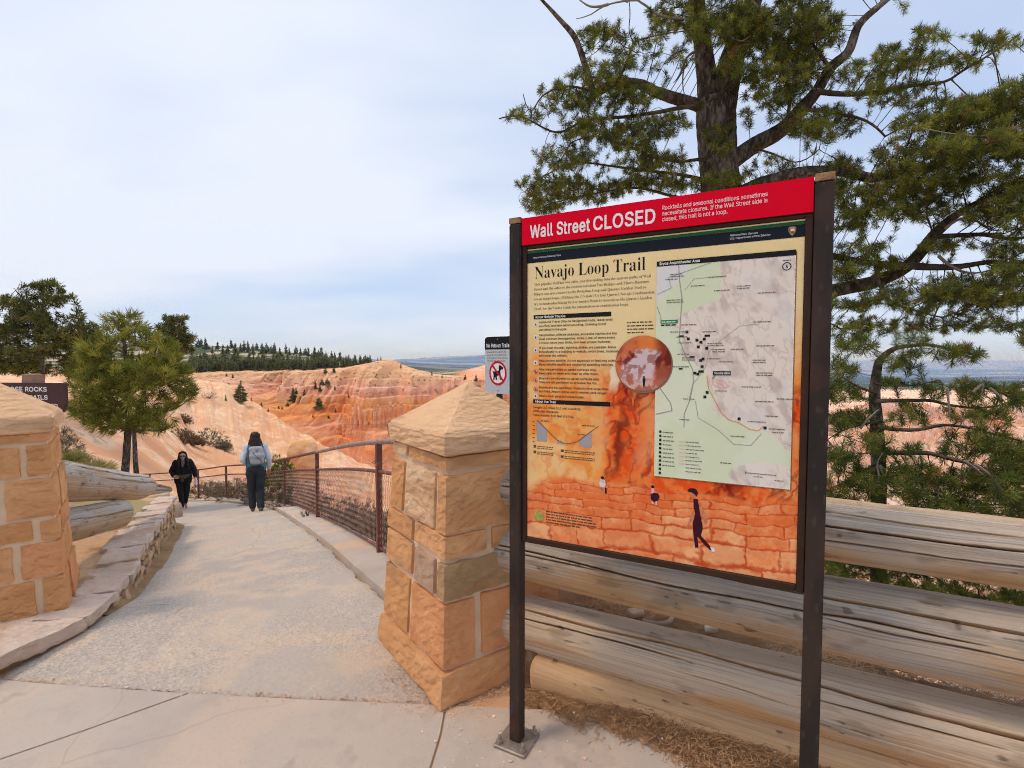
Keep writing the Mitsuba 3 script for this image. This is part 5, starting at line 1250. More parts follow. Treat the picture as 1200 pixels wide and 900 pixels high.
mat('bark_mat', bark_color, rough=0.95, spec=0.1, bump=lambda p, n, uv: fbm(p.x * 42, p.y * 42, p.z * 12, 4), bscale=0.03, eps=2e-3)
mat('twig_mat', grainy((0.165, 0.115, 0.080), (0.085, 0.06, 0.045), 7, 60, 0.9, 0.3, (0.26, 0.21, 0.16)), rough=0.95, spec=0.05)
mat('dead_twig_mat', grainy((0.40, 0.33, 0.26), (0.27, 0.21, 0.165), 7, 60, 0.9, 0.3), rough=0.95, spec=0.05)


def greens(n, seed, pal, w):
    rng = np.random.default_rng(seed); c = np.array(pal)[rng.choice(len(pal), n, p=np.array(w) / sum(w))]
    return c * rng.uniform(0.75, 1.3, (n, 1))


PAL = [(0.225, 0.245, 0.050), (0.155, 0.178, 0.044), (0.31, 0.30, 0.062), (0.30, 0.20, 0.064), (0.09, 0.103, 0.034)]


def blobs(specs, n, seed):
    """crown points: (photo x, y, half width, half height, depth, half depth, weight)"""
    rng = np.random.default_rng(seed); w = np.array([s[2] * s[3] * s[6] for s in specs], float); pick = rng.choice(len(specs), n, p=w / w.sum()); S = np.array(specs, float)[pick]
    q = rng.normal(0, 1, (n, 3)); q = unit_rows(q) * rng.random((n, 1)) ** (1 / 2.2)
    P = np.array([at(s[0] + a[0] * s[2], s[1] + a[1] * s[3], s[4] + a[2] * s[5]) for s, a in zip(S, q)]); d = P[:, 1].mean()
    return P[meshkit.fbm(P * (22.0 / d), 2, seed) > (0.44 if d < 10 else 0.40)]        # gaps between the boughs


def twist(path, d):                      # limb from photo pixels with a depth for each point
    return np.array([at(x, y, dd) for (x, y), dd in zip(path, np.broadcast_to(d, len(path)) if np.ndim(d) == 0 else np.interp(np.linspace(0, 1, len(path)), np.linspace(0, 1, len(d)), d))])


def rough_trunk(path, radii, sides=40, seed=0, amp=0.09):
    """bark-covered stem: a tube displaced by plates and furrows"""
    p = np.asarray(path, float); L = np.concatenate([[0], np.cumsum(np.linalg.norm(np.diff(p, axis=0), axis=1))]); n = max(8, int(L[-1] / 0.03)); s = np.linspace(0, L[-1], n)
    q = np.stack([PchipInterpolator(L, p[:, k])(s) for k in range(3)], 1); r = PchipInterpolator(L, radii)(s)
    v, f = tube(q, r, sides); m = n * sides
    c = np.repeat(q, sides, 0); d = v[:m] - c; k = (meshkit.fbm(v[:m] * [9, 9, 4] + seed, 4, seed) - 0.5) * 2 * amp + np.abs(meshkit.fbm(v[:m] * [24, 24, 7] + seed, 3, seed + 2) - 0.5) * 2.0 * amp
    v[:m] = c + d * (1 + k)[:, None] 
    return v, f


def finish_tree(key, P, par, rad, base_n, tuft_kw, pal=PAL, palw=(4, 4, 2, 0.5, 2), tip=0.003, sides=5, tipsize=2, seed=0, wood='twig_mat', skip=None, crown='needles', dead=0.0):
    r, kids, size = tree_radii(P, par, rad, tip)
    grown = np.arange(len(P)) >= base_n
    v, f = limb_mesh(P, par, r, sides)
    scene[f'{key}__branches'] = mikit.ply((v, f), wood, True); labels[f'{key}__branches'] = {'kind': 'stuff'}
    rng = np.random.default_rng(seed)
    ok = grown & (size <= tipsize)
    ok |= grown & (size < 14) & (rng.random(len(P)) < 0.22)
    if dead: ok &= rng.random(len(P)) > dead
    pos = P[ok]; d = unit_rows(P[ok] - P[par[ok]]); d[:, 2] += 0.25; d = unit_rows(d)
    v, f, c = needles(pos, d, seed=seed, colors=greens(len(pos), seed, pal, palw), **tuft_kw)
    scene[f'{key}__{crown}'] = mikit.ply((v, f), NEEDLE, False, color=c); labels[f'{key}__{crown}'] = {'kind': 'stuff'}
    return len(pos)


# the big pine behind the board
big = thing('pine_tree', 'large old pine with a forked grey trunk and long crooked limbs above the information board', 'pine tree')
D0 = 5.6
trunk = twist([(850, 760), (848, 420), (847, 260), (841, 180), (838, 118)], D0); tr = [0.24, 0.22, 0.21, 0.19, 0.20]
scene[f'{big}__trunk'] = mikit.ply(rough_trunk(trunk, tr, 48, 1), 'bark_mat', True)
stemL = twist([(832, 130), (828, 90), (823, 50), (817, 0), (815, -60)], [5.6, 5.55, 5.5]); stemR = twist([(846, 130), (854, 85), (864, 50), (880, 10), (900, -60)], [5.6, 5.7, 5.8])
add('stem', rough_trunk(stemL, [0.12, 0.10, 0.085, 0.07, 0.05], 32, 2), 'bark_mat', big, smooth=True)
add('stem', rough_trunk(stemR, [0.14, 0.135, 0.11, 0.09, 0.06], 32, 3), 'bark_mat', big, smooth=True)
limbE = twist([(850, 195), (880, 173), (920, 149), (939, 128), (957, 107), (973, 80), (995, 59), (1005, 32), (1029, 8), (1060, -15)], [5.6, 5.5, 5.3, 5.2, 5.1])
add('limb', rough_trunk(limbE, [0.095, 0.085, 0.075, 0.068, 0.055, 0.048, 0.042, 0.036, 0.028, 0.02], 24, 4), 'bark_mat', big, smooth=True)
limbI = twist([(850, 400), (905, 360), (975, 341), (1029, 329), (1064, 311), (1095, 275), (1113, 258), (1150, 235)], [5.5, 5.2, 4.9, 4.6])
add('limb', rough_trunk(limbI, [0.085, 0.075, 0.068, 0.062, 0.055, 0.046, 0.036, 0.02], 24, 5), 'bark_mat', big, smooth=True)
limbA = twist([(836, 128), (800, 118), (767, 107), (751, 99), (724, 96), (697, 109), (687, 80), (673, 43), (657, 24), (631, -4)], [5.6, 5.4, 5.2, 5.0])
add('limb', rough_trunk(limbA, [0.075, 0.06, 0.052, 0.048, 0.045, 0.038, 0.03, 0.026, 0.02, 0.012], 20, 6), 'bark_mat', big, smooth=True)
limbH = twist([(850, 235), (896, 213), (933, 203), (979, 200), (1027, 208), (1085, 196), (1150, 178), (1215, 165)], [5.5, 5.1, 4.8, 4.5])
add('limb', rough_trunk(limbH, [0.06, 0.056, 0.054, 0.050, 0.042, 0.034, 0.026, 0.018], 20, 7), 'bark_mat', big, smooth=True)
J = lambda path, d, r0, r1: (twist(path, d), r0, r1, 1)
limbs = [(trunk, 0.05, 0.05, None), (stemL, 0.05, 0.03, 1), (stemR, 0.05, 0.03, 1), (limbE, 0.05, 0.018, 1), (limbI, 0.05, 0.018, 1), (limbA, 0.04, 0.010, 1), (limbH, 0.04, 0.016, 1),
         J([(836, 128), (812, 125), (772, 131), (740, 136), (687, 141), (652, 155), (607, 136), (585, 139)], [5.6, 5.3, 5.1], 0.030, 0.006),
         J([(838, 190), (820, 187), (793, 189), (767, 184), (740, 173), (700, 160), (668, 168)], [5.6, 5.3, 5.0], 0.022, 0.006),
         J([(697, 109), (664, 101), (636, 112), (622, 130), (613, 110)], [5.0, 4.9], 0.014, 0.004), J([(724, 96), (735, 70), (742, 50)], 5.1, 0.020, 0.006),
         J([(840, 215), (800, 205), (760, 200), (720, 195), (680, 190), (640, 205), (615, 225)], [5.7, 5.8, 5.7], 0.024, 0.005),
         J([(843, 240), (790, 230), (740, 220), (690, 228), (640, 240)], [5.7, 6.0], 0.024, 0.005),
         J([(939, 128), (981, 133), (1013, 141), (1037, 160)], [5.2, 5.0], 0.022, 0.010), J([(957, 107), (1024, 109), (1067, 101), (1107, 96), (1128, 83), (1160, 64), (1195, 40)], [5.1, 4.8, 4.6], 0.030, 0.006),
         J([(1064, 311), (1118, 313), (1162, 307), (1215, 325)], [4.8, 4.5], 0.040, 0.012), J([(940, 290), (975, 300), (1029, 309), (1069, 311)], [5.1, 4.8], 0.034, 0.028), J([(1095, 278), (1144, 275), (1189, 280), (1225, 270)], [4.7, 4.5], 0.026, 0.012),
         J([(880, 173), (905, 180), (935, 190), (960, 175)], [5.5, 5.2], 0.014, 0.005), J([(973, 80), (955, 55), (935, 30), (920, 0)], [5.1, 5.3], 0.02, 0.01), J([(920, 149), (925, 110), (915, 75), (905, 40)], [5.3, 5.5], 0.022, 0.01), J([(1029, 329), (1040, 350), (1075, 365), (1105, 372)], [4.8, 4.5], 0.016, 0.006), J([(905, 360), (950, 370), (985, 385)], [5.1, 4.9], 0.018, 0.006)]
crown = [(705, 45, 32, 22, 5.0, .3, 1), (700, 85, 36, 22, 5.0, .35, .8), (735, 60, 25, 25, 5.1, .3, .5), (690, 118, 42, 16, 5.1, .35, 1.2), (655, 105, 35, 10, 5.0, .25, .5), (628, 135, 36, 12, 5.0, .3, .8), (745, 112, 40, 16, 5.2, .35, 1.6), (690, 150, 45, 16, 5.1, .35, 1.1), (770, 145, 45, 18, 5.3, .4, 1.3), (735, 165, 40, 18, 5.2, .35, 1.1),
         (760, 188, 45, 16, 5.4, .4, 1.0), (660, 185, 45, 18, 5.2, .4, .8), (640, 215, 36, 16, 5.5, .4, .9), (690, 222, 50, 18, 5.7, .4, 1.5), (760, 215, 50, 14, 5.7, .4, 1.6), (815, 215, 45, 12, 5.5, .35, 1.3), (640, 240, 32, 14, 5.9, .4, 1.2), (790, 20, 36, 22, 5.3, .4, .9), (765, 55, 18, 30, 5.3, .3, .5), (835, 15, 45, 26, 5.3, .4, 1.8), (885, 35, 45, 32, 5.4, .5, 2.0),
         (925, 65, 42, 36, 5.3, .5, 1.7), (905, 105, 40, 25, 5.3, .5, 1.2), (960, 30, 36, 26, 5.2, .5, 1.2), (840, 155, 20, 10, 5.35, .12, .8), (920, 85, 45, 22, 5.1, .4, 1.0), (965, 145, 45, 25, 5.1, .45, .9), (1000, 85, 40, 18, 5.0, .4, .7), (1060, 68, 50, 18, 4.7, .35, .9), (1095, 42, 32, 14, 4.7, .3, .6), (1130, 75, 40, 14, 4.6, .3, .7), (1170, 48, 40, 12, 4.5, .3, .7), (1060, 110, 60, 18, 4.7, .35, .9),
         (1150, 128, 60, 18, 4.5, .4, 1.6), (1090, 148, 50, 18, 4.6, .4, 1.4), (1185, 165, 40, 30, 4.3, .4, 2.0), (1130, 175, 65, 25, 4.4, .4, 2.4), (1060, 185, 45, 24, 4.6, .4, 1.6), (1100, 210, 60, 25, 4.5, .4, 2.0), (1180, 220, 40, 30, 4.3, .4, 1.8), (1030, 225, 40, 16, 4.8, .4, 1.3), (1000, 255, 32, 18, 5.0, .4, 1.2), (1010, 290, 36, 12, 4.9, .4, .7), (1140, 245, 50, 16, 4.5, .4, .9),
         (1175, 290, 36, 16, 4.4, .3, .7), (1000, 350, 34, 16, 4.9, .35, 1.2), (1060, 345, 50, 16, 4.7, .35, 1.2), (1120, 340, 50, 18, 4.5, .35, 1.1), (1175, 345, 40, 18, 4.4, .35, 1.1), (1015, 385, 40, 14, 4.8, .35, 1.0), (1080, 380, 45, 12, 4.6, .3, .8), (1150, 380, 45, 12, 4.5, .3, .7), (1235, 200, 40, 120, 4.3, .5, .8), (860, -50, 160, 45, 5.4, .7, 1.0), (990, 200, 26, 22, 5.0, .3, .8), (905, 195, 36, 12, 5.3, .3, .5), (1080, 245, 60, 18, 4.6, .4, 1.1), (1190, 255, 40, 22, 4.3, .4, 1.4), (1020, 310, 50, 14, 4.8, .35, .7), (1110, 290, 40, 12, 4.6, .3, .6), (1190, 320, 36, 20, 4.3, .35, 1.0), (1100, 360, 60, 14, 4.6, .35, 1.0), (985, 225, 24, 20, 5.0, .3, .9), (990, 320, 22, 18, 5.0, .3, .8), (990, 395, 26, 14, 4.9, .3, .9), (1195, 120, 40, 30, 4.3, .4, 1.2), (1215, 390, 30, 20, 4.3, .3, .9), (850, 30, 60, 30, 4.95, .25, 1.3), (800, 70, 24, 20, 5.1, .2, .5), (880, 75, 40, 24, 5.0, .25, 1.0), (940, 20, 50, 26, 5.0, .3, 1.2), (845, 175, 16, 14, 5.2, .1, .5), (860, 208, 40, 10, 5.2, .2, .8), (890, 135, 30, 14, 5.2, .25, .5)]
P, par, rad, bn = grow(limbs, blobs(crown, 40000, 3), step=0.052, infl=0.75, kill=0.049, iters=190, seed=5, jitter=0.35)
n1 = finish_tree(big, P, par, rad, bn, dict(n=58, length=0.058, width=0.0040, spread=0.80, along=0.05), tip=0.0018, seed=7, tipsize=2)
deadb = []
for path, d in [([(800, 22), (772, 18), (745, 0), (713, 5), (690, 18), (675, 22)], 5.2), ([(713, 5), (695, 8), (682, 2), (676, -4)], 5.2), ([(736, 2), (720, -5), (705, -8)], 5.2), ([(815, 60), (803, 72), (800, 95), (803, 113)], 5.45), ([(803, 72), (795, 90), (789, 97)], 5.45), ([(1189, 150), (1120, 170), (1060, 190)], 4.3), ([(1200, 155), (1150, 160), (1080, 150)], 4.2), ([(1030, 85), (1060, 75), (1078, 42)], 4.9),
                ([(860, 15), (855, 40), (868, 48), (880, 40)], 5.1), ([(880, 0), (900, 30), (898, 50), (870, 52)], 5.1), ([(767, 184), (790, 205), (787, 213)], 5.3), ([(1108, 268), (1135, 255), (1165, 270), (1195, 262)], 4.5), ([(1100, 300), (1140, 320), (1185, 305)], 4.5)]:
    q = twist(path, d); deadb.append(tube(np.stack([PchipInterpolator(np.arange(len(q)), q[:, k])(np.linspace(0, len(q) - 1, 14)) for k in range(3)], 1), np.linspace(0.014, 0.003, 14), 6))
dk_ = add('dead_branches', cat(deadb), 'dead_twig_mat', big, smooth=True); labels[dk_] = {'kind': 'stuff'}

# the young pine behind the fence on the right
yp = thing('pine_tree', 'young pine with a thin grey stem behind the log fence at the right', 'pine tree')
ytr = twist([(1028, 760), (1029, 533), (1027, 489), (1025, 455), (1029, 427), (1053, 407), (1084, 404), (1113, 409), (1140, 415)], [4.3, 4.25, 4.2, 4.1, 4.0])
scene[f'{yp}__trunk'] = mikit.ply(rough_trunk(ytr, [0.06, 0.052, 0.045, 0.038, 0.030, 0.018, 0.014, 0.010, 0.006], 20, 9), 'bark_mat', True)
ylimbs = [(ytr, 0.03, 0.006, None), J([(1030, 540), (1035, 531), (1089, 531), (1115, 538), (1142, 544), (1182, 578), (1200, 600)], [4.2, 3.9, 3.6], 0.026, 0.008), J([(1026, 500), (1066, 504), (1111, 498), (1167, 509), (1210, 520)], [4.2, 4.0, 3.8], 0.020, 0.006), J([(1025, 470), (1084, 469), (1115, 475), (1144, 478), (1190, 470)], [4.2, 4.3], 0.020, 0.006),
          J([(1026, 460), (1000, 450), (975, 430)], 4.1, 0.012, 0.004), J([(1027, 495), (1000, 500), (970, 515)], 4.1, 0.012, 0.004), J([(1029, 540), (1000, 560), (965, 575)], [4.2, 4.0], 0.014, 0.004), J([(1029, 560), (1080, 575), (1140, 590), (1200, 590)], [4.2, 3.8], 0.016, 0.005), J([(1028, 650), (1000, 655), (970, 665)], [4.2, 4.0], 0.012, 0.004), J([(1028, 640), (1080, 650), (1150, 665), (1210, 670)], [4.2, 3.8], 0.016, 0.005), J([(1028, 690), (1100, 695), (1200, 705)], [4.2, 3.8], 0.014, 0.005), J([(1025, 450), (1060, 452), (1100, 445)], 4.1, 0.010, 0.004), J([(1190, 470), (1160, 455), (1130, 450)], 4.2, 0.012, 0.004)]
ycrown = [(985, 430, 22, 14, 4.1, .25, .9), (1005, 405, 28, 12, 4.1, .2, .6), (1075, 400, 35, 10, 4.0, .2, .6), (1120, 415, 36, 14, 3.9, .25, .9), (1060, 425, 26, 12, 4.1, .2, .7), (990, 460, 26, 14, 4.1, .25, 1), (1045, 448, 30, 10, 4.1, .25, .8), (1145, 455, 36, 14, 4.2, .3, 1.3), (1185, 465, 28, 18, 4.1, .3, 1.4), (1090, 455, 24, 10, 4.1, .2, .5), (990, 490, 28, 14, 4.1, .25, 1.1), (1060, 490, 30, 14, 4.1, .25, 1.2), (1150, 490, 45, 10, 4.0, .3, .8), (985, 535, 28, 20, 4.0, .3, 1.1),
          (1010, 565, 40, 20, 4.0, .3, 1.6), (1075, 565, 45, 24, 3.9, .3, 2.0), (1140, 570, 45, 22, 3.8, .3, 1.9), (1190, 545, 30, 30, 3.8, .3, 1.6), (1120, 600, 70, 20, 3.8, .3, 2.0), (1190, 600, 40, 25, 3.7, .3, 1.6), (1000, 600, 40, 18, 4.0, .3, 1.4), (1060, 530, 30, 10, 4.0, .2, .5), (1130, 640, 70, 20, 3.8, .25, 1.4), (1060, 650, 70, 26, 3.9, .3, 2.6), (1000, 655, 45, 28, 4.0, .3, 2.6), (980, 690, 40, 24, 3.9, .3, 2.0), (1080, 690, 60, 24, 3.8, .3, 2.2), (1190, 660, 50, 24, 3.7, .25, 1.4), (1120, 690, 80, 22, 3.8, .3, 1.4), (1200, 710, 50, 22, 3.7, .3, 1.2), (1025, 520, 22, 16, 3.9, .15, .7), (1030, 570, 30, 20, 3.8, .15, 1.0), (1090, 525, 40, 14, 4.0, .25, .7), (980, 575, 24, 24, 3.9, .25, 1.2), (1160, 520, 40, 16, 3.9, .25, .9), (970, 450, 18, 20, 4.0, .2, .8), (1100, 580, 60, 20, 3.7, .2, 1.4), (1180, 575, 40, 24, 3.6, .25, 1.4), (1230, 560, 40, 60, 3.8, .4, .8)]
P, par, rad, bn = grow(ylimbs, blobs(ycrown, 17000, 13), step=0.05, infl=0.75, kill=0.052, iters=130, seed=15, jitter=0.3)
PALY = [(0.18, 0.21, 0.046), (0.13, 0.165, 0.042), (0.24, 0.24, 0.054), (0.28, 0.175, 0.06), (0.09, 0.118, 0.035)]
n2 = finish_tree(yp, P, par, rad, bn, dict(n=54, length=0.066, width=0.0038, spread=0.72, along=0.05), pal=PALY, tip=0.0018, seed=17, tipsize=3)
deadb = []
for path, d in [([(1020, 580), (1030, 560), (1028, 545), (1035, 530)], 3.9), ([(1031, 545), (1040, 565), (1052, 575)], 3.9), ([(1008, 502), (1020, 488), (1030, 480)], 4.0), ([(1140, 460), (1152, 450), (1148, 470)], 3.9), ([(1160, 455), (1172, 465), (1178, 472)], 3.9), ([(1142, 544), (1165, 562), (1180, 585), (1190, 590)], 3.6), ([(1130, 540), (1155, 560), (1172, 580)], 3.65), ([(1110, 455), (1112, 475), (1114, 495)], 3.95), ([(1098, 600), (1100, 570), (1102, 545)], 3.8), ([(965, 500), (985, 492), (1000, 500)], 4.0)]:
    q = twist(path, d); deadb.append(tube(np.stack([PchipInterpolator(np.arange(len(q)), q[:, k])(np.linspace(0, len(q) - 1, 12)) for k in range(3)], 1), np.linspace(0.011, 0.003, 12), 6))
dk_ = add('dead_branches', cat(deadb), 'dead_twig_mat', yp, smooth=True); labels[dk_] = {'kind': 'stuff'}


# pines on the left
def left_pine(label, base, trunks, specs, n, step, kill, tuft, pal, palw, seed, tip=0.006, bark='bark_mat', tipsize=4):
    k = thing('pine_tree', label, 'pine tree'); limbs = []
    for i, (path, d, r0, r1) in enumerate(trunks):
        q = twist(path, d); add('trunk', rough_trunk(q, np.linspace(r0, r1, len(q)), 20, seed + i), bark, k, smooth=True); limbs.append((q, r0 * 0.3, r1 * 0.5, None if i == 0 else 1))
    P, par, rad, bn = grow(limbs, blobs(specs, n, seed), step=step, infl=step * 12, kill=kill, iters=130, seed=seed + 1, jitter=0.3)
    return finish_tree(k, P, par, rad, bn, tuft, pal=pal, palw=palw, tip=tip, seed=seed + 2, tipsize=tipsize)


PALB = [(0.30, 0.29, 0.055), (0.215, 0.225, 0.046), (0.38, 0.34, 0.07), (0.14, 0.16, 0.036), (0.34, 0.24, 0.07)]
bushy = [(143, 375, 22, 16, 13, .4, 1.3), (150, 400, 42, 22, 13, .8, 1.2), (120, 415, 36, 22, 12.9, .8, 1.2), (180, 415, 34, 26, 13, .8, 1.2), (150, 440, 62, 26, 13, 1.2, 1.3), (105, 445, 28, 28, 13, .7, 1.2), (200, 440, 24, 22, 13, .6, 1.2), (150, 470, 70, 22, 13, 1.3, 1.3), (215, 460, 18, 16, 13, .5, 1.3), (100, 478, 24, 16, 13, .6, 1.0), (150, 495, 55, 14, 13, 1.1, 1.1), (185, 495, 28, 14, 12.9, .6, 1.1), (130, 455, 40, 20, 12.2, .3, 1.0), (170, 450, 36, 24, 12.2, .3, 1.0), (120, 497, 24, 12, 12.6, .4, .8)]
n3 = left_pine('bushy yellow-green pine with a double trunk standing between the trail sign and the path', None, [([(146, 560), (149, 520), (151, 470), (147, 420), (143, 370)], 13.0, 0.095, 0.03), ([(160, 558), (158, 525), (157, 500), (165, 470), (178, 440)], 12.95, 0.06, 0.02), ([(157, 506), (170, 504), (185, 505), (195, 503)], 12.8, 0.035, 0.015), ([(150, 480), (135, 470), (115, 462), (100, 458)], 12.8, 0.04, 0.015), ([(151, 465), (168, 452), (190, 442)], 12.8, 0.04, 0.015)],
               bushy, 6800, 0.12, 0.14, dict(n=30, length=0.24, width=0.013, spread=0.42, along=0.12, up=0.25), PALB, (4, 4, 2, 2.5, .4), 31, tip=0.004)
PALD = [(0.17, 0.175, 0.048), (0.12, 0.13, 0.040), (0.22, 0.215, 0.060), (0.24, 0.19, 0.07), (0.08, 0.092, 0.030)]
dark = [(26, 338, 14, 6, 34, .6, 1), (52, 336, 22, 9, 34, .9, 1.2), (60, 352, 30, 12, 34, 1.2, 1.2), (20, 356, 28, 12, 34, 1.2, 1.2), (85, 370, 18, 10, 34, .8, 1), (40, 374, 40, 12, 34, 1.6, 1.3), (88, 386, 16, 10, 34, .8, 1), (60, 392, 42, 12, 34, 1.8, 1.4), (15, 390, 30, 14, 34, 1.5, 1.3), (45, 410, 52, 12, 34, 2, 1.4), (80, 418, 26, 10, 34, 1.2, 1), (15, 425, 36, 14, 34, 1.5, 1.3), (60, 432, 40, 8, 34, 1.5, 1)]
n4 = left_pine('dark broad pine rising behind the brown trail sign', None, [([(48, 446), (48, 420), (46, 390), (50, 360), (50, 332)], 34, 0.20, 0.04), ([(47, 420), (25, 405), (5, 395)], 34, 0.1, 0.03), ([(47, 400), (70, 388), (90, 380)], 34, 0.1, 0.03), ([(50, 365), (30, 352), (18, 340)], 34, 0.08, 0.03)],
               dark, 6200, 0.24, 0.27, dict(n=26, length=0.36, width=0.045, spread=0.7, along=0.25), PALD, (4, 4, 2, .5, 3), 41, tip=0.008)
back = [(200, 362, 11, 8, 38, .8, 2.5), (205, 372, 16, 9, 38, .9, 1.8), (200, 386, 20, 9, 38, 1.1, 1.2), (212, 396, 18, 9, 38, 1, 1.2), (205, 408, 22, 9, 38, 1.2, 1.2), (215, 420, 22, 9, 38, 1.2, 1.2), (205, 432, 24, 8, 38, 1.2, 1.1)]
n5 = left_pine('dark narrow pine seen behind the right shoulder of the bushy pine', None, [([(206, 450), (206, 420), (205, 395), (203, 372)], 38, 0.15, 0.04)], back, 3000, 0.24, 0.27, dict(n=26, length=0.36, width=0.045, spread=0.7, along=0.25), PALD, (4, 4, 2, .5, 3), 51, tip=0.008)
for lab, cx, d, sd in (('dark pine half cut off by the left edge behind the trail sign', -25, 36, 61), ('low dark pine between the broad pine and the bushy pine', 105, 42, 71)):
    k_ = 1.0 if cx < 0 else 0.55
    sp_ = [(cx, 440 - 95 * k_, 14, 9, d, .9, 1.2), (cx, 440 - 75 * k_, 24, 11, d, 1.3, 1.2), (cx + 4, 440 - 52 * k_, 30, 13, d, 1.6, 1.3), (cx - 3, 440 - 30 * k_, 34, 13, d, 1.8, 1.3), (cx, 440 - 8 * k_, 34, 9, d, 1.6, 1)]
    left_pine(lab, None, [([(cx, 450), (cx, 400), (cx, 440 - 100 * k_)], d, 0.18, 0.04)], sp_, 4000, 0.26, 0.26, dict(n=30, length=0.32, width=0.05, spread=0.7, along=0.25), PALD, (4, 4, 2, .5, 3), sd, tip=0.008)
print('tufts', n1, n2, n3, n4, n5)

# ------------------------------------------------------------------ far conifers: one mesh each, a few shapes
def conifer(seed, h=10.0, w=2.4, layers=13, ragged=0.35):
    rng = np.random.default_rng(seed); V, F, Cc, c0 = [], [], [], 0
    v, f = tube([(0, 0, -0.6), (0, 0, h * 0.5), (0, 0, h * 0.98)], [0.20, 0.12, 0.03], 5); V.append(v); F.append(f); Cc.append(np.tile([0.13, 0.095, 0.07], (len(v), 1))); c0 += len(v)
    for i in range(layers):
        t = (i + 0.6) / layers; z = h * (0.10 + 0.90 * t); R = w * (1 - t) ** 0.75 * rng.uniform(1 - ragged, 1 + ragged * 0.5) + 0.12
        nb = int(8 + 6 * (1 - t))
        for b in range(nb):
            a = rng.uniform(0, 2 * np.pi); L = R * rng.uniform(0.6, 1.1); d = np.array([np.cos(a), np.sin(a), rng.uniform(-0.25, 0.15)]); s = np.array([-np.sin(a), np.cos(a), 0]) * L * rng.uniform(0.22, 0.36); dz = rng.uniform(-.3, .3)
            o = np.array([0, 0, z + dz]); q = np.array([o, o + d * L * 0.6 + s + [0, 0, 0.1], o + d * L, o + d * L * 0.6 - s - [0, 0, 0.12], o + d * L * .55 + [0, 0, 0.45], o + d * L * .55 - [0, 0, 0.45]])
            V.append(q); F.append(np.array([[0, 1, 2], [0, 2, 3], [0, 4, 2], [0, 2, 5]]) + c0); c0 += 6
            Cc.append(np.tile(np.array([0.20, 0.215, 0.085]) * rng.uniform(0.6, 1.4) + rng.uniform(0, .04) * np.array([1, .7, .2]), (6, 1)))
    return mikit.ply((np.vstack(V), np.vstack(F)), NEEDLE, False, color=np.vstack(Cc))


CON = [conifer(s, 10, w, l, rg) for s, w, l, rg in ((1, 2.6, 11, .4), (2, 3.2, 10, .5), (3, 2.2, 12, .45), (4, 3.0, 10, .6), (5, 2.5, 13, .35))]


def plant_conifer(p, h, seed, wide=1.0, key=None):
    rng = random.Random(seed); d = dict(CON[rng.randrange(5)]); s = h / 10.0
    d['to_world'] = T().translate([float(x) for x in p]).rotate([0, 0, 1], rng.uniform(0, 360)).rotate([1, 0, 0], rng.uniform(-3, 3)).scale([s * wide, s * wide, s]); scene[key] = d


rr_ = random.Random(77)
cnt = 0
for row, (t0, hpx, dens) in enumerate(((7.15, 15, 2.6), (7.6, 16, 3.2), (8.2, 15, 4.2), (8.7, 13, 5.5), (9.6, 6, 6.0), (9.98, 5, 5.0))):
    u = 222 + row * 1.3
    while u < 436:
        if row >= 4 and u > 330: break
        i = int(np.argmin(np.abs(CU - u))); j = int(np.argmin(np.abs(CT - (t0 + rr_.uniform(-.15, .15))))); p = CP[i, j]
        fade = 1.0 if u < 380 else max(0.15, 1 - (u - 380) / 75)
        if rr_.random() < (1 if u < 395 else 0.55):
            key = key_of('rim_pine'); h = hpx * p[1] / 600 * rr_.uniform(0.75, 1.12) * (0.55 + 0.45 * fade); plant_conifer(p - [0, 0, 0.3], h, cnt, rr_.uniform(1.0, 1.5), key)
            thing(None, 'small dark conifer in the forest along the far canyon rim', 'conifer', 'conifers along the far canyon rim', key=key); cnt += 1
        u += dens * rr_.uniform(0.6, 1.4)
# conifers and junipers standing on the canyon slopes
for (x, y, hp, wd) in [(281, 472, 27, 1.25), (348, 472, 18, 1.5), (376, 480, 17, 1.2), (359, 472, 8, 1.3), (363, 464, 9, 1.3), (356, 462, 8, 1.5), (374, 456, 10, 1.3), (382, 459, 9, 1.6), (384, 452, 9, 1.4), (391, 451, 8, 1.8), (304, 472, 7, 1.2), (264, 470, 8, 1.0), (313, 477, 6, 1.4), (318, 483, 5, 1.6), (329, 479, 4, 1.8), (335, 480, 4, 1.8), (338, 476, 5, 1.6), (378, 478, 6, 1.6), (398, 457, 5, 1.6), (409, 466, 5, 1.3), (286, 443, 5, 1.7), (275, 441, 4, 2.0), (337, 460, 7, 1.3),
                        (410, 426, 6, 1.2), (426, 424, 7, 1.1), (444, 423, 5, 1.2), (448, 422.5, 5, 1.2), (397, 437, 9, 1.2), (386, 437, 7, 1.4), (392, 484, 5, 1.5), (384, 490, 4, 1.6), (370, 489, 4, 1.8), (474, 432, 6, 1.2), (508, 440, 5, 1.5), (545, 445, 6, 1.6), (558, 447, 8, 1.6), (520, 443, 4, 1.7)]:
    p = canyon_point(x, y, 2.5, 9.5); key = key_of('slope_conifer'); plant_conifer(p - [0, 0, 0.2], hp * p[1] / 600, cnt, wd, key)
    if hp >= 16: thing(None, {281: 'dark conifer alone on the pale slope, leftmost of the canyon conifers', 348: 'broad conifer on the canyon slope above the pink beds', 376: 'conifer standing lowest on the canyon slope right of the broad one'}[x], 'conifer', key=key)
    else: thing(None, 'tiny dark conifer dotted on the canyon slopes', 'conifer', 'tiny conifers on the canyon slopes', key=key)
    cnt += 1
# ------------------------------------------------------------------ people
def ball(p, r, seg=20): return m3.Manifold.sphere(float(r), seg).translate([float(x) for x in p])


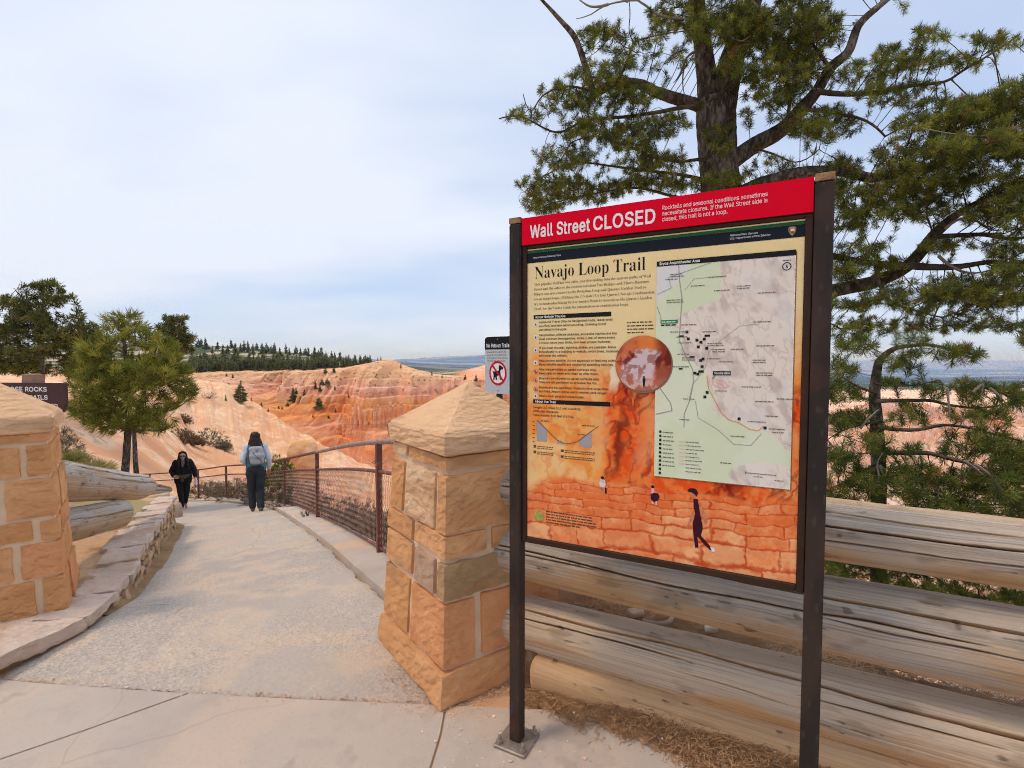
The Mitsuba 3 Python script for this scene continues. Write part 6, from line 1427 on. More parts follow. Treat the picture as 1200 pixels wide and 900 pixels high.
def bones(chains, edge=0.022, it=8, seed=0, fold=0.0, ff=14.0):
    """one continuous surface: hulls of the spheres at the joints of each chain, joined, refined and smoothed"""
    parts = []
    for ch in chains:
        for (p, r), (q, s) in zip(ch[:-1], ch[1:]): parts.append(m3.Manifold.batch_hull([ball(p, r), ball(q, s)]))
    m = m3.Manifold.batch_boolean(parts, m3.OpType.Add).refine_to_length(edge).to_mesh()
    t = trimesh.Trimesh(m.vert_properties[:, :3], m.tri_verts); t.merge_vertices()
    trimesh.smoothing.filter_taubin(t, 0.5, 0.53, it)
    if fold:
        v = t.vertices; n = t.vertex_normals
        t.vertices = v + n * ((meshkit.fbm(v * [ff, ff, ff * 0.6] + seed, 3, seed) - 0.5) * 2 * fold)[:, None]
    return t.vertices.copy(), t.faces.copy()


def lerp(a, b, t): return np.asarray(a) * (1 - t) + np.asarray(b) * t


def hand_chains(wrist, direction, palm_n, size=0.17, curl=0.5, side=1):
    """palm, four unequal fingers and a thumb"""
    d, nrm = unit(direction), unit(palm_n); s = unit(np.cross(d, nrm)) * side; out = []
    w = np.asarray(wrist, float); pl = size * 0.50
    for k, (o, L) in enumerate(zip((-0.034, -0.012, 0.010, 0.031), (0.40, 0.45, 0.42, 0.33))):
        b = w + d * pl + s * o; a = w + d * 0.02 + s * o * 0.6
        out.append([(a, 0.014), (b, 0.011)])
        j1 = b + unit(d + nrm * curl * 0.5) * L * size * 0.55; j2 = j1 + unit(d + nrm * curl * 1.6) * L * size * 0.5
        out.append([(b, 0.0100), (j1, 0.0090), (j2, 0.0075)])
    out.append([(w, 0.022), (w + d * pl * 0.8, 0.022)])
    tb = w + d * 0.03 - s * 0.028; t1 = tb + unit(d * 0.7 - s * 0.7 + nrm * 0.3) * 0.045; t2 = t1 + unit(d + nrm * 0.5) * 0.032
    out.append([(tb, 0.014), (t1, 0.011), (t2, 0.009)])
    return out


def person(label, foot, heading, height, J, cloth, seed):
    """J: joints in metres for a body 1.66 m tall, x right, y forward, z up, feet on z = 0"""
    t = thing('person', label, 'person'); k = height / 1.66
    a = heading; F_ = np.array([math.sin(a), math.cos(a), 0]); R_ = np.array([math.cos(a), -math.sin(a), 0])
    M = frame_m(foot, R_ * k, F_ * k, np.array([0, 0, 1.0]) * k); W = lambda m: moved(m, M)
    def P(name, mesh, bs, smooth=True): return add(name, W(mesh), bs, t, smooth=smooth)
    return t, P


def head_mesh(c, face, up, r=0.098):
    """skull, jaw, nose, brow, lips and ears as chains; c = head centre"""
    f, u = unit(face), unit(up); s = np.cross(f, u)
    ch = [[(c + u * 0.030 - f * 0.012, 0.084), (c + u * 0.006 + f * 0.012, 0.078)], [(c + f * 0.015, 0.072), (c - u * 0.055 + f * 0.038, 0.048), (c - u * 0.088 + f * 0.052, 0.026)],
          [(c + u * 0.022 + f * 0.083, 0.010), (c - u * 0.016 + f * 0.104, 0.0125)], [(c + u * 0.03 + f * 0.078 - s * 0.035, 0.012), (c + u * 0.03 + f * 0.078 + s * 0.035, 0.012)],
          [(c - u * 0.046 + f * 0.080 - s * 0.018, 0.008), (c - u * 0.046 + f * 0.087, 0.009), (c - u * 0.046 + f * 0.080 + s * 0.018, 0.008)],
          [(c - s * 0.08 - u * 0.02, 0.012), (c - s * 0.085 + u * 0.015, 0.014)], [(c + s * 0.08 - u * 0.02, 0.012), (c + s * 0.085 + u * 0.015, 0.014)]]
    return ch


mat('skin_mat', color=(0.56, 0.33, 0.235), rough=0.55, spec=0.3)
mat('skin_red', color=(0.60, 0.16, 0.11), rough=0.6, spec=0.3)
cloth = lambda key, c, d, rough=0.85, fr=60: mat(key, grainy(c, d, 9, fr, 0.7, 0.4), rough=rough, spec=0.2, sheen=0.3)
cloth('black_cloth', (0.013, 0.013, 0.015), (0.022, 0.021, 0.022)); cloth('charcoal_cloth', (0.040, 0.043, 0.052), (0.026, 0.028, 0.034)); cloth('teal_cloth', (0.085, 0.20, 0.225), (0.06, 0.15, 0.175)); cloth('ice_cloth', (0.60, 0.68, 0.73), (0.50, 0.58, 0.64), 0.6)
cloth('pack_grey', (0.42, 0.43, 0.46), (0.33, 0.34, 0.37), 0.7); cloth('pack_dark', (0.10, 0.115, 0.13), (0.07, 0.08, 0.09)); cloth('hair_dark', (0.020, 0.012, 0.010), (0.035, 0.020, 0.014), 0.45, 140); cloth('pouch_brown', (0.10, 0.075, 0.045), (0.06, 0.045, 0.028))
cloth('boot_mat', (0.17, 0.135, 0.11), (0.09, 0.075, 0.065)); cloth('pink_shoe', (0.55, 0.24, 0.21), (0.40, 0.16, 0.15)); cloth('grey_cloth', (0.14, 0.14, 0.15), (0.10, 0.10, 0.11)); mat('shade_mat', color=(0.01, 0.008, 0.008), rough=0.15, spec=0.6); mat('lip_mat', color=(0.36, 0.10, 0.09), rough=0.5)
mat('bottle_mat', color=(0.62, 0.66, 0.70), rough=0.25, spec=0.6)

V3 = lambda *a: np.array(a, float)
# --- the walker going down, seen from behind
fa = onpath(301, 599); t, P = person('woman in teal vest with pale sleeves and grey backpack, walking away down the path', fa, math.radians(-29), 1.68, None, None, 1)
hipL, hipR = V3(-0.085, 0, 0.86), V3(0.085, 0, 0.86); kneL, kneR = V3(-0.085, 0.075, 0.47), V3(0.075, -0.01, 0.46); ankL, ankR = V3(-0.075, 0.055, 0.085), V3(0.07, -0.17, 0.11)
ch, nk = V3(0, 0.02, 1.24), V3(0, 0.025, 1.42); shL, shR = V3(-0.175, 0.015, 1.36), V3(0.175, 0.01, 1.36)
elL, elR = V3(-0.245, -0.045, 1.11), V3(0.255, 0.0, 1.09); wrL, wrR = V3(-0.17, 0.14, 1.01), V3(0.255, 0.085, 0.86)
hc = V3(0.0, 0.045, 1.545)
P('body', bones(head_mesh(hc, V3(0.05, 1, -0.1), V3(0, -0.1, 1)) + [[(hc - [0, 0.02, 0.06], 0.05), (nk, 0.055)], [(nk, 0.06), (ch, 0.075), (V3(0, 0.01, 0.95), 0.08)], [(shL, 0.05), (elL, 0.036), (wrL, 0.026)], [(shR, 0.05), (elR, 0.036), (wrR, 0.026)], [(nk, 0.06), (shL, 0.05)], [(nk, 0.06), (shR, 0.05)],
     [(hipL, 0.085), (kneL, 0.052), (ankL, 0.036)], [(hipR, 0.085), (kneR, 0.052), (ankR, 0.036)]] + hand_chains(wrL, V3(0.5, 0.6, -0.3), V3(0.6, -0.3, 0), curl=0.8) + hand_chains(wrR, V3(0.05, 0.2, -1), V3(-1, 0.1, 0), side=-1), 0.018, 4), 'skin_mat')
P('glove', bones([[(wrR + [0, 0.0, 0.01], 0.032), (wrR + [0.0, 0.02, -0.05], 0.040)]] + [[(a_, r_ + 0.006) for a_, r_ in c_] for c_ in hand_chains(wrR, V3(0.05, 0.2, -1), V3(-1, 0.1, 0), side=-1)], 0.014, 4), 'skin_red')
P('sleeve', bones([[(shL + [0.02, 0, 0], 0.072), (elL, 0.056), (wrL, 0.042)]], 0.016, 6, 3, 0.010), 'ice_cloth'); P('sleeve', bones([[(shR - [0.02, 0, 0], 0.072), (elR, 0.058), (wrR + [0, 0, .02], 0.043)]], 0.016, 6, 4, 0.010), 'ice_cloth')
P('vest', bones([[(V3(-0.085, 0.01, 1.34), 0.090), (V3(-0.095, 0.01, 1.18), 0.098), (V3(-0.085, 0.0, 1.02), 0.098), (V3(-0.09, 0.0, 0.90), 0.105)], [(V3(0.085, 0.01, 1.34), 0.090), (V3(0.095, 0.01, 1.18), 0.098), (V3(0.085, 0.0, 1.02), 0.098), (V3(0.09, 0.0, 0.90), 0.105)], [(V3(-0.09, 0, 1.34), 0.09), (V3(0.09, 0, 1.34), 0.09)], [(V3(-0.09, 0, 1.0), 0.1), (V3(0.09, 0, 1.0), 0.1)], [(V3(0, 0.02, 1.37), 0.08), (V3(0, 0.02, 1.44), 0.068)]], 0.018, 8, 5, 0.008), 'teal_cloth')
P('trousers', bones([[(V3(-0.07, 0, 0.93), 0.10), (hipL + [0, 0, -.03], 0.110), (kneL, 0.078), (ankL + [0, 0, .02], 0.070)], [(V3(0.07, 0, 0.93), 0.10), (hipR + [0, -.01, -.03], 0.110), (kneR, 0.078), (ankR + [0, 0.01, .03], 0.068)], [(V3(-0.07, -.02, 0.90), 0.11), (V3(0.07, -.02, 0.90), 0.11)]], 0.018, 6, 6, 0.012), 'charcoal_cloth')
P('boot', bones([[(ankL + [0, 0, .02], 0.045), (V3(-0.075, 0.03, 0.045), 0.045)], [(V3(-0.075, 0.02, 0.040), 0.040), (V3(-0.085, 0.165, 0.035), 0.034)]], 0.014, 4), 'boot_mat'); P('boot', bones([[(ankR + [0, 0, .02], 0.045), (V3(0.07, -0.205, 0.075), 0.043)], [(V3(0.07, -0.21, 0.070), 0.040), (V3(0.08, -0.065, 0.035), 0.034)]], 0.014, 4), 'boot_mat')
P('hair', bones([[(hc + [0, -0.015, 0.035], 0.098), (hc + [0, -0.035, -0.04], 0.108), (hc + [0.0, -0.070, -0.14], 0.112), (hc + [0.01, -0.135, -0.24], 0.075)], [(hc + [-0.05, -0.03, -0.06], 0.07), (hc + [-0.095, -0.075, -0.19], 0.052), (hc + [-0.10, -0.12, -0.27], 0.030)], [(hc + [0.05, -0.03, -0.06], 0.07), (hc + [0.105, -0.08, -0.20], 0.050), (hc + [0.11, -0.13, -0.27], 0.028)], [(hc + [0.03, -0.06, -0.12], 0.07), (hc + [0.04, -0.165, -0.29], 0.035)]], 0.013, 6, 7, 0.012, 30), 'hair_dark')
pk_ = P('backpack', bones([[(V3(-0.045, -0.145, 1.33), 0.055), (V3(-0.055, -0.165, 1.20), 0.072), (V3(-0.045, -0.165, 1.09), 0.070)], [(V3(0.085, -0.145, 1.33), 0.055), (V3(0.095, -0.165, 1.20), 0.072), (V3(0.085, -0.165, 1.09), 0.070)], [(V3(-0.075, -0.145, 1.34), 0.055), (V3(0.075, -0.145, 1.34), 0.055)], [(V3(-0.05, -0.18, 1.20), 0.072), (V3(0.09, -0.18, 1.20), 0.072)], [(V3(-0.045, -0.165, 1.09), 0.070), (V3(0.085, -0.165, 1.09), 0.070)]], 0.016, 8, 8, 0.008, 18), 'pack_grey')
P('pack_strap', bones([[(V3(-0.10, -0.12, 1.36), 0.022), (V3(-0.115, 0.0, 1.43), 0.020), (V3(-0.12, 0.10, 1.33), 0.018)]], 0.02, 3), 'pack_dark'); P('pack_strap', bones([[(V3(0.10, -0.12, 1.36), 0.022), (V3(0.115, 0.0, 1.43), 0.020), (V3(0.12, 0.10, 1.33), 0.018)]], 0.02, 3), 'pack_dark')
P('pack_pocket', bones([[(V3(-0.115, -0.12, 1.30), 0.022), (V3(-0.13, -0.13, 1.17), 0.030), (V3(-0.118, -0.13, 1.08), 0.03)]], 0.02, 4), 'pack_dark'); P('pack_seam', tube([(-0.06, -0.205, 1.30), (-0.03, -0.243, 1.24), (0.02, -0.252, 1.18), (0.08, -0.248, 1.12), (0.11, -0.225, 1.05)], 0.006, 6), 'pack_dark')
# --- the walker coming up
fb = onpath(206, 602); fb = fb + np.array([0.0, 0, 0.0])
fbp = at(216, 603, 14.0); fbp[2] = float(gpath(fbp[0], fbp[1])); 
t, P = person('woman in black with long dark hair and sunglasses, walking up the path', fbp, math.radians(180 - 33), 1.62, None, None, 2)
hipL, hipR = V3(-0.085, 0, 0.86), V3(0.085, 0, 0.86); kneL, kneR = V3(-0.07, 0.02, 0.46), V3(0.075, 0.10, 0.47); ankL, ankR = V3(-0.04, -0.17, 0.12), V3(0.045, 0.06, 0.085)
ch, nk = V3(0, 0.04, 1.24), V3(0, 0.06, 1.41); shL, shR = V3(-0.18, 0.04, 1.35), V3(0.18, 0.04, 1.35); elL, elR = V3(-0.27, 0.0, 1.10), V3(0.265, -0.03, 1.10); wrL, wrR = V3(-0.29, 0.13, 0.90), V3(0.22, 0.14, 0.98)
hc = V3(0.0, 0.10, 1.53)
P('body', bones(head_mesh(hc, V3(0, 1, -0.12), V3(0, 0.12, 1)) + [[(hc - [0, 0.02, 0.06], 0.05), (nk, 0.055)], [(nk, 0.06), (ch, 0.075), (V3(0, 0.01, 0.95), 0.08)], [(shL, 0.05), (elL, 0.036), (wrL, 0.026)], [(shR, 0.05), (elR, 0.036), (wrR, 0.026)], [(nk, 0.06), (shL, 0.05)], [(nk, 0.06), (shR, 0.05)], [(hipL, 0.085), (kneL, 0.052), (ankL, 0.036)], [(hipR, 0.085), (kneR, 0.052), (ankR, 0.036)]]
     + hand_chains(wrL, V3(-0.05, 0.4, -1), V3(1, 0.1, 0), curl=1.2) + hand_chains(wrR, V3(-0.4, 0.6, -0.2), V3(-0.7, -0.3, 0), side=-1, curl=1.0), 0.016, 4), 'skin_mat')
P('jacket', bones([[(V3(-0.085, 0.03, 1.33), 0.092), (V3(-0.10, 0.02, 1.16), 0.105), (V3(-0.10, 0.0, 0.98), 0.115), (V3(-0.10, 0.0, 0.80), 0.115)], [(V3(0.085, 0.03, 1.33), 0.092), (V3(0.10, 0.02, 1.16), 0.105), (V3(0.10, 0.0, 0.98), 0.115), (V3(0.10, 0.0, 0.80), 0.115)], [(V3(-0.1, 0.03, 1.32), 0.09), (V3(0.1, 0.03, 1.32), 0.09)], [(V3(-0.1, 0, 0.98), 0.115), (V3(0.1, 0, 0.98), 0.115)], [(V3(-0.1, 0, 0.84), 0.115), (V3(0.1, 0, 0.84), 0.115)], [(shL + [.02, 0, 0], 0.080), (elL, 0.066), (wrL + [0, -.02, .03], 0.055)], [(shR - [.02, 0, 0], 0.080), (elR, 0.066), (wrR + [.01, -.03, .01], 0.055)], [(V3(-0.06, 0.03, 1.38), 0.07), (V3(0.06, 0.03, 1.38), 0.07)], [(V3(0, 0.06, 1.33), 0.085), (V3(0, 0.05, 1.15), 0.095), (V3(0, 0.03, 0.9), 0.105)]], 0.017, 5, 12, 0.014), 'black_cloth')
P('scarf', bones([[(V3(0, 0.10, 1.405), 0.055), (V3(0, 0.145, 1.33), 0.045), (V3(0.01, 0.145, 1.25), 0.03)]], 0.015, 4, 3, 0.006), 'grey_cloth')
P('trousers', bones([[(V3(-0.075, 0, 0.86), 0.11), (hipL + [0, 0, -.05], 0.108), (kneL, 0.072), (ankL + [0, 0, .02], 0.052)], [(V3(0.075, 0, 0.86), 0.11), (hipR + [0, 0, -.05], 0.108), (kneR, 0.072), (ankR + [0, 0, .02], 0.052)]], 0.018, 6, 13, 0.010), 'black_cloth')
P('shoe', bones([[(ankL + [0, 0, .0], 0.042), (V3(-0.04, -0.20, 0.085), 0.040)], [(V3(-0.04, -0.20, 0.075), 0.038), (V3(-0.05, -0.06, 0.033), 0.032)]], 0.014, 4), 'pink_shoe'); P('shoe', bones([[(ankR, 0.042), (V3(0.045, 0.03, 0.042), 0.042)], [(V3(0.045, 0.03, 0.040), 0.038), (V3(0.052, 0.175, 0.033), 0.032)]], 0.014, 4), 'pink_shoe')
P('hair', bones([[(hc + [0, -0.025, 0.045], 0.092), (hc + [0, -0.05, -0.05], 0.095)]] + [[(hc + [sx * 0.055, -0.01, 0.055], 0.046), (hc + [sx * 0.088, 0.015, -0.04], 0.034), (hc + [sx * 0.105, 0.035, -0.16], 0.042), (hc + [sx * 0.10, 0.055, -0.28], 0.034)] for sx in (-1, 1)] + [[(hc + [-0.05, 0.02, 0.085], 0.036), (hc + [0.05, 0.02, 0.085], 0.036)], [(hc + [0, -0.05, -0.05], 0.09), (hc + [0, -0.06, -0.22], 0.09)]], 0.013, 5, 9, 0.010, 28), 'hair_dark')
fdir = unit([0, 1, -0.12]); udir = unit([0, 0.12, 1])
gl = lambda sx: hc + fdir * 0.094 + udir * 0.016 + V3(sx, 0, 0)
P('sunglasses', bones([[(gl(-0.045), 0.021), (gl(-0.024), 0.021)], [(gl(0.024), 0.021), (gl(0.045), 0.021)], [(gl(-0.02) + [0, .004, .006], 0.006), (gl(0.02) + [0, .004, .006], 0.006)], [(gl(-0.06), 0.006), (hc + [-0.088, 0.0, 0.02], 0.005)], [(gl(0.06), 0.006), (hc + [0.088, 0.0, 0.02], 0.005)]], 0.010, 2), 'shade_mat')
P('lips', bones([[(hc + fdir * 0.092 - udir * 0.046 + V3(-0.016, 0, 0), 0.0075), (hc + fdir * 0.097 - udir * 0.046, 0.008), (hc + fdir * 0.092 - udir * 0.046 + V3(0.016, 0, 0), 0.0075)]], 0.008, 2), 'lip_mat')
P('waist_bag', bones([[(V3(-0.10, 0.16, 0.96), 0.05), (V3(0.0, 0.185, 0.94), 0.062), (V3(0.10, 0.16, 0.97), 0.05)], [(V3(0.02, 0.18, 0.95), 0.055), (V3(0.03, 0.175, 0.84), 0.045)]], 0.016, 5, 4, 0.006), 'pouch_brown'); P('bag_strap', bones([[(V3(-0.21, 0.05, 0.99), 0.014), (V3(-0.12, 0.15, 0.98), 0.016), (V3(0.0, 0.19, 0.99), 0.016), (V3(0.12, 0.15, 0.99), 0.016), (V3(0.21, 0.05, 1.01), 0.014)]], 0.014, 3), 'pouch_brown')
bt = wrL + V3(-0.01, 0.075, -0.07)
thing('water_bottle', "clear bottle hanging from the hand of the woman in black", 'bottle')
pa, Ma = None, None
k = 1.62 / 1.66; a = math.radians(180 - 33); Mb = frame_m(fbp, V3(math.cos(a), -math.sin(a), 0) * k, V3(math.sin(a), math.cos(a), 0) * k, V3(0, 0, 1) * k)
lathe = lambda prof, n=20: trimesh.creation.revolve(np.array(prof), sections=n)
m_ = lathe([(0.0001, 0), (0.030, 0), (0.034, 0.008), (0.034, 0.12), (0.030, 0.14), (0.014, 0.165), (0.014, 0.185), (0.0001, 0.185)]); m_.apply_transform(trimesh.transformations.rotation_matrix(0.35, [1, 0, 0])); m_.apply_translation(bt + V3(0, 0.02, -0.13))
scene['water_bottle'] = mikit.ply(moved(m_, Mb), 'bottle_mat', 40)
# ------------------------------------------------------------------ rocks, shrubs and litter
ROCK = [mat(f'rock_mat_{i}', grainy(c, d, 3, 70, 0.9, 0.4, (0.42, 0.27, 0.16)), rough=0.95, spec=0.08, bump=lambda p, n, uv: fbm(p.x * 14, p.y * 14, p.z * 26, 4), bscale=0.03, eps=3e-3) for i, (c, d) in enumerate([((0.55, 0.41, 0.30), (0.42, 0.29, 0.20)), ((0.66, 0.42, 0.29), (0.52, 0.29, 0.18)), ((0.68, 0.60, 0.52), (0.55, 0.45, 0.36))])]


def gz(x, y): return float(near_ground(np.array([x]), np.array([y]))[0])


def rock(name, label, px, py, d, size, m, seed, rot=0.0, tilt=0.0, amp=0.10, sink=0.25, category='rock', group=None, ground=None):
    p = at(px, py, d); w, l, h = size; c_, s_ = math.cos(rot), math.sin(rot)
    z0 = gz(p[0], p[1]) if ground is None else ground
    def wp(q):
        q = q.copy(); q[:, 2] += tilt * q[:, 0]; x = q[:, 0] * c_ - q[:, 1] * s_; y = q[:, 0] * s_ + q[:, 1] * c_
        return np.column_stack([x + p[0], y + p[1], q[:, 2] + z0])
    mm = max(size)
    v = rbox((-w / 2, -l / 2, -h * sink), (w / 2, l / 2, h * (1 - sink)), mm / 10, min(size) * 0.32, mm * amp * 0.5, 2.6 / mm, seed, wp, 14)
    k = add(name, v, m, smooth=40); thing(None, label, category, group, key=k); return k


# ledges and boulders on the left bank
for i, (x, y, d, sz, m, r) in enumerate([(107, 520, 13.5, (0.9, 0.6, 0.22), 0, 0.2), (122, 514, 14, (1.2, 0.7, 0.20), 0, -0.1), (128, 524, 13.2, (0.7, 0.5, 0.18), 2, 0.3), (110, 530, 12.5, (0.6, 0.5, 0.16), 0, 0.0), (132, 507, 14.8, (0.8, 0.6, 0.25), 2, 0.1)]):
    rock('ledge_rock', 'flat grey-tan ledge rock on the bank left of the bushy pine', x, y, d, sz, ROCK[m], 10 + i, r, 0.05, 0.08, 0.3, group='ledge rocks left of the bushy pine')
for i, (x, y, d, sz, m) in enumerate([(118, 488, 17.5, (1.6, 1.0, 1.0), 1), (140, 492, 17, (1.5, 1.0, 0.9), 1), (88, 492, 18, (1.4, 1.0, 0.8), 1)]):
    rock('pink_rock', 'broken pink rock face behind the grey shrub below the trail sign', x, y, d, sz, ROCK[m], 30 + i, 0.3 * i, 0.05, 0.16, 0.3, group='pink rock face left of the bushy pine')
rock('boulder', 'rounded tan boulder standing right of the double trunk of the bushy pine', 186, 545, 11.2, (0.75, 0.6, 0.55), ROCK[0], 41, 0.2, 0, 0.08, 0.25)
rock('boulder', 'flat pale boulder lying where the fallen log meets the wall', 180, 562, 9.2, (0.45, 0.35, 0.16), ROCK[0], 43, 0.5, 0.05, 0.06, 0.3)
rock('boulder', 'small pale rock on the bank beyond the bushy pine', 207, 497, 24, (0.9, 0.7, 0.6), ROCK[2], 44, 0.1, 0, 0.08, 0.3)
rock('boulder', 'low pale rock half hidden behind the double pine trunk', 172, 512, 15, (0.9, 0.7, 0.5), ROCK[2], 45, 0.4, 0, 0.08, 0.3)
rock('stone', 'pinkish flat stone lying between the middle and bottom fence logs', 745, 718, 2.46, (0.07, 0.055, 0.03), ROCK[0], 51, 0.3, 0.1, 0.10, 0.1, 'stone', ground=0.30)
rock('stone', 'white stone lying behind the bottom log, right of the bent stick', 833, 738, 2.30, (0.055, 0.045, 0.025), ROCK[2], 53, -0.2, 0.1, 0.10, 0.1, 'stone', ground=0.31)
rock('wood_chunk', 'dark lump added in place of the shaded hole above the bottom log near the left board post', 680, 705, 2.50, (0.10, 0.05, 0.05), 'bark_dark', 57, -0.5, 0.0, 0.2, 0.2, 'dark lump', ground=0.29)  # dark lump put in where only a shaded hole shows between the logs
q = [at(x, y, d) for x, y, d in ((752, 728, 2.36), (768, 731, 2.34), (780, 730, 2.33), (787, 725, 2.36), (786, 720, 2.42), (778, 718, 2.46))]
k = add('bent_stick', tube(np.stack([PchipInterpolator(np.arange(6), np.array(q)[:, j])(np.linspace(0, 5, 30)) for j in range(3)], 1), np.linspace(0.013, 0.008, 30), 8), 'dead_twig_mat', smooth=True); thing(None, 'pale bent stick curled behind the bottom fence log', 'stick', key=k)
for i, (pts, r) in enumerate([([(1010, 785, 2.1), (1060, 800, 2.0), (1110, 818, 1.95), (1165, 836, 1.9)], 0.014), ([(1040, 783, 2.2), (1075, 803, 2.1), (1120, 815, 2.05)], 0.012), ([(960, 770, 2.3), (1000, 780, 2.2), (1035, 790, 2.15)], 0.012), ([(1090, 800, 2.15), (1130, 822, 2.0), (1180, 838, 1.95)], 0.009), ([(905, 765, 2.35), (935, 770, 2.28), (960, 775, 2.25)], 0.009), ([(880, 750, 2.4), (910, 757, 2.35), (925, 765, 2.3)], 0.008)]):
    q = np.array([at(*a) for a in pts]); q[:, 2] = np.maximum(q[:, 2], 0.31 + 0.006 * i); n_ = len(q)
    k = add('dead_branch', tube(np.stack([PchipInterpolator(np.arange(n_), q[:, j])(np.linspace(0, n_ - 1, 24)) for j in range(3)], 1), np.linspace(r, r * 0.4, 24), 7), 'dead_twig_mat' if i % 2 else 'twig_mat', smooth=True)
    thing(None, 'dead grey branch lying in the gap between the middle and bottom fence logs', 'branch', 'dead branches behind the bottom fence log', key=k)

# hoodoos: banded pillars below the far rim
mat('hoodoo_mat', lambda p, n, uv: mix(mix((0.66, 0.30, 0.13), (0.72, 0.42, 0.27), smoothstep(0.42, 0.6, fbm(p.x * 0.05, p.y * 0.05, p.z * 0.6, 4))), (0.78, 0.62, 0.52), smoothstep(-24.5, -21.5, p.z + 3 * (noise(p.x * 0.4, p.y * 0.4, p.z * 0.4) - 0.5)) * 0.8), rough=0.95, spec=0.05)
rh = random.Random(4)


def hoodoo(p, h, r, seed, ):
    n, s = 26, 14; z = np.linspace(-0.25, 1, n); a = np.arange(s) * 2 * np.pi / s
    Z, A = np.meshgrid(z, a, indexing='ij')
    pr = (1.25 - 0.6 * np.clip(Z, 0, 1)) * (0.72 + 0.55 * meshkit.fbm(np.stack([Z * 7 + seed, np.cos(A) * 0.5, np.sin(A) * 0.5 + seed], -1), 3, seed)) * np.where(Z > 0.93, np.sqrt(np.clip((1.0 - Z) / 0.07, 0.02, 1)), 1)
    V = np.stack([np.cos(A) * pr * r, np.sin(A) * pr * r, Z * h], -1).reshape(-1, 3) + p
    return V, grid_faces(n, s, True)


for i, (x, y, hp, wp_) in enumerate([(421, 503, 30, 5), (425.5, 500, 26, 4), (441, 499, 25, 4.5), (445.5, 499, 26, 4), (450, 499, 24, 4), (454.5, 499, 25, 3.5), (431, 499, 18, 4), (437, 499, 19, 3.5), (416, 506, 18, 5), (461, 497, 26, 5), (467, 496, 24, 5), (473, 494, 24, 5), (405, 508, 13, 5), (395, 508, 11, 6)]):
    p = canyon_point(x, y, 4.5, 7); s_ = p[1] / 600
    k = add('hoodoo', hoodoo(p, hp * s_, wp_ * s_ / 2, 60 + i), 'hoodoo_mat', smooth=40); thing(None, 'pale-topped rock pillar standing in front of the orange canyon wall', 'hoodoo', 'hoodoos below the far rim', key=k)
# orange fin behind the railing
p = canyon_point(352, 560, 2.0, 4.2)
fin = rbox((-2.2, -1.6, -6), (2.2, 1.6, 5.2), 0.5, 1.4, 0.9, 0.5, 9, lambda q: np.column_stack([q[:, 0] * (1 - 0.04 * q[:, 2]) + p[0], q[:, 1] + p[1], q[:, 2] + p[2]]), 26)
mat('fin_mat', grainy((0.69, 0.40, 0.19), (0.62, 0.31, 0.13), 0.5, 8, 0.9, 0.3, (0.74, 0.52, 0.34)), rough=0.95, spec=0.05)
k = add('rock_fin', fin, 'fin_mat', smooth=45); thing(None, 'rounded orange rock knob just behind the path railing', 'rock', key=k)


# shrubs: woody clumps and grass tufts
def shrub(label, px, py, d, w, h, n, pal, seed, needle, name='shrub', ground=None, category='shrub', group=None, spread=0.5):
    p = at(px, py, d); p[2] = gz(p[0], p[1]) if ground is None else ground
    rng = np.random.default_rng(seed); kx = thing(name, label, category, group)
    q = rng.normal(0, 1, (n, 3)); q = unit_rows(q) * rng.random((n, 1)) ** (1 / 2.6); q[:, 2] = np.abs(q[:, 2]); pts = p + q * [w / 2, w / 2, h] + [0, 0, 0.03]
    dirs = unit_rows(q * [w / 2, w / 2, h] + rng.normal(0, spread * 0.3, (n, 3)) + [0, 0, 0.1])
    v, f, c = needles(pts, dirs, seed=seed, colors=greens(n, seed, pal, [1] * len(pal)), **needle)
    scene[f'{kx}__foliage'] = mikit.ply((v, f), NEEDLE, False, color=c); labels[f'{kx}__foliage'] = {'kind': 'stuff'}
    st = []
    for i in range(14):
        e = pts[rng.integers(n)]; m_ = p + (e - p) * 0.5 + rng.normal(0, 0.08, 3) * h
        st.append(tube(np.array([p - [0, 0, 0.05] + rng.normal(0, 0.02, 3), m_, e]), [0.012 * w + .004, 0.008 * w + .003, 0.003], 5))
    scene[f'{kx}__stems'] = mikit.ply(cat(st), 'dead_twig_mat' if 'grey' in label or 'bare' in label else 'twig_mat', True); labels[f'{kx}__stems'] = {'kind': 'stuff'}
    return kx


SAGE = [(0.22, 0.20, 0.14), (0.16, 0.15, 0.10), (0.28, 0.25, 0.18)]; GRASS = [(0.34, 0.30, 0.10), (0.42, 0.35, 0.15), (0.24, 0.235, 0.065)]; OLIVE = [(0.14, 0.14, 0.04), (0.10, 0.11, 0.03), (0.18, 0.16, 0.05)]; BROWN = [(0.16, 0.11, 0.07), (0.11, 0.08, 0.05), (0.22, 0.16, 0.10)]
nd = lambda L, w, n=14, s=0.5: dict(n=n, length=L, width=w, spread=s, along=L * 0.6)
shrub('grey sagebrush beside the left pillar below the trail sign', 74, 528, 11, 0.75, 0.75, 260, SAGE, 1, nd(0.10, 0.008))
shrub('pale grey shrub in front of the pink rock face', 88, 512, 14, 1.1, 0.6, 260, SAGE, 2, nd(0.12, 0.010))
shrub('dry olive shrub between ledge rocks and the bushy pine', 118, 503, 15, 1.2, 0.55, 240, OLIVE, 3, nd(0.13, 0.011))
shrub('olive shrub right behind the double trunk of the bushy pine', 168, 528, 14, 0.9, 0.6, 220, SAGE, 4, nd(0.12, 0.011))
